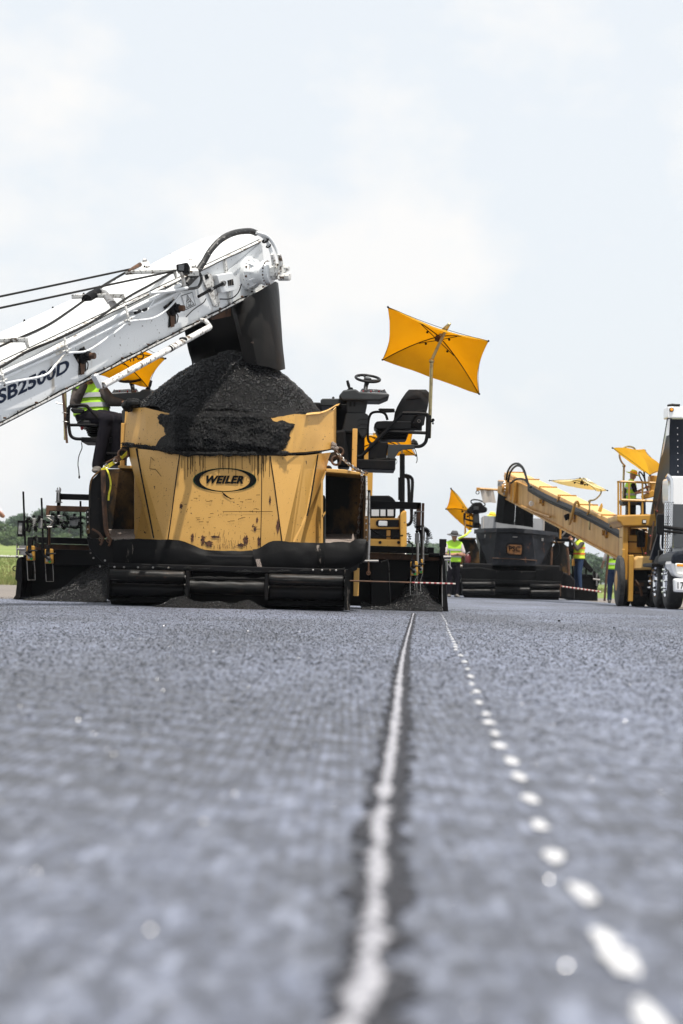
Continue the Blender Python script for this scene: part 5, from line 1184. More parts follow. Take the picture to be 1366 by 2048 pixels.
control_box(821, 1122, 836, 1151, 820, 834, 1190, 'lower front yellow grade sensor hanging beside the right asphalt heap', 30.1, 1)
control_box(836.5, 1118, 846, 1147, 829, 841, 1183, 'rear yellow grade sensor half hidden behind its twin at the right', 30.35, 1)
part('sensor_staff', 'steel', lambda b: (b.ptube([(835,1086),(835,1128)], 30.3, 0.018, 8), b.ptube([(846,1050),(846,1125)], 30.42, 0.016, 8)), pv, smooth=True)
part('sensor_staff', 'black', lambda b: (b.pbox(55, 1074, 65, 1092, 30.3, 30.4), b.pbox(90, 1090, 99, 1098, 30.25, 30.35)), pv, bevel=0.006)
wr = thing('wrench', 'grey adjustable wrench standing jaw up on the left levelling arm', 'wrench', P(117,986,30.6))
part('wrench_head', 'steel', lambda b: (b.prism([(114,986),(120,986),(122,981),(121.5,976),(118,973.5),(118.5,978),(117,980.5),(114,979.5),(110.5,982)], 30.58, 30.62), b.prism([(113.5,979),(116,979.5),(115.5,975),(113.8,975)], 30.58, 30.62)), wr, bevel=0.003)
part('wrench_handle', 'steel', lambda b: b.prism([(115.4,985),(118.6,985),(119,1003),(115,1003)], 30.46, 30.49), wr, bevel=0.004)
# ================================================================ white transfer conveyor
E_ = P(523, 481, 28.8); S_ = P(0, 728, 23.6)
ba = (E_-S_).normalized(); bn = Vector((ba.y, -ba.x, 0)).normalized(); bm = bn.cross(ba).normalized()
BW, BH = 0.70, 0.55
def Bp(t, s, h): return E_-ba*t-bn*s+bm*h
def ray(px, py, o, nrm):
    v = _f + _r*((px-683)/F) - _u*((py-1024)/F); return EYE+v*((o-EYE).dot(nrm)/v.dot(nrm))
def Q(px, py, off=0.0): return ray(px, py, E_+bn*off, bn)         # on the near side plate
def T(px, py, off=0.0): return ray(px, py, E_+bm*off, bm)         # on the top cover
def tq(px, py): return (E_-Q(px, py)).dot(ba)
LEN = 10.9
cv = thing('transfer_machine', 'white transfer machine with a long conveyor boom rising from the left over the hopper', 'transfer machine', (Bp(LEN, BW/2, 0).x, Bp(LEN, BW/2, 0).y, 0))
def cpart(name, m, fn, parent=cv, **k): return part(name, m, fn, parent, **k)
def slab_(b, t0, t1, s0, s1, h0, h1):
    b.hexa([Bp(t1,s0,h0),Bp(t0,s0,h0),Bp(t0,s0,h1),Bp(t1,s0,h1)], [Bp(t1,s1,h0),Bp(t0,s1,h0),Bp(t0,s1,h1),Bp(t1,s1,h1)])
cpart('side_plate', 'white', lambda b: slab_(b, 0.0, LEN, 0, 0.02, -BH, 0), bevel=0.004)
cpart('side_plate', 'white', lambda b: slab_(b, 0.0, LEN, BW-0.02, BW, -BH, 0), bevel=0.004)
cpart('dark_belly_sheet', 'tarred', lambda b: slab_(b, 0.85, LEN, 0.02, BW-0.02, -BH+0.06, -BH+0.08))
cpart('bottom_flange', 'white_grimy', lambda b: slab_(b, 0.4, LEN, -0.035, 0.03, -BH-0.012, -BH+0.004))
cpart('bottom_flange', 'black', lambda b: slab_(b, 0.62, LEN, -0.022, 0.03, -BH-0.03, -BH-0.013))
cpart('top_flange', 'white_grimy', lambda b: slab_(b, 0.03, LEN, -0.03, 0.05, -0.004, 0.008))
cpart('end_flange', 'white_grimy', lambda b: slab_(b, 0.0, 0.50, -0.045, 0.05, -BH-0.03, -BH-0.005), bevel=0.003)
# stepped cover sheets, each with an upturned rib at its upper end
tr_ = [tq(523,481)-0.02, tq(357,556), tq(254,613), tq(62,703), tq(-150,800), LEN]
for k in range(len(tr_)-1):
    t0, t1 = tr_[k]+0.02, tr_[k+1]-0.02; rows = []
    for i in range(9):
        t = t0+(t1-t0)*i/8; e = 0.055+0.018*k*0+(0.025*sstep(0.85, 0.3, i/8*1.0)*sstep(0.0, 0.12, i/8) if k == 0 else 0)+0.012*(1-i/8)
        rows.append([Bp(t, BW*u, (e if 0.06 < u < 0.94 else 0.010)*(1+0.10*math.sin(u*math.pi))+0.004*noise.noise(Vector((i, u*3, k)))) for u in (0.05, 0.07, 0.12, 0.3, 0.5, 0.7, 0.88, 0.93, 0.95)])
    b = MB(); b.grid(rows, 0.006); co = b.build('cover_sheet', M['white'], cv, smooth=True)
    if k: cpart('cover_rib', 'white_grimy', lambda b: slab_(b, t0-0.055, t0-0.04, 0.03, BW-0.02, 0.0, 0.115), co, bevel=0.003)
    cpart('cover_seam', 'ink', lambda b: (b.tube([Bp(t0, BW*0.045, 0.012), Bp(t1, BW*0.045, 0.012)], 0.006, 5), b.tube([Bp(t0+0.01, BW*0.08, 0.068), Bp(t0+0.01, BW*0.93, 0.068)], 0.005, 5)), co)
    for i in range(3): cpart('cover_clip', 'black', lambda b: b.blob(Bp(t0+(t1-t0)*(0.2+0.3*i), BW*0.95, 0.065), (0.012, 0.012, 0.022)), co)
for i in range(26):
    cpart('flange_bolt', 'steel' if i % 2 else 'rust', lambda b: b.lathe(Bp(0.2+i*0.3+0.05*math.sin(i*3), -0.035, -BH+0.03+0.012*math.sin(i*7)), bn, [(0, 0.010), (0.02, 0.010), (0.03, 0.006)], 7))
# pipes along the upper side
def pipe(name, m, pts, off, r, n=8): return cpart(name, m, lambda b: b.tube(smooth_path([Q(x, y, off) for x, y in pts]), r, n), smooth=True)
pipe('pipe', 'white', [(-160,825),(0,748),(129,689),(243,628),(360,570)], 0.06, 0.022)
pipe('pipe', 'white', [(-160,836),(0,759),(132,699),(252,640),(352,587)], 0.05, 0.020)
pipe('pipe', 'white', [(-60,790),(15,766),(88,751),(112,729),(135,707),(176,701),(225,668),(252,648),(264,642),(307,636),(337,616),(363,586)], 0.07, 0.012)
pipe('pipe', 'white_grimy', [(-60,772),(15,742),(129,683),(252,622),(300,600),(356,566)], 0.03, 0.011)
pipe('pipe', 'white', [(262,622),(276,622),(290,624),(300,612),(313,592)], 0.07, 0.008)
for x, y in ((5,755),(132,694),(255,633)):
    cpart('pipe_clamp', 'white_grimy', lambda b: (b.tube([Q(x-4,y-21,0.07), Q(x+1,y,0.095), Q(x+4,y+16,0.07)], 0.014, 6), b.tube([Q(x-7,y+9,0.095), Q(x+9,y+3,0.095)], 0.007, 5), b.blob(Q(x,y-4,0.105), 0.014), b.blob(Q(x+2,y+8,0.105), 0.014)))
cpart('pipe_tie', 'black', lambda b: (b.tube([Q(270,626,0.07), Q(280,622,0.07)], 0.018, 7), b.tube([Q(286,621,0.07), Q(293,618,0.07)], 0.016, 7)))
pipe('light_bracket', 'white', [(300,586),(340,582),(374,576)], 0.10, 0.020, 6)
# wire ropes holding the boom, and cables lying on the covers
rope_hang = lambda pts: cpart('wire_rope', 'cable', lambda b: b.tube(smooth_path(pts), 0.0125, 6), smooth=True)
A1 = T(291, 527, 0.16); A2 = T(352, 541, 0.10)
def far_rope(px0, py0, A): return [P(-420, py0+(py0-A[1])/(A[0]-px0)*420*0.97, 22.5), P(px0, py0, 25.4), Vector(A[2])]
rope_hang(far_rope(0, 593, (262, 538, T(262, 538, 0.12)))); rope_hang(far_rope(0, 616, (352, 541, T(352, 541, 0.10))))
cpart('cover_cable', 'cable', lambda b: b.tube(smooth_path([T(x, y, 0.085) for x, y in ((258,541),(205,572),(176,595),(140,621),(88,654),(0,693),(-80,735))]), 0.013, 6), smooth=True)
cpart('cover_cable', 'cable', lambda b: b.tube(smooth_path([T(x, y, 0.085) for x, y in ((347,543),(300,570),(255,595),(187,642),(117,677),(58,701),(0,735),(-80,775))]), 0.013, 6), smooth=True)
for x, y in ((289,530), (381,529)):
    o = cpart('rope_anchor', 'white_grimy', lambda b: (b.panel([T(x-12,y+14,0.06), T(x+16,y+12,0.06), T(x+8,y-8,0.06), T(x-2,y-14,0.06), T(x-7,y-4,0.06)], 0.06),), bevel=0.006)
    for dx, dy in ((0,-7), (6,6)): cpart('anchor_pin', 'steel', lambda b: b.lathe(T(x+dx, y+dy, 0.06), Vector((0.3,-1,0.2)), [(0, 0.026), (0.03, 0.026), (0.035, 0.016)], 12), o)
cpart('rope_socket', 'rust', lambda b: b.tube([T(257,542,0.12), T(266,537,0.12), T(280,529,0.12)], [0.012, 0.022, 0.026], 8), smooth=True)
# elbow duct on the cover
cpart('elbow_duct', 'steel', lambda b: b.tube(smooth_path([T(224,611,0.05), T(214,596,0.06), T(203,588,0.08), T(192,588,0.09)]), 0.055, 12), smooth=True)
cpart('duct_sleeve', 'rubber', lambda b: b.tube([T(196,588,0.09), T(185,593,0.09), T(173,600,0.09)], [0.066, 0.066, 0.06], 12), smooth=True)
cpart('warning_flag', 'amber', lambda b: b.panel([T(128,628,0.06), T(141,626,0.06), T(130,617,0.06)], 0.004))
# camera box
o = cpart('camera_box', 'black', lambda b: b.prism([(352,529),(374,524.5),(378,529),(378,544),(370,546),(353,542)], 26.55, 26.75), bevel=0.010)
cpart('camera_lens', 'glassdark', lambda b: b.pbox(357, 529, 368, 541, 26.535, 26.56), o)
cpart('camera_stalk', 'steel', lambda b: b.ptube([(362,545),(366,556),(369,572)], 26.55, 0.020, 8), o, smooth=True)
# bearings with grease streaks
for x, y in ((167, 712), (347, 617)):
    o = cpart('bearing_plate', 'grime', lambda b: b.panel([Q(x-19,y-3,0.012), Q(x+2,y-19,0.012), Q(x+9,y+2,0.012), Q(x+5,y+12,0.012), Q(x+6,y+30,0.012), Q(x-9,y+38,0.012), Q(x-8,y+16,0.012)], 0.01))
    cpart('bearing', 'black', lambda b: b.lathe(Q(x-3,y,0.012), bn, [(0, 0.085), (0.03, 0.08), (0.05, 0.05), (0.09, 0.05), (0.10, 0.04)], 16), o, smooth=True)
    cpart('shaft_end', 'rust', lambda b: b.lathe(Q(x-3,y,0.012), bn, [(0.09, 0.034), (0.15, 0.034), (0.155, 0.03)], 14), o)
    cpart('grease_line', 'black', lambda b: b.tube(smooth_path([Q(x+4,y+6,0.03), Q(x+9,y+16,0.05), Q(x+7,y+28,0.03)]), 0.006, 5), o)
    cpart('rust_streak', 'rust', lambda b: b.panel([Q(x-6,y+14,0.02), Q(x+3,y+14,0.02), Q(x+2,y+36,0.02), Q(x-5,y+38,0.02)], 0.004), o)
# warning sticker
wq = (Q(370,620.5,0.004), Q(391,610,0.004), Q(384,584,0.004), Q(362,591,0.004))
cpart('warning_sticker', 'white', lambda b: b.panel(wq, 0.003))
strokes([[(0.02,0.02),(0.98,0.02),(0.98,0.98),(0.02,0.98),(0.02,0.02)], [(0.15,0.12),(0.85,0.12),(0.5,0.9),(0.15,0.12)], [(0.4,0.2),(0.6,0.2),(0.62,0.42),(0.38,0.42),(0.4,0.2)], [(0.3,0.5),(0.5,0.62),(0.55,0.45)], [(0.5,0.62),(0.48,0.72)]], wq, 0.007, M['ink'], cv, 'sticker_print', 0.006)
text_on('SB2500D', (Q(-7,811,0.002), Q(135,744,0.002), Q(141,716,0.002), Q(-4,780,0.002)), M['navy'], cv, 'side_lettering', shear=-0.12, bold=0.03, proud=0.003, space=1.02)
# head: tension gear, drum, motor
cpart('head_plate', 'white_grimy', lambda b: b.panel([Q(404,553,0.02), Q(416,545,0.02), Q(424,549,0.02), Q(441,606,0.02), Q(437,614,0.02), Q(428,612,0.02)], 0.02), bevel=0.004)
cpart('plate_slot', 'ink', lambda b: b.panel([Q(409,551,0.024), Q(415,548,0.024), Q(418,556,0.024), Q(412,560,0.024)], 0.004))
o = cpart('take_up_bracket', 'white', lambda b: b.panel([Q(434,550,0.07), Q(464,545,0.07), Q(474,558,0.07), Q(476,578,0.07), Q(470,581,0.07), Q(444,586,0.07)], 0.06), bevel=0.008)
cpart('bracket_window', 'grime', lambda b: b.panel([Q(455,561,0.074), Q(466,558,0.074), Q(468,570,0.074), Q(457,572,0.074)], 0.004), o)
o = cpart('take_up_screw', 'black', lambda b: b.tube([Q(397,593,0.06), Q(420,580,0.08), Q(450,565,0.09)], 0.019, 8), smooth=True)
for x, y in ((421,579), (446,567)): cpart('screw_nut', 'steel', lambda b: b.lathe(Q(x,y,0.08)-ba*0.03, ba, [(0, 0.034), (0.05, 0.034)], 6), o)
cpart('loose_cable', 'black', lambda b: b.tube(smooth_path([Q(483,568,0.08), Q(476,586,0.06), Q(462,597,0.05), Q(440,598,0.05)]), 0.007, 5), smooth=True)
cpart('loose_cable', 'black', lambda b: (b.tube(smooth_path([Q(412,597,0.03), Q(408,604,0.03), Q(402,609,0.03), Q(386,620,0.03), Q(372,634,0.03)]), 0.006, 5)), smooth=True)
cpart('side_rib', 'white_grimy', lambda b: slab_(b, 1.02, 1.07, -0.03, 0.0, -BH, 0.0), bevel=0.003)
cpart('tar_line', 'ink', lambda b: b.tube(smooth_path([Bp(t, -0.024, -BH+0.012+0.006*math.sin(t*9)) for t in np.linspace(0.6, LEN, 50)]), 0.008, 5))
cpart('tar_line', 'ink', lambda b: b.tube(smooth_path([Bp(t, -0.031, -0.006+0.004*math.sin(t*7)) for t in np.linspace(0.1, LEN, 50)]), 0.006, 5))
cpart('head_strap', 'white', lambda b: b.panel([Q(418,574,0.012), Q(520,487,0.012), Q(527,494,0.012), Q(424,584,0.012)], 0.006))
mc = Q(497, 547, 0.02)
def mpart(name, m, prof, n=26, parent=cv, c=None, **k): return cpart(name, m, lambda b: b.lathe(c if c is not None else mc, bn, prof, n), parent, smooth=True)
mot = mpart('drive_motor', 'white', [(-0.02,0.20),(0.03,0.20),(0.035,0.185),(0.07,0.17),(0.09,0.135),(0.20,0.128),(0.21,0.150),(0.245,0.150),(0.25,0.13),(0.30,0.125),(0.31,0.10)])
e1, e2 = ortho(bn)
for i in range(10):
    a = 2*math.pi*i/10; r_ = e1*math.cos(a)+e2*math.sin(a); tg = bn.cross(r_)
    cpart('motor_fin', 'white', lambda b: b.hexa([mc+r_*0.12+bn*0.03-tg*0.009, mc+r_*0.195+bn*0.03-tg*0.009, mc+r_*0.17+bn*0.09-tg*0.009, mc+r_*0.12+bn*0.15-tg*0.009], [mc+r_*0.12+bn*0.03+tg*0.009, mc+r_*0.195+bn*0.03+tg*0.009, mc+r_*0.17+bn*0.09+tg*0.009, mc+r_*0.12+bn*0.15+tg*0.009]), mot)
    r2 = e1*math.cos(a+0.31)+e2*math.sin(a+0.31)
    cpart('motor_bolt', 'steel' if i % 3 else 'rust', lambda b: b.lathe(mc+r2*0.165+bn*0.04, bn, [(0, 0.02), (0.022, 0.02)], 6), mot)
for i in range(22):
    a = 2*math.pi*i/22; r_ = e1*math.cos(a)+e2*math.sin(a); cpart('motor_bolt', 'rust' if i % 2 else 'steel', lambda b: b.lathe(mc+r_*0.138+bn*0.243, bn, [(0, 0.010), (0.014, 0.010)], 6), mot)
pc = mc+bn*0.31
cpart('hydraulic_pump', 'white_grimy', lambda b: (b.lathe(pc, bn, [(0,0.085),(0.06,0.085),(0.065,0.06),(0.10,0.06)], 12), b.box(pc+bn*0.13, (0.10, 0.10, 0.17)), b.lathe(pc+bn*0.09+Vector((0,0,-0.05)), bn, [(0,0.05),(0.14,0.05),(0.145,0.03)], 10), b.lathe(pc+bn*0.08+Vector((0,0,0.05)), bn, [(0,0.04),(0.13,0.04),(0.14,0.02)], 10), b.box(pc+bn*0.05+Vector((0,0,0.08)), (0.06,0.06,0.07))), mot, bevel=0.006)
for i in range(9): cpart('pump_bolt', 'steel' if i % 2 else 'rust', lambda b: b.blob(pc+bn*(0.06+0.02*(i % 5))+Vector((random.uniform(-.02,.02), -0.055, random.uniform(-.08,.09))), 0.013), mot)
cpart('drum_shaft', 'black', lambda b: b.lathe(mc-bn*(BW-0.02), bn, [(0, 0.18), (BW-0.06, 0.18)], 20), smooth=True)
# hoses over the head
Hs = lambda pts: smooth_path([Q(x, y, o) for x, y, o in pts])
cpart('hose_bundle', 'hose', lambda b: b.tube(Hs([(372,568,0.03),(382,556,0.05),(393,545,0.08),(408,523,0.12),(421,501,0.16),(442,479,0.20),(468,466,0.24),(497,462,0.28),(512,466,0.3)]), 0.036, 10), smooth=True)
cpart('hose', 'hose', lambda b: b.tube(Hs([(340,578,0.03),(372,572,0.04),(390,556,0.05),(398,548,0.06)]), 0.020, 8), smooth=True)
cpart('hose', 'hose', lambda b: b.tube(Hs([(398,545,0.04),(403,556,0.05),(399,570,0.05),(390,576,0.05),(352,580,0.05)]), 0.016, 8), smooth=True)
for pts in ([(510,465,0.3),(527,474,0.33),(539,494,0.36),(547,522,0.40)], [(512,465,0.33),(533,472,0.37),(549,492,0.41),(561,522,0.46)]):
    o = cpart('white_hose', 'white', lambda b: b.tube(Hs(pts), 0.020, 8), smooth=True)
    x, y, f_ = pts[-1]; cpart('hose_fitting', 'white_grimy', lambda b: b.tube([Q(x-3, y-14, f_), Q(x, y, f_), Q(x+1, y+9, f_)], [0.022, 0.028, 0.028], 8), o)
cpart('hose_tie', 'black', lambda b: (b.ring(Q(531,481,0.35), Q(527,474,.33)-Q(539,494,.36), 0.036, 0.012, 12, 6), b.ring(Q(537,492,0.36), Q(527,474,.33)-Q(539,494,.36), 0.028, 0.008, 12, 6)))
# lower strut pipe with end brackets
sp0 = Q(206, 771, 0.16); sp1 = Q(418, 655, 0.16)
o = cpart('strut_pipe', 'white_grimy', lambda b: b.tube([sp0, sp1], 0.036, 12), smooth=True)
cpart('strut_end', 'white_grimy', lambda b: b.tube(smooth_path([sp1-(sp1-sp0).normalized()*0.02, sp1+(sp1-sp0).normalized()*0.03, Q(411, 642, 0.12), Q(400, 640, 0.0)]), 0.026, 8), o, smooth=True)
cpart('strut_end', 'white', lambda b: b.panel([Q(191,752,0.15), Q(197,747,0.15), Q(209,774,0.15), Q(204,777,0.15)], 0.06), o)
cpart('strut_band', 'black', lambda b: (b.tube([sp0.lerp(sp1, 0.60), sp0.lerp(sp1, 0.615)], 0.038, 12), b.tube([sp0.lerp(sp1, 0.625), sp0.lerp(sp1, 0.63)], 0.038, 12), b.blob(sp0.lerp(sp1, 0.74)+Vector((0,0,0.03)), (0.05, 0.03, 0.022), 3)), o)
# rubber discharge chute: a hanging skirt, open towards the camera on its left half
def skirt(name, cols, d_top, m, seed):
    rows = []
    for i in range(15):
        v = i/14; row = []
        for (xt, yt, dt), (xb, yb, db) in cols:
            x = xt+(xb-xt)*v; y = yt+(yb-yt)*v; d = dt+(db-dt)*v
            row.append(P(x, y, d)+Vector((0.015*noise.noise(Vector((x*0.03, v*3, seed))), 0.05*math.sin(v*math.pi)*-1+0.02*noise.noise(Vector((x*0.05, v*4, seed+1))), 0)))
        rows.append(row)
    b = MB(); b.grid(rows, 0.012); return b.build(name, M[m], cv, smooth=True)
skirt('chute_skirt', [((463,610,28.45),(487,723,28.45)),((471,606,28.36),(496,727,28.34)),((490,597,28.33),(515,730,28.28)),((512,585,28.38),(540,734,28.34)),((534,572,28.50),(560,741,28.46)),((551,563,28.75),(571,738,28.72)),((556,566,29.1),(569,728,29.1)),((548,570,29.4),(560,715,29.5))], 28, 'chute', 2)
skirt('chute_skirt', [((548,575,29.45),(560,712,29.5)),((470,600,29.5),(480,712,29.55)),((420,622,29.4),(430,715,29.45)),((372,650,29.0),(386,727,29.05)),((368,656,28.75),(384,730,28.8))], 28, 'rubber', 6)
for x, y in ((488,652),(498,676)): cpart('chute_bolt', 'rust', lambda b: b.lathe(P(x, y, 28.31), (0,-1,0), [(0, 0.022), (0.012, 0.022), (0.016, 0.01)], 10))
cpart('wiper_plate', 'rust', lambda b: b.panel([Q(418,628,-0.1), Q(462,612,-0.1), Q(462,632,-0.1), Q(425,640,-0.1)], 0.02))
# the carrier that holds the boom, out of frame on the left
bx, by = Bp(LEN-0.8, BW/2, 0).x, Bp(LEN-0.8, BW/2, 0).y
cpart('carrier_body', 'white', lambda b: (b.box((bx-0.6, by-2.2, 1.35), (2.3, 5.2, 1.3)), b.box((bx-0.6, by-1.0, 2.4), (1.6, 2.4, 0.8))), bevel=0.05)
cpart('boom_pivot', 'white_grimy', lambda b: (b.box((bx, by, 0.75), (0.7, 0.7, 0.9)),), bevel=0.03)
for sx in (-1.75, 0.55):
    for sy in (-4.0, -0.4):
        cpart('wheel', 'tyre', lambda b: b.lathe((bx+sx-0.25, by+sy, 0.7), (1,0,0), [(0,0.4),(0.02,0.64),(0.08,0.7),(0.42,0.7),(0.48,0.64),(0.5,0.4)], 28), smooth=True)
cpart('mast', 'white', lambda b: b.tube([(bx-0.2, by-1.2, 2.6), (bx-0.2, by-1.2, 4.6)], 0.09, 10))
# ================================================================ umbrellas and operator of the near paver
u1, can1, *_ = umbrella('spread orange-yellow rectangular umbrella over the empty right seat of the near paver', [(775.8,614,29.6),(977,682,29.7),(958.5,788,30.6),(765,719.5,30.5)], (878.5,671,30.15),
    [(858.5,876,30.02),(861,800,30.02),(863.4,722,30.02)], [(863.6,720,30.02),(874,697,30.0),(888,668,29.95),(897,651,29.9),(899,648,29.92),(894,652,30.0),(886,660,30.08)], dome=0.14)
u2, can2, cs2, hb2, up2 = umbrella('printed orange-yellow umbrella seen half behind the white conveyor boom', [(150,735,30.9),(236,655,29.9),(331,717,29.8),(298,776,30.6)], (222,706,30.35),
    [(131,880,30.3),(130,800,30.3),(128,745,30.3)], [(130,740,30.3),(150,690,30.3),(190,680,30.3)], dome=0.12)
pq = (P(258,722,30.02), P(292,716,29.97), P(287,697,29.93), P(252,704,29.98))
text_on('CAT', pq, mat('dark brown print', (0.13, 0.055, 0.01), 0.8), can2, 'print', bold=0.02, mirror=True, proud=0.05)
pj = dict(pelvis=P(184,832,30.42), neck=P(178,771,30.46), head=P(177,749,30.40), shR=P(156,784,30.42), shL=P(203,780,30.36), elR=P(149,808,30.18), wrR=P(170,768,30.12),
    elL=P(224,803,30.25), wrL=P(246,806,30.15), hipR=P(175,835,30.35), hipL=P(194,835,30.35), knR=P(214,840,29.93), knL=P(240,840,29.95), ankR=P(195,931,29.95), ankL=P(234,910,30.0), toeR=P(191,938,29.72), toeL=P(240,930,29.8))
person('seated operator in lime vest and dark clothes, below the white boom', pj, (0.35,-0.9,0.1), (0.3,-0.9,0.05), 'shirt', 'jeans', 'lime', ('limeyellow', 0.07), size=1.12, voxel=0.013)
# bystander whose elbow reaches into the frame at the left edge
jb, s_, f_ = standing(-40, 42, 214, (0.3, -1), dict(elR=(0.30,0.05,1.15), elL=(-0.34,0.02,1.27), wrR=(0.16,0.22,1.05), wrL=(-0.14,0.16,1.42)))
person('bystander mostly outside the left edge, only a bent bare elbow showing', jb, f_, (0.2,-1,0), 'pale_shirt', 'denim', 'lime', None, size=s_, sleeve=False, voxel=0.02)

# ================================================================ yellow roller behind the near paver
rl = thing('road_roller', 'yellow roller with headlight seen through the gap behind the near paver', 'roller', G(765, 46))
def rp(name, m, fn, parent=rl, **k): return part(name, m, fn, parent, **k)
RD = 45.0
rp('hood', 'black', lambda b: b.prism([(736,1036),(736,993),(742,991),(778,991),(785,995),(792,1003),(791,1036)], RD, RD+1.6), bevel=0.03)
for x0, x1 in ((743,758),(761,771),(775,787)): rp('window', 'lamp_glass', lambda b: b.prism([(x0,1032),(x0,1019),(x1,1019),(x1,1032)], RD-0.02, RD+0.01))
rp('body', 'yellow_clean', lambda b: (b.prism([(728,1036),(800,1036),(800,1058),(728,1058)], RD-0.1, RD+2.2), b.pbox(730, 1078, 803, 1098, RD-0.15, RD+0.3)), bevel=0.03)
rp('fender', 'yellow_clean', lambda b: b.prism([(800,1028),(806,1021),(813,1021),(814,1090),(808,1100),(801,1098)], RD-0.3, RD+2.0), bevel=0.03)
o = rp('bezel', 'black', lambda b: b.prism([(752,1043),(756,1039.5),(798,1039.5),(798,1054),(757,1054),(752,1050)], RD-0.13, RD-0.09), bevel=0.01)
rp('headlight', 'lamp_glass', lambda b: b.pbox(757, 1041.5, 775, 1052, RD-0.17, RD-0.12), o, bevel=0.02)
rp('under_grille', 'black', lambda b: b.pbox(732, 1058, 801, 1079, RD, RD+0.2))
rp('hanger', 'yellow_orange', lambda b: b.pbox(773, 1060, 781, 1078, RD-0.06, RD), bevel=0.01)
for x in (760, 797): rp('bolt', 'black', lambda b: b.lathe(P(x,1085,RD-0.15), (0,-1,0), [(0,0.03),(0.02,0.03)], 8))
rp('drum', 'steel', lambda b: b.lathe((G(735,RD).x, RD+0.7, 0.62), (1,0,0), [(0,0.3),(0.01,0.6),(0.7,0.6),(0.71,0.3)], 32), smooth=True)
rp('frame', 'black', lambda b: b.box((G(768,RD).x, RD+1.6, 0.55), (1.0, 2.4, 0.5)))
for sy in (0.5, 2.6): rp('wheel', 'tyre', lambda b: b.lathe((G(800,RD).x-0.25, RD+sy, 0.5), (1,0,0), [(0,0.3),(0.02,0.46),(0.06,0.5),(0.26,0.5),(0.3,0.46),(0.32,0.3)], 26), smooth=True)
rp('exhaust_stack', 'black', lambda b: (b.ptube([(804.5,908),(804.5,1030)], RD-0.05, 0.05, 10), b.ptube([(799.5,955),(799.5,1000)], RD-0.05, 0.03, 8)), smooth=True)
rp('roll_hoop', 'black', lambda b: b.ptube([(806,951),(814,951),(822,955),(825,965),(823,1005),(823,1038),(819,1048),(813,1050)], RD+0.5, 0.03, 8), smooth=True)
rp('roll_hoop', 'black', lambda b: b.ptube([(806,952),(813,954),(817,962),(818,1005)], RD+0.9, 0.03, 8), smooth=True)
rp('platform_post', 'yellow_clean', lambda b: (b.pbox(727, 870, 746, 1000, RD+1.0, RD+1.2), b.pbox(746, 866, 770, 872, RD+1.0, RD+1.2)))
rp('mirror_arm', 'black', lambda b: b.ptube([(805,892),(816,888),(828,886)], RD+0.3, 0.02, 6))
rp('mirror', 'vinyl', lambda b: b.prism([(822,884),(826,876),(834,882),(838,890),(824,890)], RD+0.4, RD+0.7), bevel=0.03)
umbrella('orange-yellow umbrella showing below the empty seat, behind the near paver', [(700,905,45.4),(700,868,44.2),(826,862,44.2),(832,911,45.4)], (770,880,45.0), [(805,1010,45.0),(804.6,930,45.0),(804.6,908,45.0)], [(804.4,906,45.0),(800,890,44.95),(786,880,44.9)], dome=0.1, rib=0.01)

# ================================================================ far paver with dark hopper insert
p2 = thing('asphalt_paver', 'far dark asphalt paver on the right, its black hopper fed by a yellow boom', 'paver', G(1030, 71))
W = 70.0
def q2(name, m, fn, parent=p2, **k): return part(name, m, fn, parent, **k)
q2('chassis', 'black', lambda b: (b.pbox(925, 1128, 1120, 1190, W, W+3.4), b.pbox(960, 1062, 1105, 1130, W+1.4, W+3.2)), bevel=0.04)
for x0, x1 in ((932, 975), (1075, 1116)): q2('track', 'tyre', lambda b: b.box(((G(x0,W).x+G(x1,W).x)/2, W+1.8, 0.30), (G(x1,W).x-G(x0,W).x, 3.4, 0.6)), bevel=0.15)
q2('hopper_wing', 'yellow_dirty_shade', lambda b: (b.prism([(905,1170),(908,1090),(918,1079),(935,1075),(950,1078),(958,1100),(960,1140),(930,1168)], W+0.9, W+1.0), b.pbox(918, 1075, 952, 1079, W+0.4, W+1.0)), bevel=0.02)
q2('hopper_wing', 'yellow_dirty_shade', lambda b: (b.prism([(1103,1140),(1104,1096),(1110,1087),(1124,1085),(1134,1092),(1137,1150)], W+0.9, W+1.0), b.pbox(1105, 1083, 1130, 1087, W+0.4, W+1.0)), bevel=0.02)
q2('wing_post', 'rust', lambda b: b.ptube([(918,1082),(917,1110),(914,1130),(915,1140)], W+0.3, 0.045, 6)); q2('wing_post', 'rust', lambda b: b.ptube([(1104,1095),(1103,1120),(1102,1142)], W+0.3, 0.035, 6))
q2('wing_post', 'rust', lambda b: b.ptube([(1134,1095),(1137,1120),(1138,1150)], W+0.3, 0.045, 6))
q2('apron_flap', 'rubber', lambda b: b.prism([(918,1136),(960,1134),(990,1140),(1070,1142),(1076,1139),(1128,1144),(1122,1166),(924,1162)], W-0.1, W+0.2), bevel=0.03)
q2('apron_flap', 'rubber', lambda b: b.grid([[P(1072+j*6, 1140+i*4+1.5*(j/9)+2*(j/9-0.5)**2, W-0.22-0.12*math.sin(j/9*math.pi)) for j in range(10)] for i in range(7)], 0.03), smooth=True)
for x0, x1, y0, y1 in ((924,990,1163,1176),(924,990,1177,1190),(1060,1120,1168,1178),(1060,1120,1179,1194),(990,1060,1174,1188)):
    p = P(x0,(y0+y1)/2,W-0.5); qq = P(x1,(y0+y1)/2,W-0.5); r = (y1-y0)/2*S(W); q2('push_roller', 'tarred', lambda b: b.lathe(p, qq-p, [(0,r*0.8),(0.02,r),((qq-p).length-0.02,r),((qq-p).length,r*0.8)], 18), smooth=True)
q2('side_plate', 'rust', lambda b: b.pbox(1119, 1168, 1122, 1192, W-0.55, W-0.3))
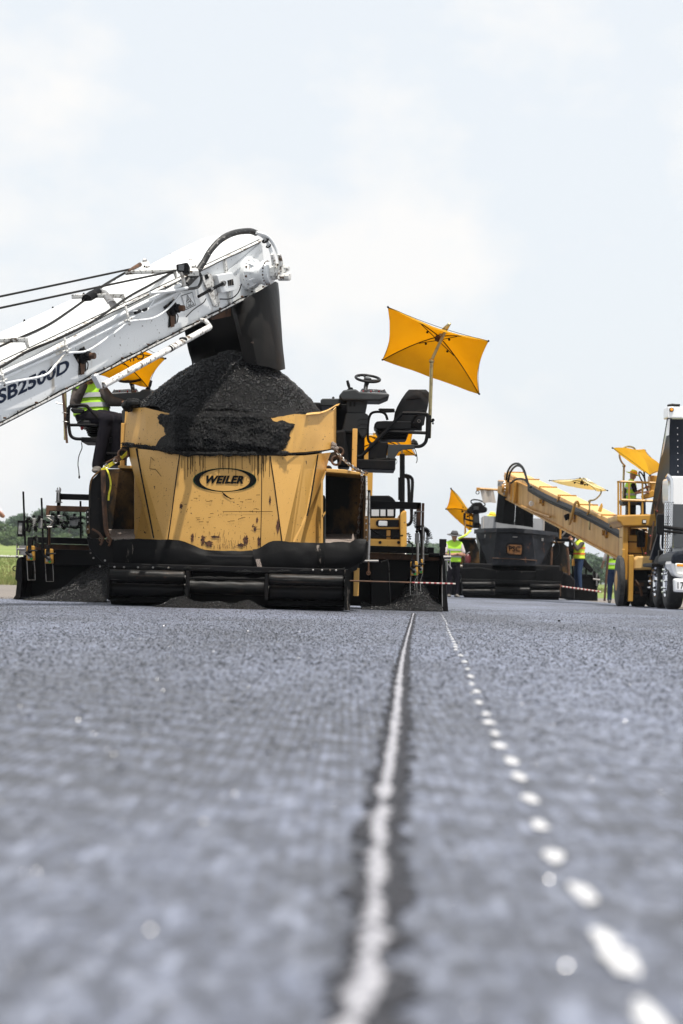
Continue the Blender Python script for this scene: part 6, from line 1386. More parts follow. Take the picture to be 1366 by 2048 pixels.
q2('screed', 'tarred', lambda b: b.pbox(892, 1150, 935, 1190, W+3.0, W+3.8), bevel=0.05)
q2('screed', 'tarred', lambda b: (b.prism([(1137,1150),(1190,1152),(1195,1160),(1196,1206),(1137,1204)], W+2.6, W+3.6),), bevel=0.05)
q2('screed_posts', 'black', lambda b: (b.pbox(1186, 1142, 1191, 1156, W+2.5, W+2.7), b.ptube([(1190,1150),(1196,1156),(1192,1175)], W+2.5, 0.05), b.ptube([(1140,1151),(1190,1153)], W+2.55, 0.06)))
q2('gate_jack', 'steel', lambda b: (b.ptube([(1186,1158),(1200,1160)], W+2.4, 0.03), b.ptube([(1193,1146),(1193,1172)], W+2.4, 0.025)))
# consoles and rails
q2('operator_console', 'black', lambda b: (b.prism([(933,1020),(942,1012),(948,1005),(962,1004),(968,1012),(975,1016),(974,1024),(960,1026),(936,1026)], W+2.2, W+2.8), b.prism([(947,1025),(958,1025),(960,1056),(946,1056)], W+2.3, W+2.7)), bevel=0.04)
q2('console_face', 'grey_plastic', lambda b: (b.prism([(947,1013),(957,1013),(957,1020),(947,1020)], W+2.17, W+2.2), b.prism([(947,1028),(957,1028),(957,1046),(948,1046)], W+2.22, W+2.3)), bevel=0.01)
q2('steering_wheel', 'black', lambda b: b.ring(P(956,1006,W+2.6), (0.2,-0.5,1), 0.22, 0.02, 20, 6))
q2('guard_rail', 'black', lambda b: (b.ptube([(929,1026),(929,1040),(931,1052)], W+2.3, 0.035), b.ptube([(929,1038),(946,1042)], W+2.3, 0.03), b.ptube([(931,1050),(945,1053)], W+2.3, 0.03)), smooth=True)
q2('upright', 'yellow_orange', lambda b: (b.pbox(929, 1040, 932, 1070, W+1.8, W+1.9), b.pbox(1119, 1052, 1123, 1078, W+1.8, W+1.9)), bevel=0.01)
q2('operator_console', 'black', lambda b: (b.prism([(1095,1040),(1118,1038),(1130,1046),(1134,1062),(1130,1070),(1100,1066)], W+2.3, W+2.9), b.pbox(1112, 1074, 1150, 1083, W+2.0, W+2.6), b.pbox(1112, 1050, 1152, 1078, W+2.3, W+2.7)), bevel=0.05)
q2('seat_shell', 'grey_plastic', lambda b: b.prism([(1100,1040),(1112,1037),(1116,1050),(1104,1056)], W+2.0, W+2.2), bevel=0.03)
q2('station_strut', 'steel', lambda b: b.ptube([(1124,1072),(1142,1050)], W+2.1, 0.03))
q2('side_guard', 'black', lambda b: b.prism([(903,1132),(922,1128),(930,1140),(930,1192),(900,1190)], W+0.5, W+1.4), bevel=0.05)
q2('side_guard', 'black', lambda b: b.prism([(1118,1142),(1140,1148),(1150,1160),(1150,1200),(1118,1196)], W+0.5, W+2.4), bevel=0.05)
q2('engine_deck', 'black', lambda b: b.prism([(958,1062),(968,1044),(1062,1046),(1090,1040),(1112,1052),(1118,1080),(958,1080)], W+2.0, W+3.6), bevel=0.05)
q2('levelling_arm', 'black', lambda b: b.prism([(1128,1092),(1150,1094),(1188,1140),(1182,1146),(1144,1110),(1130,1108)], W+2.3, W+2.5), bevel=0.02)
q2('mast_bar', 'black', lambda b: b.ptube([(1143,1096),(1146,1152)], W+2.45, 0.03, 6))
q2('mast_bar', 'black', lambda b: b.ptube([(1172,1120),(1172,1152)], W+2.45, 0.025, 6))
q2('sensor_case', 'yellow_orange', lambda b: b.pbox(1144, 1118, 1150, 1132, W+2.0, W+2.1), bevel=0.01)
q2('hydraulic_line', 'black', lambda b: b.ptube([(1108,1078),(1118,1092),(1116,1110),(1108,1120)], W+0.3, 0.025, 6))
q2('push_beam', 'tarred', lambda b: b.pbox(922, 1160, 1122, 1168, W-0.45, W-0.1), bevel=0.02)
q2('dark_belly_sheet', 'tarred', lambda b: b.pbox(928, 1176, 1118, 1197, W+0.05, W+0.1))
h2 = thing('hopper_insert', 'dark steel hopper insert with worn orange lettered plate on the far paver', 'hopper insert', P(1030, 1140, W+0.6))
def hp(name, m, pts, t=0.015): b = MB(); b.panel([P(*p) for p in pts], t); return b.build(name, M[m], h2)
hp('front_panel', 'slate', [(993,1066,W),(1065,1070,W),(1072,1150,W),(983,1146,W)])
hp('corner_panel', 'slate', [(951,1064,W+0.75),(993,1066,W+.01),(983,1146,W+.01),(972,1122,W+0.5)])
hp('corner_panel', 'slate', [(1065,1070,W+.01),(1113,1070,W+0.75),(1090,1128,W+0.5),(1072,1150,W+.01)])
hp('gusset', 'tarred', [(960,1085,W+0.6),(985,1146,W+0.4),(960,1146,W+0.6)]); hp('gusset', 'tarred', [(1104,1092,W+0.6),(1104,1146,W+0.6),(1072,1148,W+0.4)])
part('rim_lip', 'slate', lambda b: b.grid([[P(x, y+o*5.5+0.6*noise.noise(Vector((x*.1, o, 1))), d-0.03*o) for x, y, d in ((948,1059,W+1.0),(968,1056.5,W+0.4),(993,1056,W),(1030,1056,W-.05),(1065,1059,W),(1092,1062,W+0.4),(1117,1065,W+1.0))] for o in (0, 0.5, 1, 1.5)], 0.02), h2)
part('liner_board', 'liner', lambda b: b.pbox(967, 1032, 992, 1058, W+0.8, W+0.85), h2); part('liner_board', 'liner', lambda b: b.prism([(962,1036),(967,1032),(967,1058),(962,1058)], W+1.2, W+1.25), h2)
part('liner_board', 'liner', lambda b: b.pbox(1067, 1037, 1088, 1061, W+0.8, W+0.85), h2); part('liner_board', 'liner', lambda b: b.pbox(990, 1044, 1068, 1058, W+1.6, W+1.65), h2)
part('liner_edge', 'cloth_white', lambda b: (b.pbox(966.5, 1031, 968, 1058, W+0.78, W+0.81), b.pbox(1087, 1036, 1089, 1061, W+0.78, W+0.81)), h2)
m_plate = mat('rusty orange plate', (0.36, 0.15, 0.04), 0.7, layers=[(9, 0.45, 0.62, (0.10, 0.045, 0.02), None)])
part('plate_surround', 'tarred', lambda b: b.prism([(1011,1090),(1016,1085),(1044,1086),(1049,1091),(1048,1107),(1044,1112),(1016,1111),(1011,1106)], W-0.03, W), h2)
part('name_plate', m_plate, lambda b: b.prism([(1014,1092),(1018,1089),(1042,1090),(1044,1093),(1043,1107),(1041,1109),(1018,1108),(1015,1105)], W-0.05, W-0.03), h2)
text_on('PSC', (P(1018,1102.5,W-.055),P(1040,1103.5,W-.055),P(1040,1093,W-.055),P(1018,1092,W-.055)), M['ink'], h2, 'plate_lettering', bold=0.02, proud=0.008)
part('rust_line', 'rust', lambda b: (b.ptube([(984,1116),(1030,1118),(1074,1121)], W-0.01, 0.012, 5),), h2)
part('badge', 'steel', lambda b: (b.pbox(969, 1069, 973, 1075, W+0.38, W+0.42), b.pbox(1083, 1076, 1087, 1082, W+0.28, W+0.32), b.blob(P(1030,1074,W-.02), (0.08,0.02,0.02))), h2)
fe = thing('fire_extinguisher', 'dark red fire extinguisher standing in the far paver’s left hopper wing', 'extinguisher', P(935,1134,W+0.2))
part('cylinder', 'darkred', lambda b: b.lathe(P(935,1133,W+0.2), (0,0,1), [(0,0.07),(0.02,0.085),(0.28,0.085),(0.34,0.05),(0.36,0.03)], 16), fe, smooth=True)
part('valve', 'steel', lambda b: (b.lathe(P(935,1109,W+0.2), (0,0,1), [(0,0.03),(0.05,0.02)], 8), b.ptube([(929,1114),(934,1107),(940,1104)], W+0.2, 0.014, 6)), fe)
for x in (922, 946): 
    b = MB(); b.blob(P(x, 1132, W+0.1), (0.065, 0.04, 0.035), x); tag(b.build('paper_cup', M['cloth_white'], None, smooth=True), 'crumpled white cup lying %s the dark red fire extinguisher' % ('left of' if x < 930 else 'right of'), 'cup')
st2 = thing('safety_strap', 'lime strap tied over the far paver’s left hopper wing', 'strap', P(930,1072,W))
part('webbing', 'limeyellow', lambda b: b.tube(smooth_path([P(917,1077,W+.2),P(924,1074,W+.1),P(932,1070,W+.1),P(938,1064,W+.2),P(941,1062,W+.4)]), [0.03]*21, 8), st2, smooth=True)
gr2 = thing('guide_rod', 'red and white striped guide rod right of the far paver', 'rod', P(1122,1173,W))
g2 = lambda t: P(1121+(1202-1121)*t, 1172.5+(1183.5-1172.5)*t, W-0.3)
for i in range(22): part('stripe', 'cloth_white' if i % 2 else 'red', lambda b: b.tube([g2(i/22), g2((i+1)/22)], 0.026, 6), gr2)
# banner
bn2 = thing('cloth_banner', 'thin pale cloth hanging from a short pole beside the yellow boom', 'banner', P(975,1005,W+1.5))
part('banner_pole', 'yellow_orange', lambda b: (b.ptube([(953,977),(1002,980)], W+1.6, 0.04, 6), b.pbox(953, 975.5, 960, 981, W+1.55, W+1.65)), bn2)
part('banner_ring', 'black', lambda b: b.ring(P(955,985,W+1.6), (0.2,-1,0), 0.05, 0.012, 12, 5), bn2)
part('cloth', 'cloth_white', lambda b: b.grid([[P(960+j*2.9+i*0.75, 978+i*3.4+0.5*math.sin(j), W+1.6+0.03*math.sin(j*1.3+i*0.4)) for j in range(10)] for i in range(9)], 0.004), bn2, smooth=True)
# umbrellas of the far paver and of the feeder
umbrella('orange umbrella tilted on edge left of the far paver’s console', [(902,977,W+2.2),(962,1052,W+2.6),(940,1062,W+3.4),(892,1018,W+3.2)], (936,1022,W+2.9), [(931,1066,W+2.5),(930,1045,W+2.5),(930,1030,W+2.5)], [(930,1028,W+2.5),(931,1022,W+2.5)], dome=0.2, rib=0.012)
umbrella('flat pale yellow umbrella floating above the yellow boom', [(1099,961,57),(1160,956,55.6),(1215,981,55.6),(1192,980,57)], (1165,962,56.2), [(1179,1060,56.2),(1179,1030,56.2),(1179,1003,56.2)], [(1179.5,1001,56.2),(1190,999,56.1),(1201,988,56.0),(1200,976,56.0),(1180,963,56.0),(1166,957,56.1)], 'umbrella_pale', dome=0.1, rib=0.008)
# people around the far paver
j, s_, f_ = standing(905, 69.0, 133, (0.25, -1), dict(elR=(0.27,0.05,1.12), elL=(-0.29,0.04,1.13), wrR=(-0.06,0.24,1.17), wrL=(0.09,0.26,1.14)))
person('worker in grey brimmed hat and green vest, arms folded, left of the far paver', j, f_, (0.2,-1,-0.15), 'pale_shirt', 'jeans', 'lime', ('hat_grey', 0.10), size=s_, sleeve=False, voxel=0.02)
j, s_, f_ = standing(1156, 72.0, 118, (-0.9, -0.35), dict(elR=(0.24,0.18,1.22), elL=(-0.24,0.18,1.22), wrR=(0.06,0.28,1.52), wrL=(-0.05,0.28,1.50)), z0=0.30)
person('worker in yellow vest and jeans on the far screed, hands raised to the face', j, f_, (-0.9,-0.3,0), 'shirt', 'denim', 'limeyellow', ('hat_grey', 0.02), size=s_, voxel=0.02, stripes='orange_tape')
j, s_, f_ = standing(1226, 60.0, 128, (0.2, 1), dict(elR=(0.27,0.02,1.14), elL=(-0.29,0.05,1.14), wrR=(0.24,0.2,0.95), wrL=(-0.34,0.25,1.06)), stride=0.1)
person('worker in lime vest and jeans holding a tall staff beside the yellow feeder', j, f_, (0.6,0.8,0), 'pale_shirt', 'denim', 'lime', ('hat_grey', 0.05), size=s_, sleeve=False, voxel=0.02)
b = MB(); b.ptube([(1219,1088),(1213,1150),(1209,1202)], 59.7, 0.028, 8); tag(b.build('staff', M['rust']), 'tall dark staff held by the worker beside the yellow feeder', 'staff')
j, s_, f_ = standing(979, 73.6, 118, (0.6, -1), dict(elR=(0.25,0.05,1.16), elL=(-0.25,0.05,1.16), wrR=(0.2,0.28,1.1), wrL=(-0.2,0.28,1.1)), z0=P(979,1142,73.6).z)
person('worker whose lime hat peeks out above the far hopper', j, f_, (0.3,-1,0), 'shirt', 'jeans', 'lime', ('limeyellow', 0.06), size=s_, voxel=0.022)
# ================================================================ yellow transfer machine on the right
fm = thing('transfer_machine', 'yellow transfer machine with high operator platform and boom sloping down from the far hopper', 'transfer machine', G(1262, 50))
def fp(name, m, fn, parent=fm, **k): return part(name, m, fn, parent, **k)
Ea = P(1010, 952, 71.0); Sa = P(1246, 1063, 52.5)          # near top edge of the boom, head and foot
ya = (Ea-Sa).normalized(); yn = Vector((ya.y, -ya.x, 0)).normalized()
if yn.y > 0: yn = -yn
ym = ya.cross(yn)*(1 if ya.cross(yn).z > 0 else -1)
def Yq(px, py, off=0.0): return ray(px, py, Ea+yn*off, yn)
def Yp(t, s, h): return Ea-ya*t-yn*s+ym*h
YL = (Ea-Sa).length; YH = 0.62; YW = 0.52
def yslab(b, t0, t1, s0, s1, h0, h1): b.hexa([Yp(t1,s0,h0),Yp(t0,s0,h0),Yp(t0,s0,h1),Yp(t1,s0,h1)], [Yp(t1,s1,h0),Yp(t0,s1,h0),Yp(t0,s1,h1),Yp(t1,s1,h1)])
fp('boom_side', 'yellow_orange', lambda b: yslab(b, 0, YL+0.6, 0, 0.03, -YH, 0)); fp('boom_side', 'yellow_orange', lambda b: yslab(b, 0, YL+0.6, YW-0.03, YW, -YH, 0))
fp('boom_floor', 'black', lambda b: yslab(b, 0.8, YL+0.6, 0.03, YW-0.03, -YH+0.05, -YH+0.08))
fp('boom_flange', 'yellow_orange', lambda b: yslab(b, 0, YL+0.6, -0.06, 0.02, -YH-0.02, -YH+0.02)); fp('boom_flange', 'yellow_orange', lambda b: yslab(b, 0, YL+0.6, -0.04, 0.04, -0.02, 0.02))
n_c = 6
for k in range(n_c):
    t0 = 0.3+(YL)*k/n_c; t1 = 0.3+YL*(k+1)/n_c-0.08
    o = fp('boom_cover', 'cover', lambda b: b.grid([[Yp(t0+(t1-t0)*i/4, YW*u, (0.10+0.02*(4-i)/4 if 0.04 < u < 0.96 else 0.02)) for u in (0.03, 0.06, 0.5, 0.94, 0.97)] for i in range(5)], 0.01))
    fp('cover_rib', 'yellow_orange', lambda b: yslab(b, t0-0.06, t0-0.02, 0.02, YW-0.02, 0.02, 0.15), o)
fp('boom_head', 'yellow_orange', lambda b: (yslab(b, -0.05, 1.9, -0.02, YW+0.02, -YH-0.02, 0.10), yslab(b, 0.1, 1.5, -0.22, -0.02, -YH+0.12, -0.12), yslab(b, 1.7, 2.2, -0.14, 0, -YH+0.05, -0.02), yslab(b, 2.4, 2.7, -0.12, 0, -YH+0.02, 0.02)), bevel=0.02)
hd = Yq(1012, 976, 0.24)
o = fp('drive_motor', 'yellow_orange', lambda b: b.lathe(hd, yn, [(-0.05,0.22),(0.04,0.22),(0.05,0.14),(0.14,0.13)], 20), smooth=True)
for i in range(14):
    a = 2*math.pi*i/14; e1, e2 = ortho(yn); fp('motor_bolt', 'steel', lambda b: b.lathe(hd+(e1*math.cos(a)+e2*math.sin(a))*0.19+yn*0.04, yn, [(0,0.022),(0.03,0.022)], 6), o)
fp('hydraulic_block', 'steel', lambda b: b.box(hd+yn*0.16+Vector((0,0,0.12)), (0.16,0.16,0.14)), o)
for pts in ([(1012,966),(1016,942),(1026,929),(1038,928),(1048,940),(1056,968),(1062,974)], [(1016,965),(1021,944),(1032,932),(1043,934),(1050,948),(1058,972)], [(1022,966),(1034,958),(1050,960),(1060,974)]):
    fp('hose', 'rubber', lambda b: b.tube(smooth_path([Yq(x, y, 0.2) for x, y in pts]), 0.03, 7), smooth=True)
for off, dy in ((0.06, 0), (0.10, 4), (0.05, 8)):
    fp('hose_run', 'rubber', lambda b: b.tube(smooth_path([Yq(x, y+dy, off+0.02) for x, y in ((1058,972),(1080,985),(1110,1000),(1154,1019),(1200,1042),(1246,1068))]), 0.045, 7), smooth=True)
for x, y in ((1087,1003),(1150,1035),(1214,1066)):
    o = fp('bearing', 'yellow_orange', lambda b: b.lathe(Yq(x,y,0.0), yn, [(0,0.12),(0.05,0.12),(0.06,0.06),(0.12,0.06)], 14), smooth=True); fp('bearing_cap', 'rust', lambda b: b.lathe(Yq(x,y,0.12), yn, [(0,0.05),(0.03,0.04)], 10), o)
for x, y in ((1117,998),(1176,1028),(1222,1052)): fp('hose_clamp', 'yellow_orange', lambda b: b.tube([Yq(x-2,y+6,0.1), Yq(x+2,y-6,0.12)], 0.03, 6))
fp('grab_hoop', 'yellow_clean', lambda b: b.tube(smooth_path([Yq(1139,1048,0.2), Yq(1144,1030,0.25), Yq(1150,1008,0.25), Yq(1155,1004,0.25), Yq(1158,1012,0.2)]), 0.035, 8), smooth=True)
fp('boom_lamp', 'lamp_glass', lambda b: b.lathe(Yq(1062,1007,0.1), (0.2,-1,0), [(0,0.05),(0.05,0.075),(0.07,0.06)], 14), smooth=True)
fp('boom_box', 'black', lambda b: b.prism([(1128,1030),(1138,1026),(1141,1036),(1132,1042)], 59.5, 59.7), bevel=0.03)
fp('strut_bar', 'yellow_orange', lambda b: b.tube([Yq(1043,1012,0.1), Yq(1070,1024,0.1), Yq(1100,1034,0.1)], 0.03, 6))
fp('beacon_bracket', 'yellow_clean', lambda b: b.prism([(1196,1022),(1202,1008),(1204,1006),(1206,1012),(1203,1024)], 55.0, 55.1), bevel=0.01)
# chute
fp('chute_skirt', 'rubber', lambda b: (b.grid([[P(x+(xb-x)*v, y+(yb-y)*v, d) for v in np.linspace(0,1,6)] for (x,y,xb,yb,d) in ((997,986,991,1044,70.6),(1010,993,1005,1047,70.4),(1031,1003,1028,1050,70.5))], 0.02), b.grid([[P(x+(xb-x)*v, y+(yb-y)*v, d) for v in np.linspace(0,1,6)] for (x,y,xb,yb,d) in ((1032,1004,1029,1050,70.9),(1050,1006,1047,1052,71.0),(1067,1018,1066,1055,70.8))], 0.02)))
# tower, platform, operator place
FD = 49.5
fp('platform', 'yellow_clean', lambda b: b.prism([(1234,1030),(1320,1028),(1320,1052),(1245,1053),(1240,1045),(1234,1042)], FD, FD+1.8), bevel=0.03)
o = fp('platform_lamp', 'black', lambda b: b.pbox(1284, 1039, 1293, 1047, FD-0.03, FD), bevel=0.02); fp('lamp_lens', 'lamp_glass', lambda b: b.pbox(1286, 1040.5, 1292, 1045.5, FD-0.045, FD-0.03), o)
for x, d in ((1236.5,FD+.05),(1241.5,FD+1.7),(1258,FD+.05),(1285,FD+.05),(1310,FD+.05)): fp('rail_post', 'yellow_clean', lambda b: b.ptube([(x,964),(x,1030)], d, 0.022, 6))
fp('rail', 'yellow_clean', lambda b: (b.ptube([(1241,963),(1315,966)], FD+0.05, 0.026, 6), b.ptube([(1243,1000),(1306,1002)], FD+0.05, 0.03, 6), b.ptube([(1236,964,FD+0.05),(1242,963,FD+1.7)], FD, 0.026, 6)))
fp('seat', 'grey_plastic', lambda b: (b.prism([(1246,998),(1245,980),(1250,975),(1262,975),(1270,984),(1270,998)], FD+0.5, FD+0.65), b.prism([(1244,998),(1274,1000),(1276,1010),(1246,1010)], FD+0.3, FD+0.9)), bevel=0.04)
fp('seat_post', 'black', lambda b: b.pbox(1254, 1008, 1272, 1030, FD+0.4, FD+0.7))
fp('control_desk', 'yellow_clean', lambda b: (b.prism([(1287,990),(1306,979),(1310,984),(1308,994),(1290,998)], FD+0.5, FD+1.0), b.pbox(1300, 951, 1330, 985, FD+0.8, FD+1.2)), bevel=0.02)
fp('steering_wheel', 'black', lambda b: (b.ring(P(1284,955,FD+0.9), (1,-0.5,0.5), 0.13, 0.016, 18, 6), b.ptube([(1288,942),(1290,962),(1296,985)], FD+0.9, 0.02, 6)))
fp('tower_frame', 'yellow_clean', lambda b: (b.pbox(1245, 1053, 1256, 1160, FD+0.1, FD+0.3), b.pbox(1244, 1098, 1250, 1170, FD-0.2, FD), b.pbox(1257, 1110, 1267, 1203, FD-0.3, FD-0.1)), bevel=0.015)
fp('tower_panel', 'yellow_clean', lambda b: (b.pbox(1255, 1070, 1290, 1118, FD+0.3, FD+1.8), b.pbox(1245, 1053, 1262, 1075, FD+0.4, FD+1.0)), bevel=0.02)
fp('panel_strip', 'black', lambda b: (b.pbox(1256, 1083, 1286, 1085, FD+0.28, FD+0.31), b.pbox(1256, 1106, 1286, 1107.5, FD+0.28, FD+0.31)))
fp('hydraulic_tank', 'black', lambda b: (b.pbox(1276, 1060, 1290, 1094, FD+0.1, FD+0.5), b.ptube([(1282,1094),(1286,1110),(1284,1118)], FD+0.1, 0.015)), bevel=0.02)
fp('hopper_hood', 'cover', lambda b: b.prism([(1267,1140),(1268,1118),(1276,1112),(1305,1112),(1305,1140)], FD-0.2, FD+0.8), bevel=0.04)
fp('undercarriage', 'black', lambda b: (b.pbox(1262, 1138, 1320, 1190, FD, FD+2.0),), bevel=0.04)
for x, r, w, sy in ((1238,0.52,0.14,0.0),(1250,0.50,0.2,0.6),(1276,0.42,0.3,0.4)):
    c = G(x, FD+sy); o = fp('wheel', 'tyre', lambda b: b.lathe((c.x-w/2, FD+sy, r), (1,0,0), [(0,r*.6),(0.01,r*.93),(0.03,r),(w-0.03,r),(w-0.01,r*.93),(w,r*.6)], 30), smooth=True)
    fp('hub', 'yellow_orange', lambda b: b.lathe((c.x-w/2-0.02, FD+sy, r), (1,0,0), [(0,r*.2),(0.02,r*.4),(w+.02,r*.4),(w+0.04,r*.2)], 16), o)
fp('rust_parts', 'rust', lambda b: (b.pbox(1270, 1165, 1288, 1172, FD-0.1, FD), b.pbox(1272, 1182, 1286, 1187, FD-0.1, FD), b.ptube([(1270,1160),(1280,1176),(1284,1192)], FD-0.12, 0.03)))
fp('support_pole', 'rust', lambda b: b.ptube([(1229,1087),(1229,1120)], 54.0, 0.03, 6))
pe = FD+0.6
pj = dict(pelvis=P(1260,1000,pe), neck=P(1262,962,pe), head=P(1266,950,pe), shL=P(1257,969,pe+0.2), shR=P(1266,969,pe-0.2), elL=P(1270,985,pe+0.25), elR=P(1272,986,pe-0.22), wrL=P(1290,976,pe+0.2), wrR=P(1292,984,pe-0.1),
    hipL=P(1262,1003,pe+0.1), hipR=P(1262,1003,pe-0.1), knL=P(1286,1004,pe+0.12), knR=P(1286,1005,pe-0.12), ankL=P(1286,1026,pe+0.12), ankR=P(1287,1027,pe-0.12), toeL=P(1298,1029,pe+0.12), toeR=P(1299,1029,pe-0.12))
person('operator in lime brimmed hat and lime vest seated on the yellow machine’s platform', pj, (1,-0.1,0), (0.9,0.45,0), 'jeans', 'denim', 'lime', ('limeyellow', 0.10), size=0.78, sleeve=False, voxel=0.018)
umbrella('orange umbrella on a curved pole over the lime-hatted operator', [(1225,896,FD-0.2),(1290,901,FD+1.6),(1330,940,FD+1.7),(1300,951,FD-0.1)], (1276,903,FD+0.7), [(1246.5,1000,FD+0.3),(1247,960,FD+0.3),(1248,932,FD+0.3)], [(1248,930,FD+0.3),(1242,922,FD+0.3),(1239,910,FD+0.3),(1244,898,FD+0.35),(1256,893,FD+0.45),(1268,896,FD+0.6)], dome=0.16, rib=0.009)

# ================================================================ dump truck at the right edge
tk = thing('dump_truck', 'white dump truck with raised dark tipper body at the right edge', 'truck', G(1460, 48))
def kp(name, m, fn, parent=tk, **k): return part(name, m, fn, parent, **k)
TD = 45.0
KR = 1588                                                                        # the truck's far side, out of frame
# raised tipper
kp('tipper_header', 'truck_white', lambda b: b.prism([(1335,813),(KR,818),(KR,842),(1335,835)], TD+2.0, TD+2.6), bevel=0.02)
kp('header_ridge', 'black', lambda b: (b.ptube([(1335,812),(1344,810),(1352,811)], TD+2.1, 0.03, 6), b.pbox(1350, 808, 1360, 813, TD+2.1, TD+2.3)))
kp('marker_lamp', 'amber', lambda b: b.lathe(P(1343,819.5,TD+1.99), (0,-1,0), [(0,0.033),(0.02,0.03),(0.03,0.015)], 14), smooth=True); kp('lamp_ring', 'black', lambda b: b.ring(P(1343,819.5,TD+1.985), (0,-1,0), 0.038, 0.008, 16, 6))
kp('tipper_front', 'truck_dark', lambda b: b.prism([(1339,838),(KR,842),(KR,955),(1339,952)], TD+2.2, TD+2.3), bevel=0.01)
kp('tipper_shield', 'truck_white', lambda b: b.prism([(1340,952),(KR,955),(KR,1010),(1338,1006)], TD+2.18, TD+2.26))
kp('shield_edge', 'truck_white', lambda b: b.prism([(1336.5,838),(1340,838),(1338,870),(1333,872)], TD+2.15, TD+2.25))
for i in range(8): kp('rivet', 'chrome', lambda b: b.blob(P(1355+0.1*i, 856+i*12.6, TD+2.19), 0.012))
for i in range(4): kp('rivet', 'black', lambda b: b.blob(P(1349+i*7, 958+(i % 2)*22, TD+2.17), 0.012))
def side(b): b.hexa([P(1334,836,TD+2.2),P(1338,836,TD+2.2),P(1338,1010,TD+2.3),P(1322,1010,TD+2.3)], [P(1325,900,TD+4.4),P(1331,900,TD+4.4),P(1310,1080,TD+7.6),P(1296,1080,TD+7.6)])
kp('tipper_side', 'truck_dark', lambda b: b.panel([P(*p) for p in ((1334,836,TD+2.2),(1338,838,TD+2.2),(1341,886,TD+2.2),(1340,952,TD+2.25),(1332,1040,TD+3.2),(1318,1140,TD+5),(1291,1140,TD+6.2),(1296,1060,TD+5.6),(1301,1026,TD+5.2),(1318,930,TD+3.6))], 0.06))
kp('side_rail', 'truck_white', lambda b: b.panel([P(*p) for p in ((1333.5,850,TD+2.3),(1336,852,TD+2.2),(1323,925,TD+3.3),(1308,1012,TD+4.8),(1305,1012,TD+4.9))], 0.03))
kp('side_stake', 'rust', lambda b: (b.ptube([(1325,968),(1312,1022)], TD+2.5, 0.025, 6), b.ptube([(1308,1042),(1300,1100)], TD+2.55, 0.02, 6)))
kp('tipper_floor', 'truck_dark', lambda b: b.prism([(1335,1004),(KR,1010),(KR,1120),(1300,1120)], TD+2.7, TD+2.9))
# cab
kp('cab', 'truck_white', lambda b: b.prism([(1342,1002),(1341,975),(1342,958),(1345,953),(KR-6,955),(KR-6,1110),(1345,1108),(1345,1004)], TD+0.9, TD+2.1), bevel=0.05)
kp('windscreen', 'glassdark', lambda b: b.prism([(1346.5,1008),(KR-20,1014),(KR-14,1074),(1346.5,1096)], TD+0.80, TD+0.89))
kp('hood', 'truck_dark', lambda b: b.prism([(1342,1128),(1345,1108),(1356,1103),(1440,1092),(1556,1108),(1560,1130)], TD-0.9, TD+1.0), bevel=0.06)
kp('grille', 'chrome', lambda b: [b.pbox(1400+i*10, 1112, 1404+i*10, 1152, TD-0.95, TD-0.9) for i in range(11)]+[b.pbox(1396, 1106, 1510, 1112, TD-0.96, TD-0.9)])
kp('fender', 'truck_white', lambda b: b.prism([(1341,1128),(1346,1110),(1356,1106),(1396,1112),(1396,1160),(1366,1158),(1349,1152)], TD-0.85, TD-0.1), bevel=0.05)
kp('fender', 'truck_white', lambda b: b.prism([(1510,1112),(1555,1110),(1566,1130),(1556,1156),(1510,1160)], TD-0.85, TD-0.1), bevel=0.05)
for x in (1350, 1518):
    o = kp('headlight', 'lamp_glass', lambda b: b.prism([(x,1126),(x+34,1128),(x+34,1152),(x+2,1148)], TD-0.92, TD-0.86), bevel=0.03); kp('turn_lamp', 'amber', lambda b: b.pbox(x+4, 1128, x+22, 1133, TD-0.95, TD-0.92), o, bevel=0.01)
o = kp('bumper', 'truck_white', lambda b: b.prism([(1348,1157),(1560,1162),(1560,1190),(1349,1184)], TD-1.1, TD-0.9), bevel=0.03)
kp('bumper_plate', 'truck_white', lambda b: b.pbox(1352.5, 1162.5, 1378, 1180, TD-1.12, TD-1.1), o)
text_on('17', (P(1355,1177.5,TD-1.12),P(1368,1177.8,TD-1.12),P(1368,1164.5,TD-1.12),P(1355,1164.2,TD-1.12)), M['ink'], o, 'bumper_number', bold=0.01, proud=0.006)
kp('exhaust_stack', 'chrome', lambda b: b.tube(smooth_path([P(1333,951,TD+0.6), P(1337,954,TD+0.6), P(1341,962,TD+0.6), P(1342,980,TD+0.6), P(1341,1010,TD+0.6)]), 0.05, 12), smooth=True)
o = kp('heat_shield', 'chrome', lambda b: b.tube([P(1339,1003,TD+0.6), P(1337.5,1060,TD+0.6), P(1335,1127,TD+0.6)], 0.085, 16), smooth=True)
bh = MB(); c0 = P(1339,1003,TD+0.6); c1 = P(1335,1127,TD+0.6)
for i in range(34):
    for k in range(5):
        a = math.radians(-150+30*k+(15 if i % 2 else 0)); c = c0.lerp(c1, (i+0.6)/35); dr = Vector((math.cos(a), math.sin(a), 0)); bh.lathe(c+dr*0.0835, dr, [(0, 0.013), (0.003, 0.013)], 6)
bh.build('shield_holes', M['ink'], o)
o = kp('mirror', 'black', lambda b: b.prism([(1314,1030),(1317,1027),(1329,1028),(1329,1070),(1316,1070),(1313,1064)], TD+0.2, TD+0.32), bevel=0.03)
kp('mirror_arm', 'black', lambda b: (b.ptube([(1328,1054),(1366,1059)], TD+0.3, 0.035, 8), b.ptube([(1328,1062),(1366,1066)], TD+0.3, 0.025, 8)), o, smooth=True)
kp('grab_handle', 'chrome', lambda b: b.ptube([(1322,1068),(1321,1090),(1323,1099),(1328,1100)], TD+0.4, 0.014, 6), smooth=True)
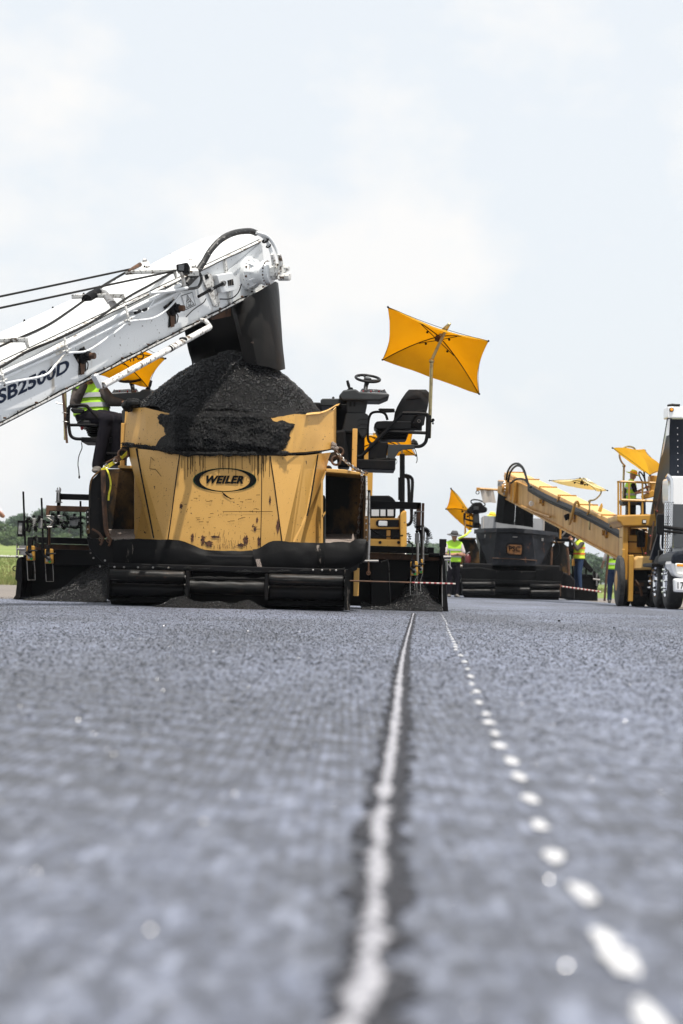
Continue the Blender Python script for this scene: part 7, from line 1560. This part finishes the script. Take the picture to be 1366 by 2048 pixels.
kp('cab_ladder', 'black', lambda b: (b.pbox(1304, 1126, 1345, 1134, TD+1.2, TD+2.6), b.pbox(1318, 1100, 1330, 1130, TD+1.4, TD+1.6)), bevel=0.02)
kp('chassis', 'black', lambda b: b.box((G(1460,48).x, TD+3.4, 0.75), (0.9, 8.0, 0.35)), bevel=0.03)
kp('tail_lamp', 'red', lambda b: (b.blob(P(1301,1072,TD+2.58), 0.02), b.blob(P(1291,1107,TD+2.58), 0.022), b.blob(P(1314,1022,TD+2.5), 0.02)))
def wheel(px, d, r, w, chrome=True):
    x = G(px, d).x; o = kp('wheel', 'tyre', lambda b: b.lathe((x, d, r), (1,0,0), [(0.03,r*.56),(0.0,r*.62),(0.0,r*.86),(0.02,r*.95),(0.06,r),(w-.06,r),(w-.02,r*.95),(w,r*.86),(w,r*.62),(w-0.03,r*.56)], 36), smooth=True)
    if chrome:
        kp('rim', 'chrome', lambda b: b.lathe((x-0.02, d, r), (1,0,0), [(0.03,r*.15),(0.0,r*.28),(0.05,r*.34),(0.07,r*.50),(0.02,r*.57),(0.10,r*.56)], 26), o, smooth=True)
        for i in range(10): a = 2*math.pi*i/10; kp('lug_nut', 'chrome', lambda b: b.lathe((x-0.05, d+r*.42*math.cos(a), r+r*.42*math.sin(a)), (1,0,0), [(0,0.025),(0.05,0.03)], 6), o)
    return o
wheel(1329, TD+0.1, 0.52, 0.30); wheel(1309, TD+2.2, 0.52, 0.26); wheel(1297, TD+4.6, 0.52, 0.28); wheel(1291, TD+5.9, 0.52, 0.28)
for sy in (0.1, 4.6, 5.9): wheel(1540, TD+sy, 0.52, 0.30, False)

# ================================================================ air
hz = MB(); hz.box((0, 2250, 45), (4800, 4600, 96))
HAZE = 0.00013
if HAZE:
    mh = bpy.data.materials.new('haze'); mh.use_nodes = True; nt = mh.node_tree; nt.nodes.clear()
    vo = nt.nodes.new('ShaderNodeVolumePrincipled'); vo.inputs['Density'].default_value = HAZE; vo.inputs['Color'].default_value = (0.86, 0.92, 1.0, 1); vo.inputs['Anisotropy'].default_value = 0.2
    om = nt.nodes.new('ShaderNodeOutputMaterial'); nt.links.new(vo.outputs['Volume'], om.inputs['Volume'])
    o = hz.build('haze', mh, kind='stuff'); o['label'] = 'thin pale summer haze over the airfield'
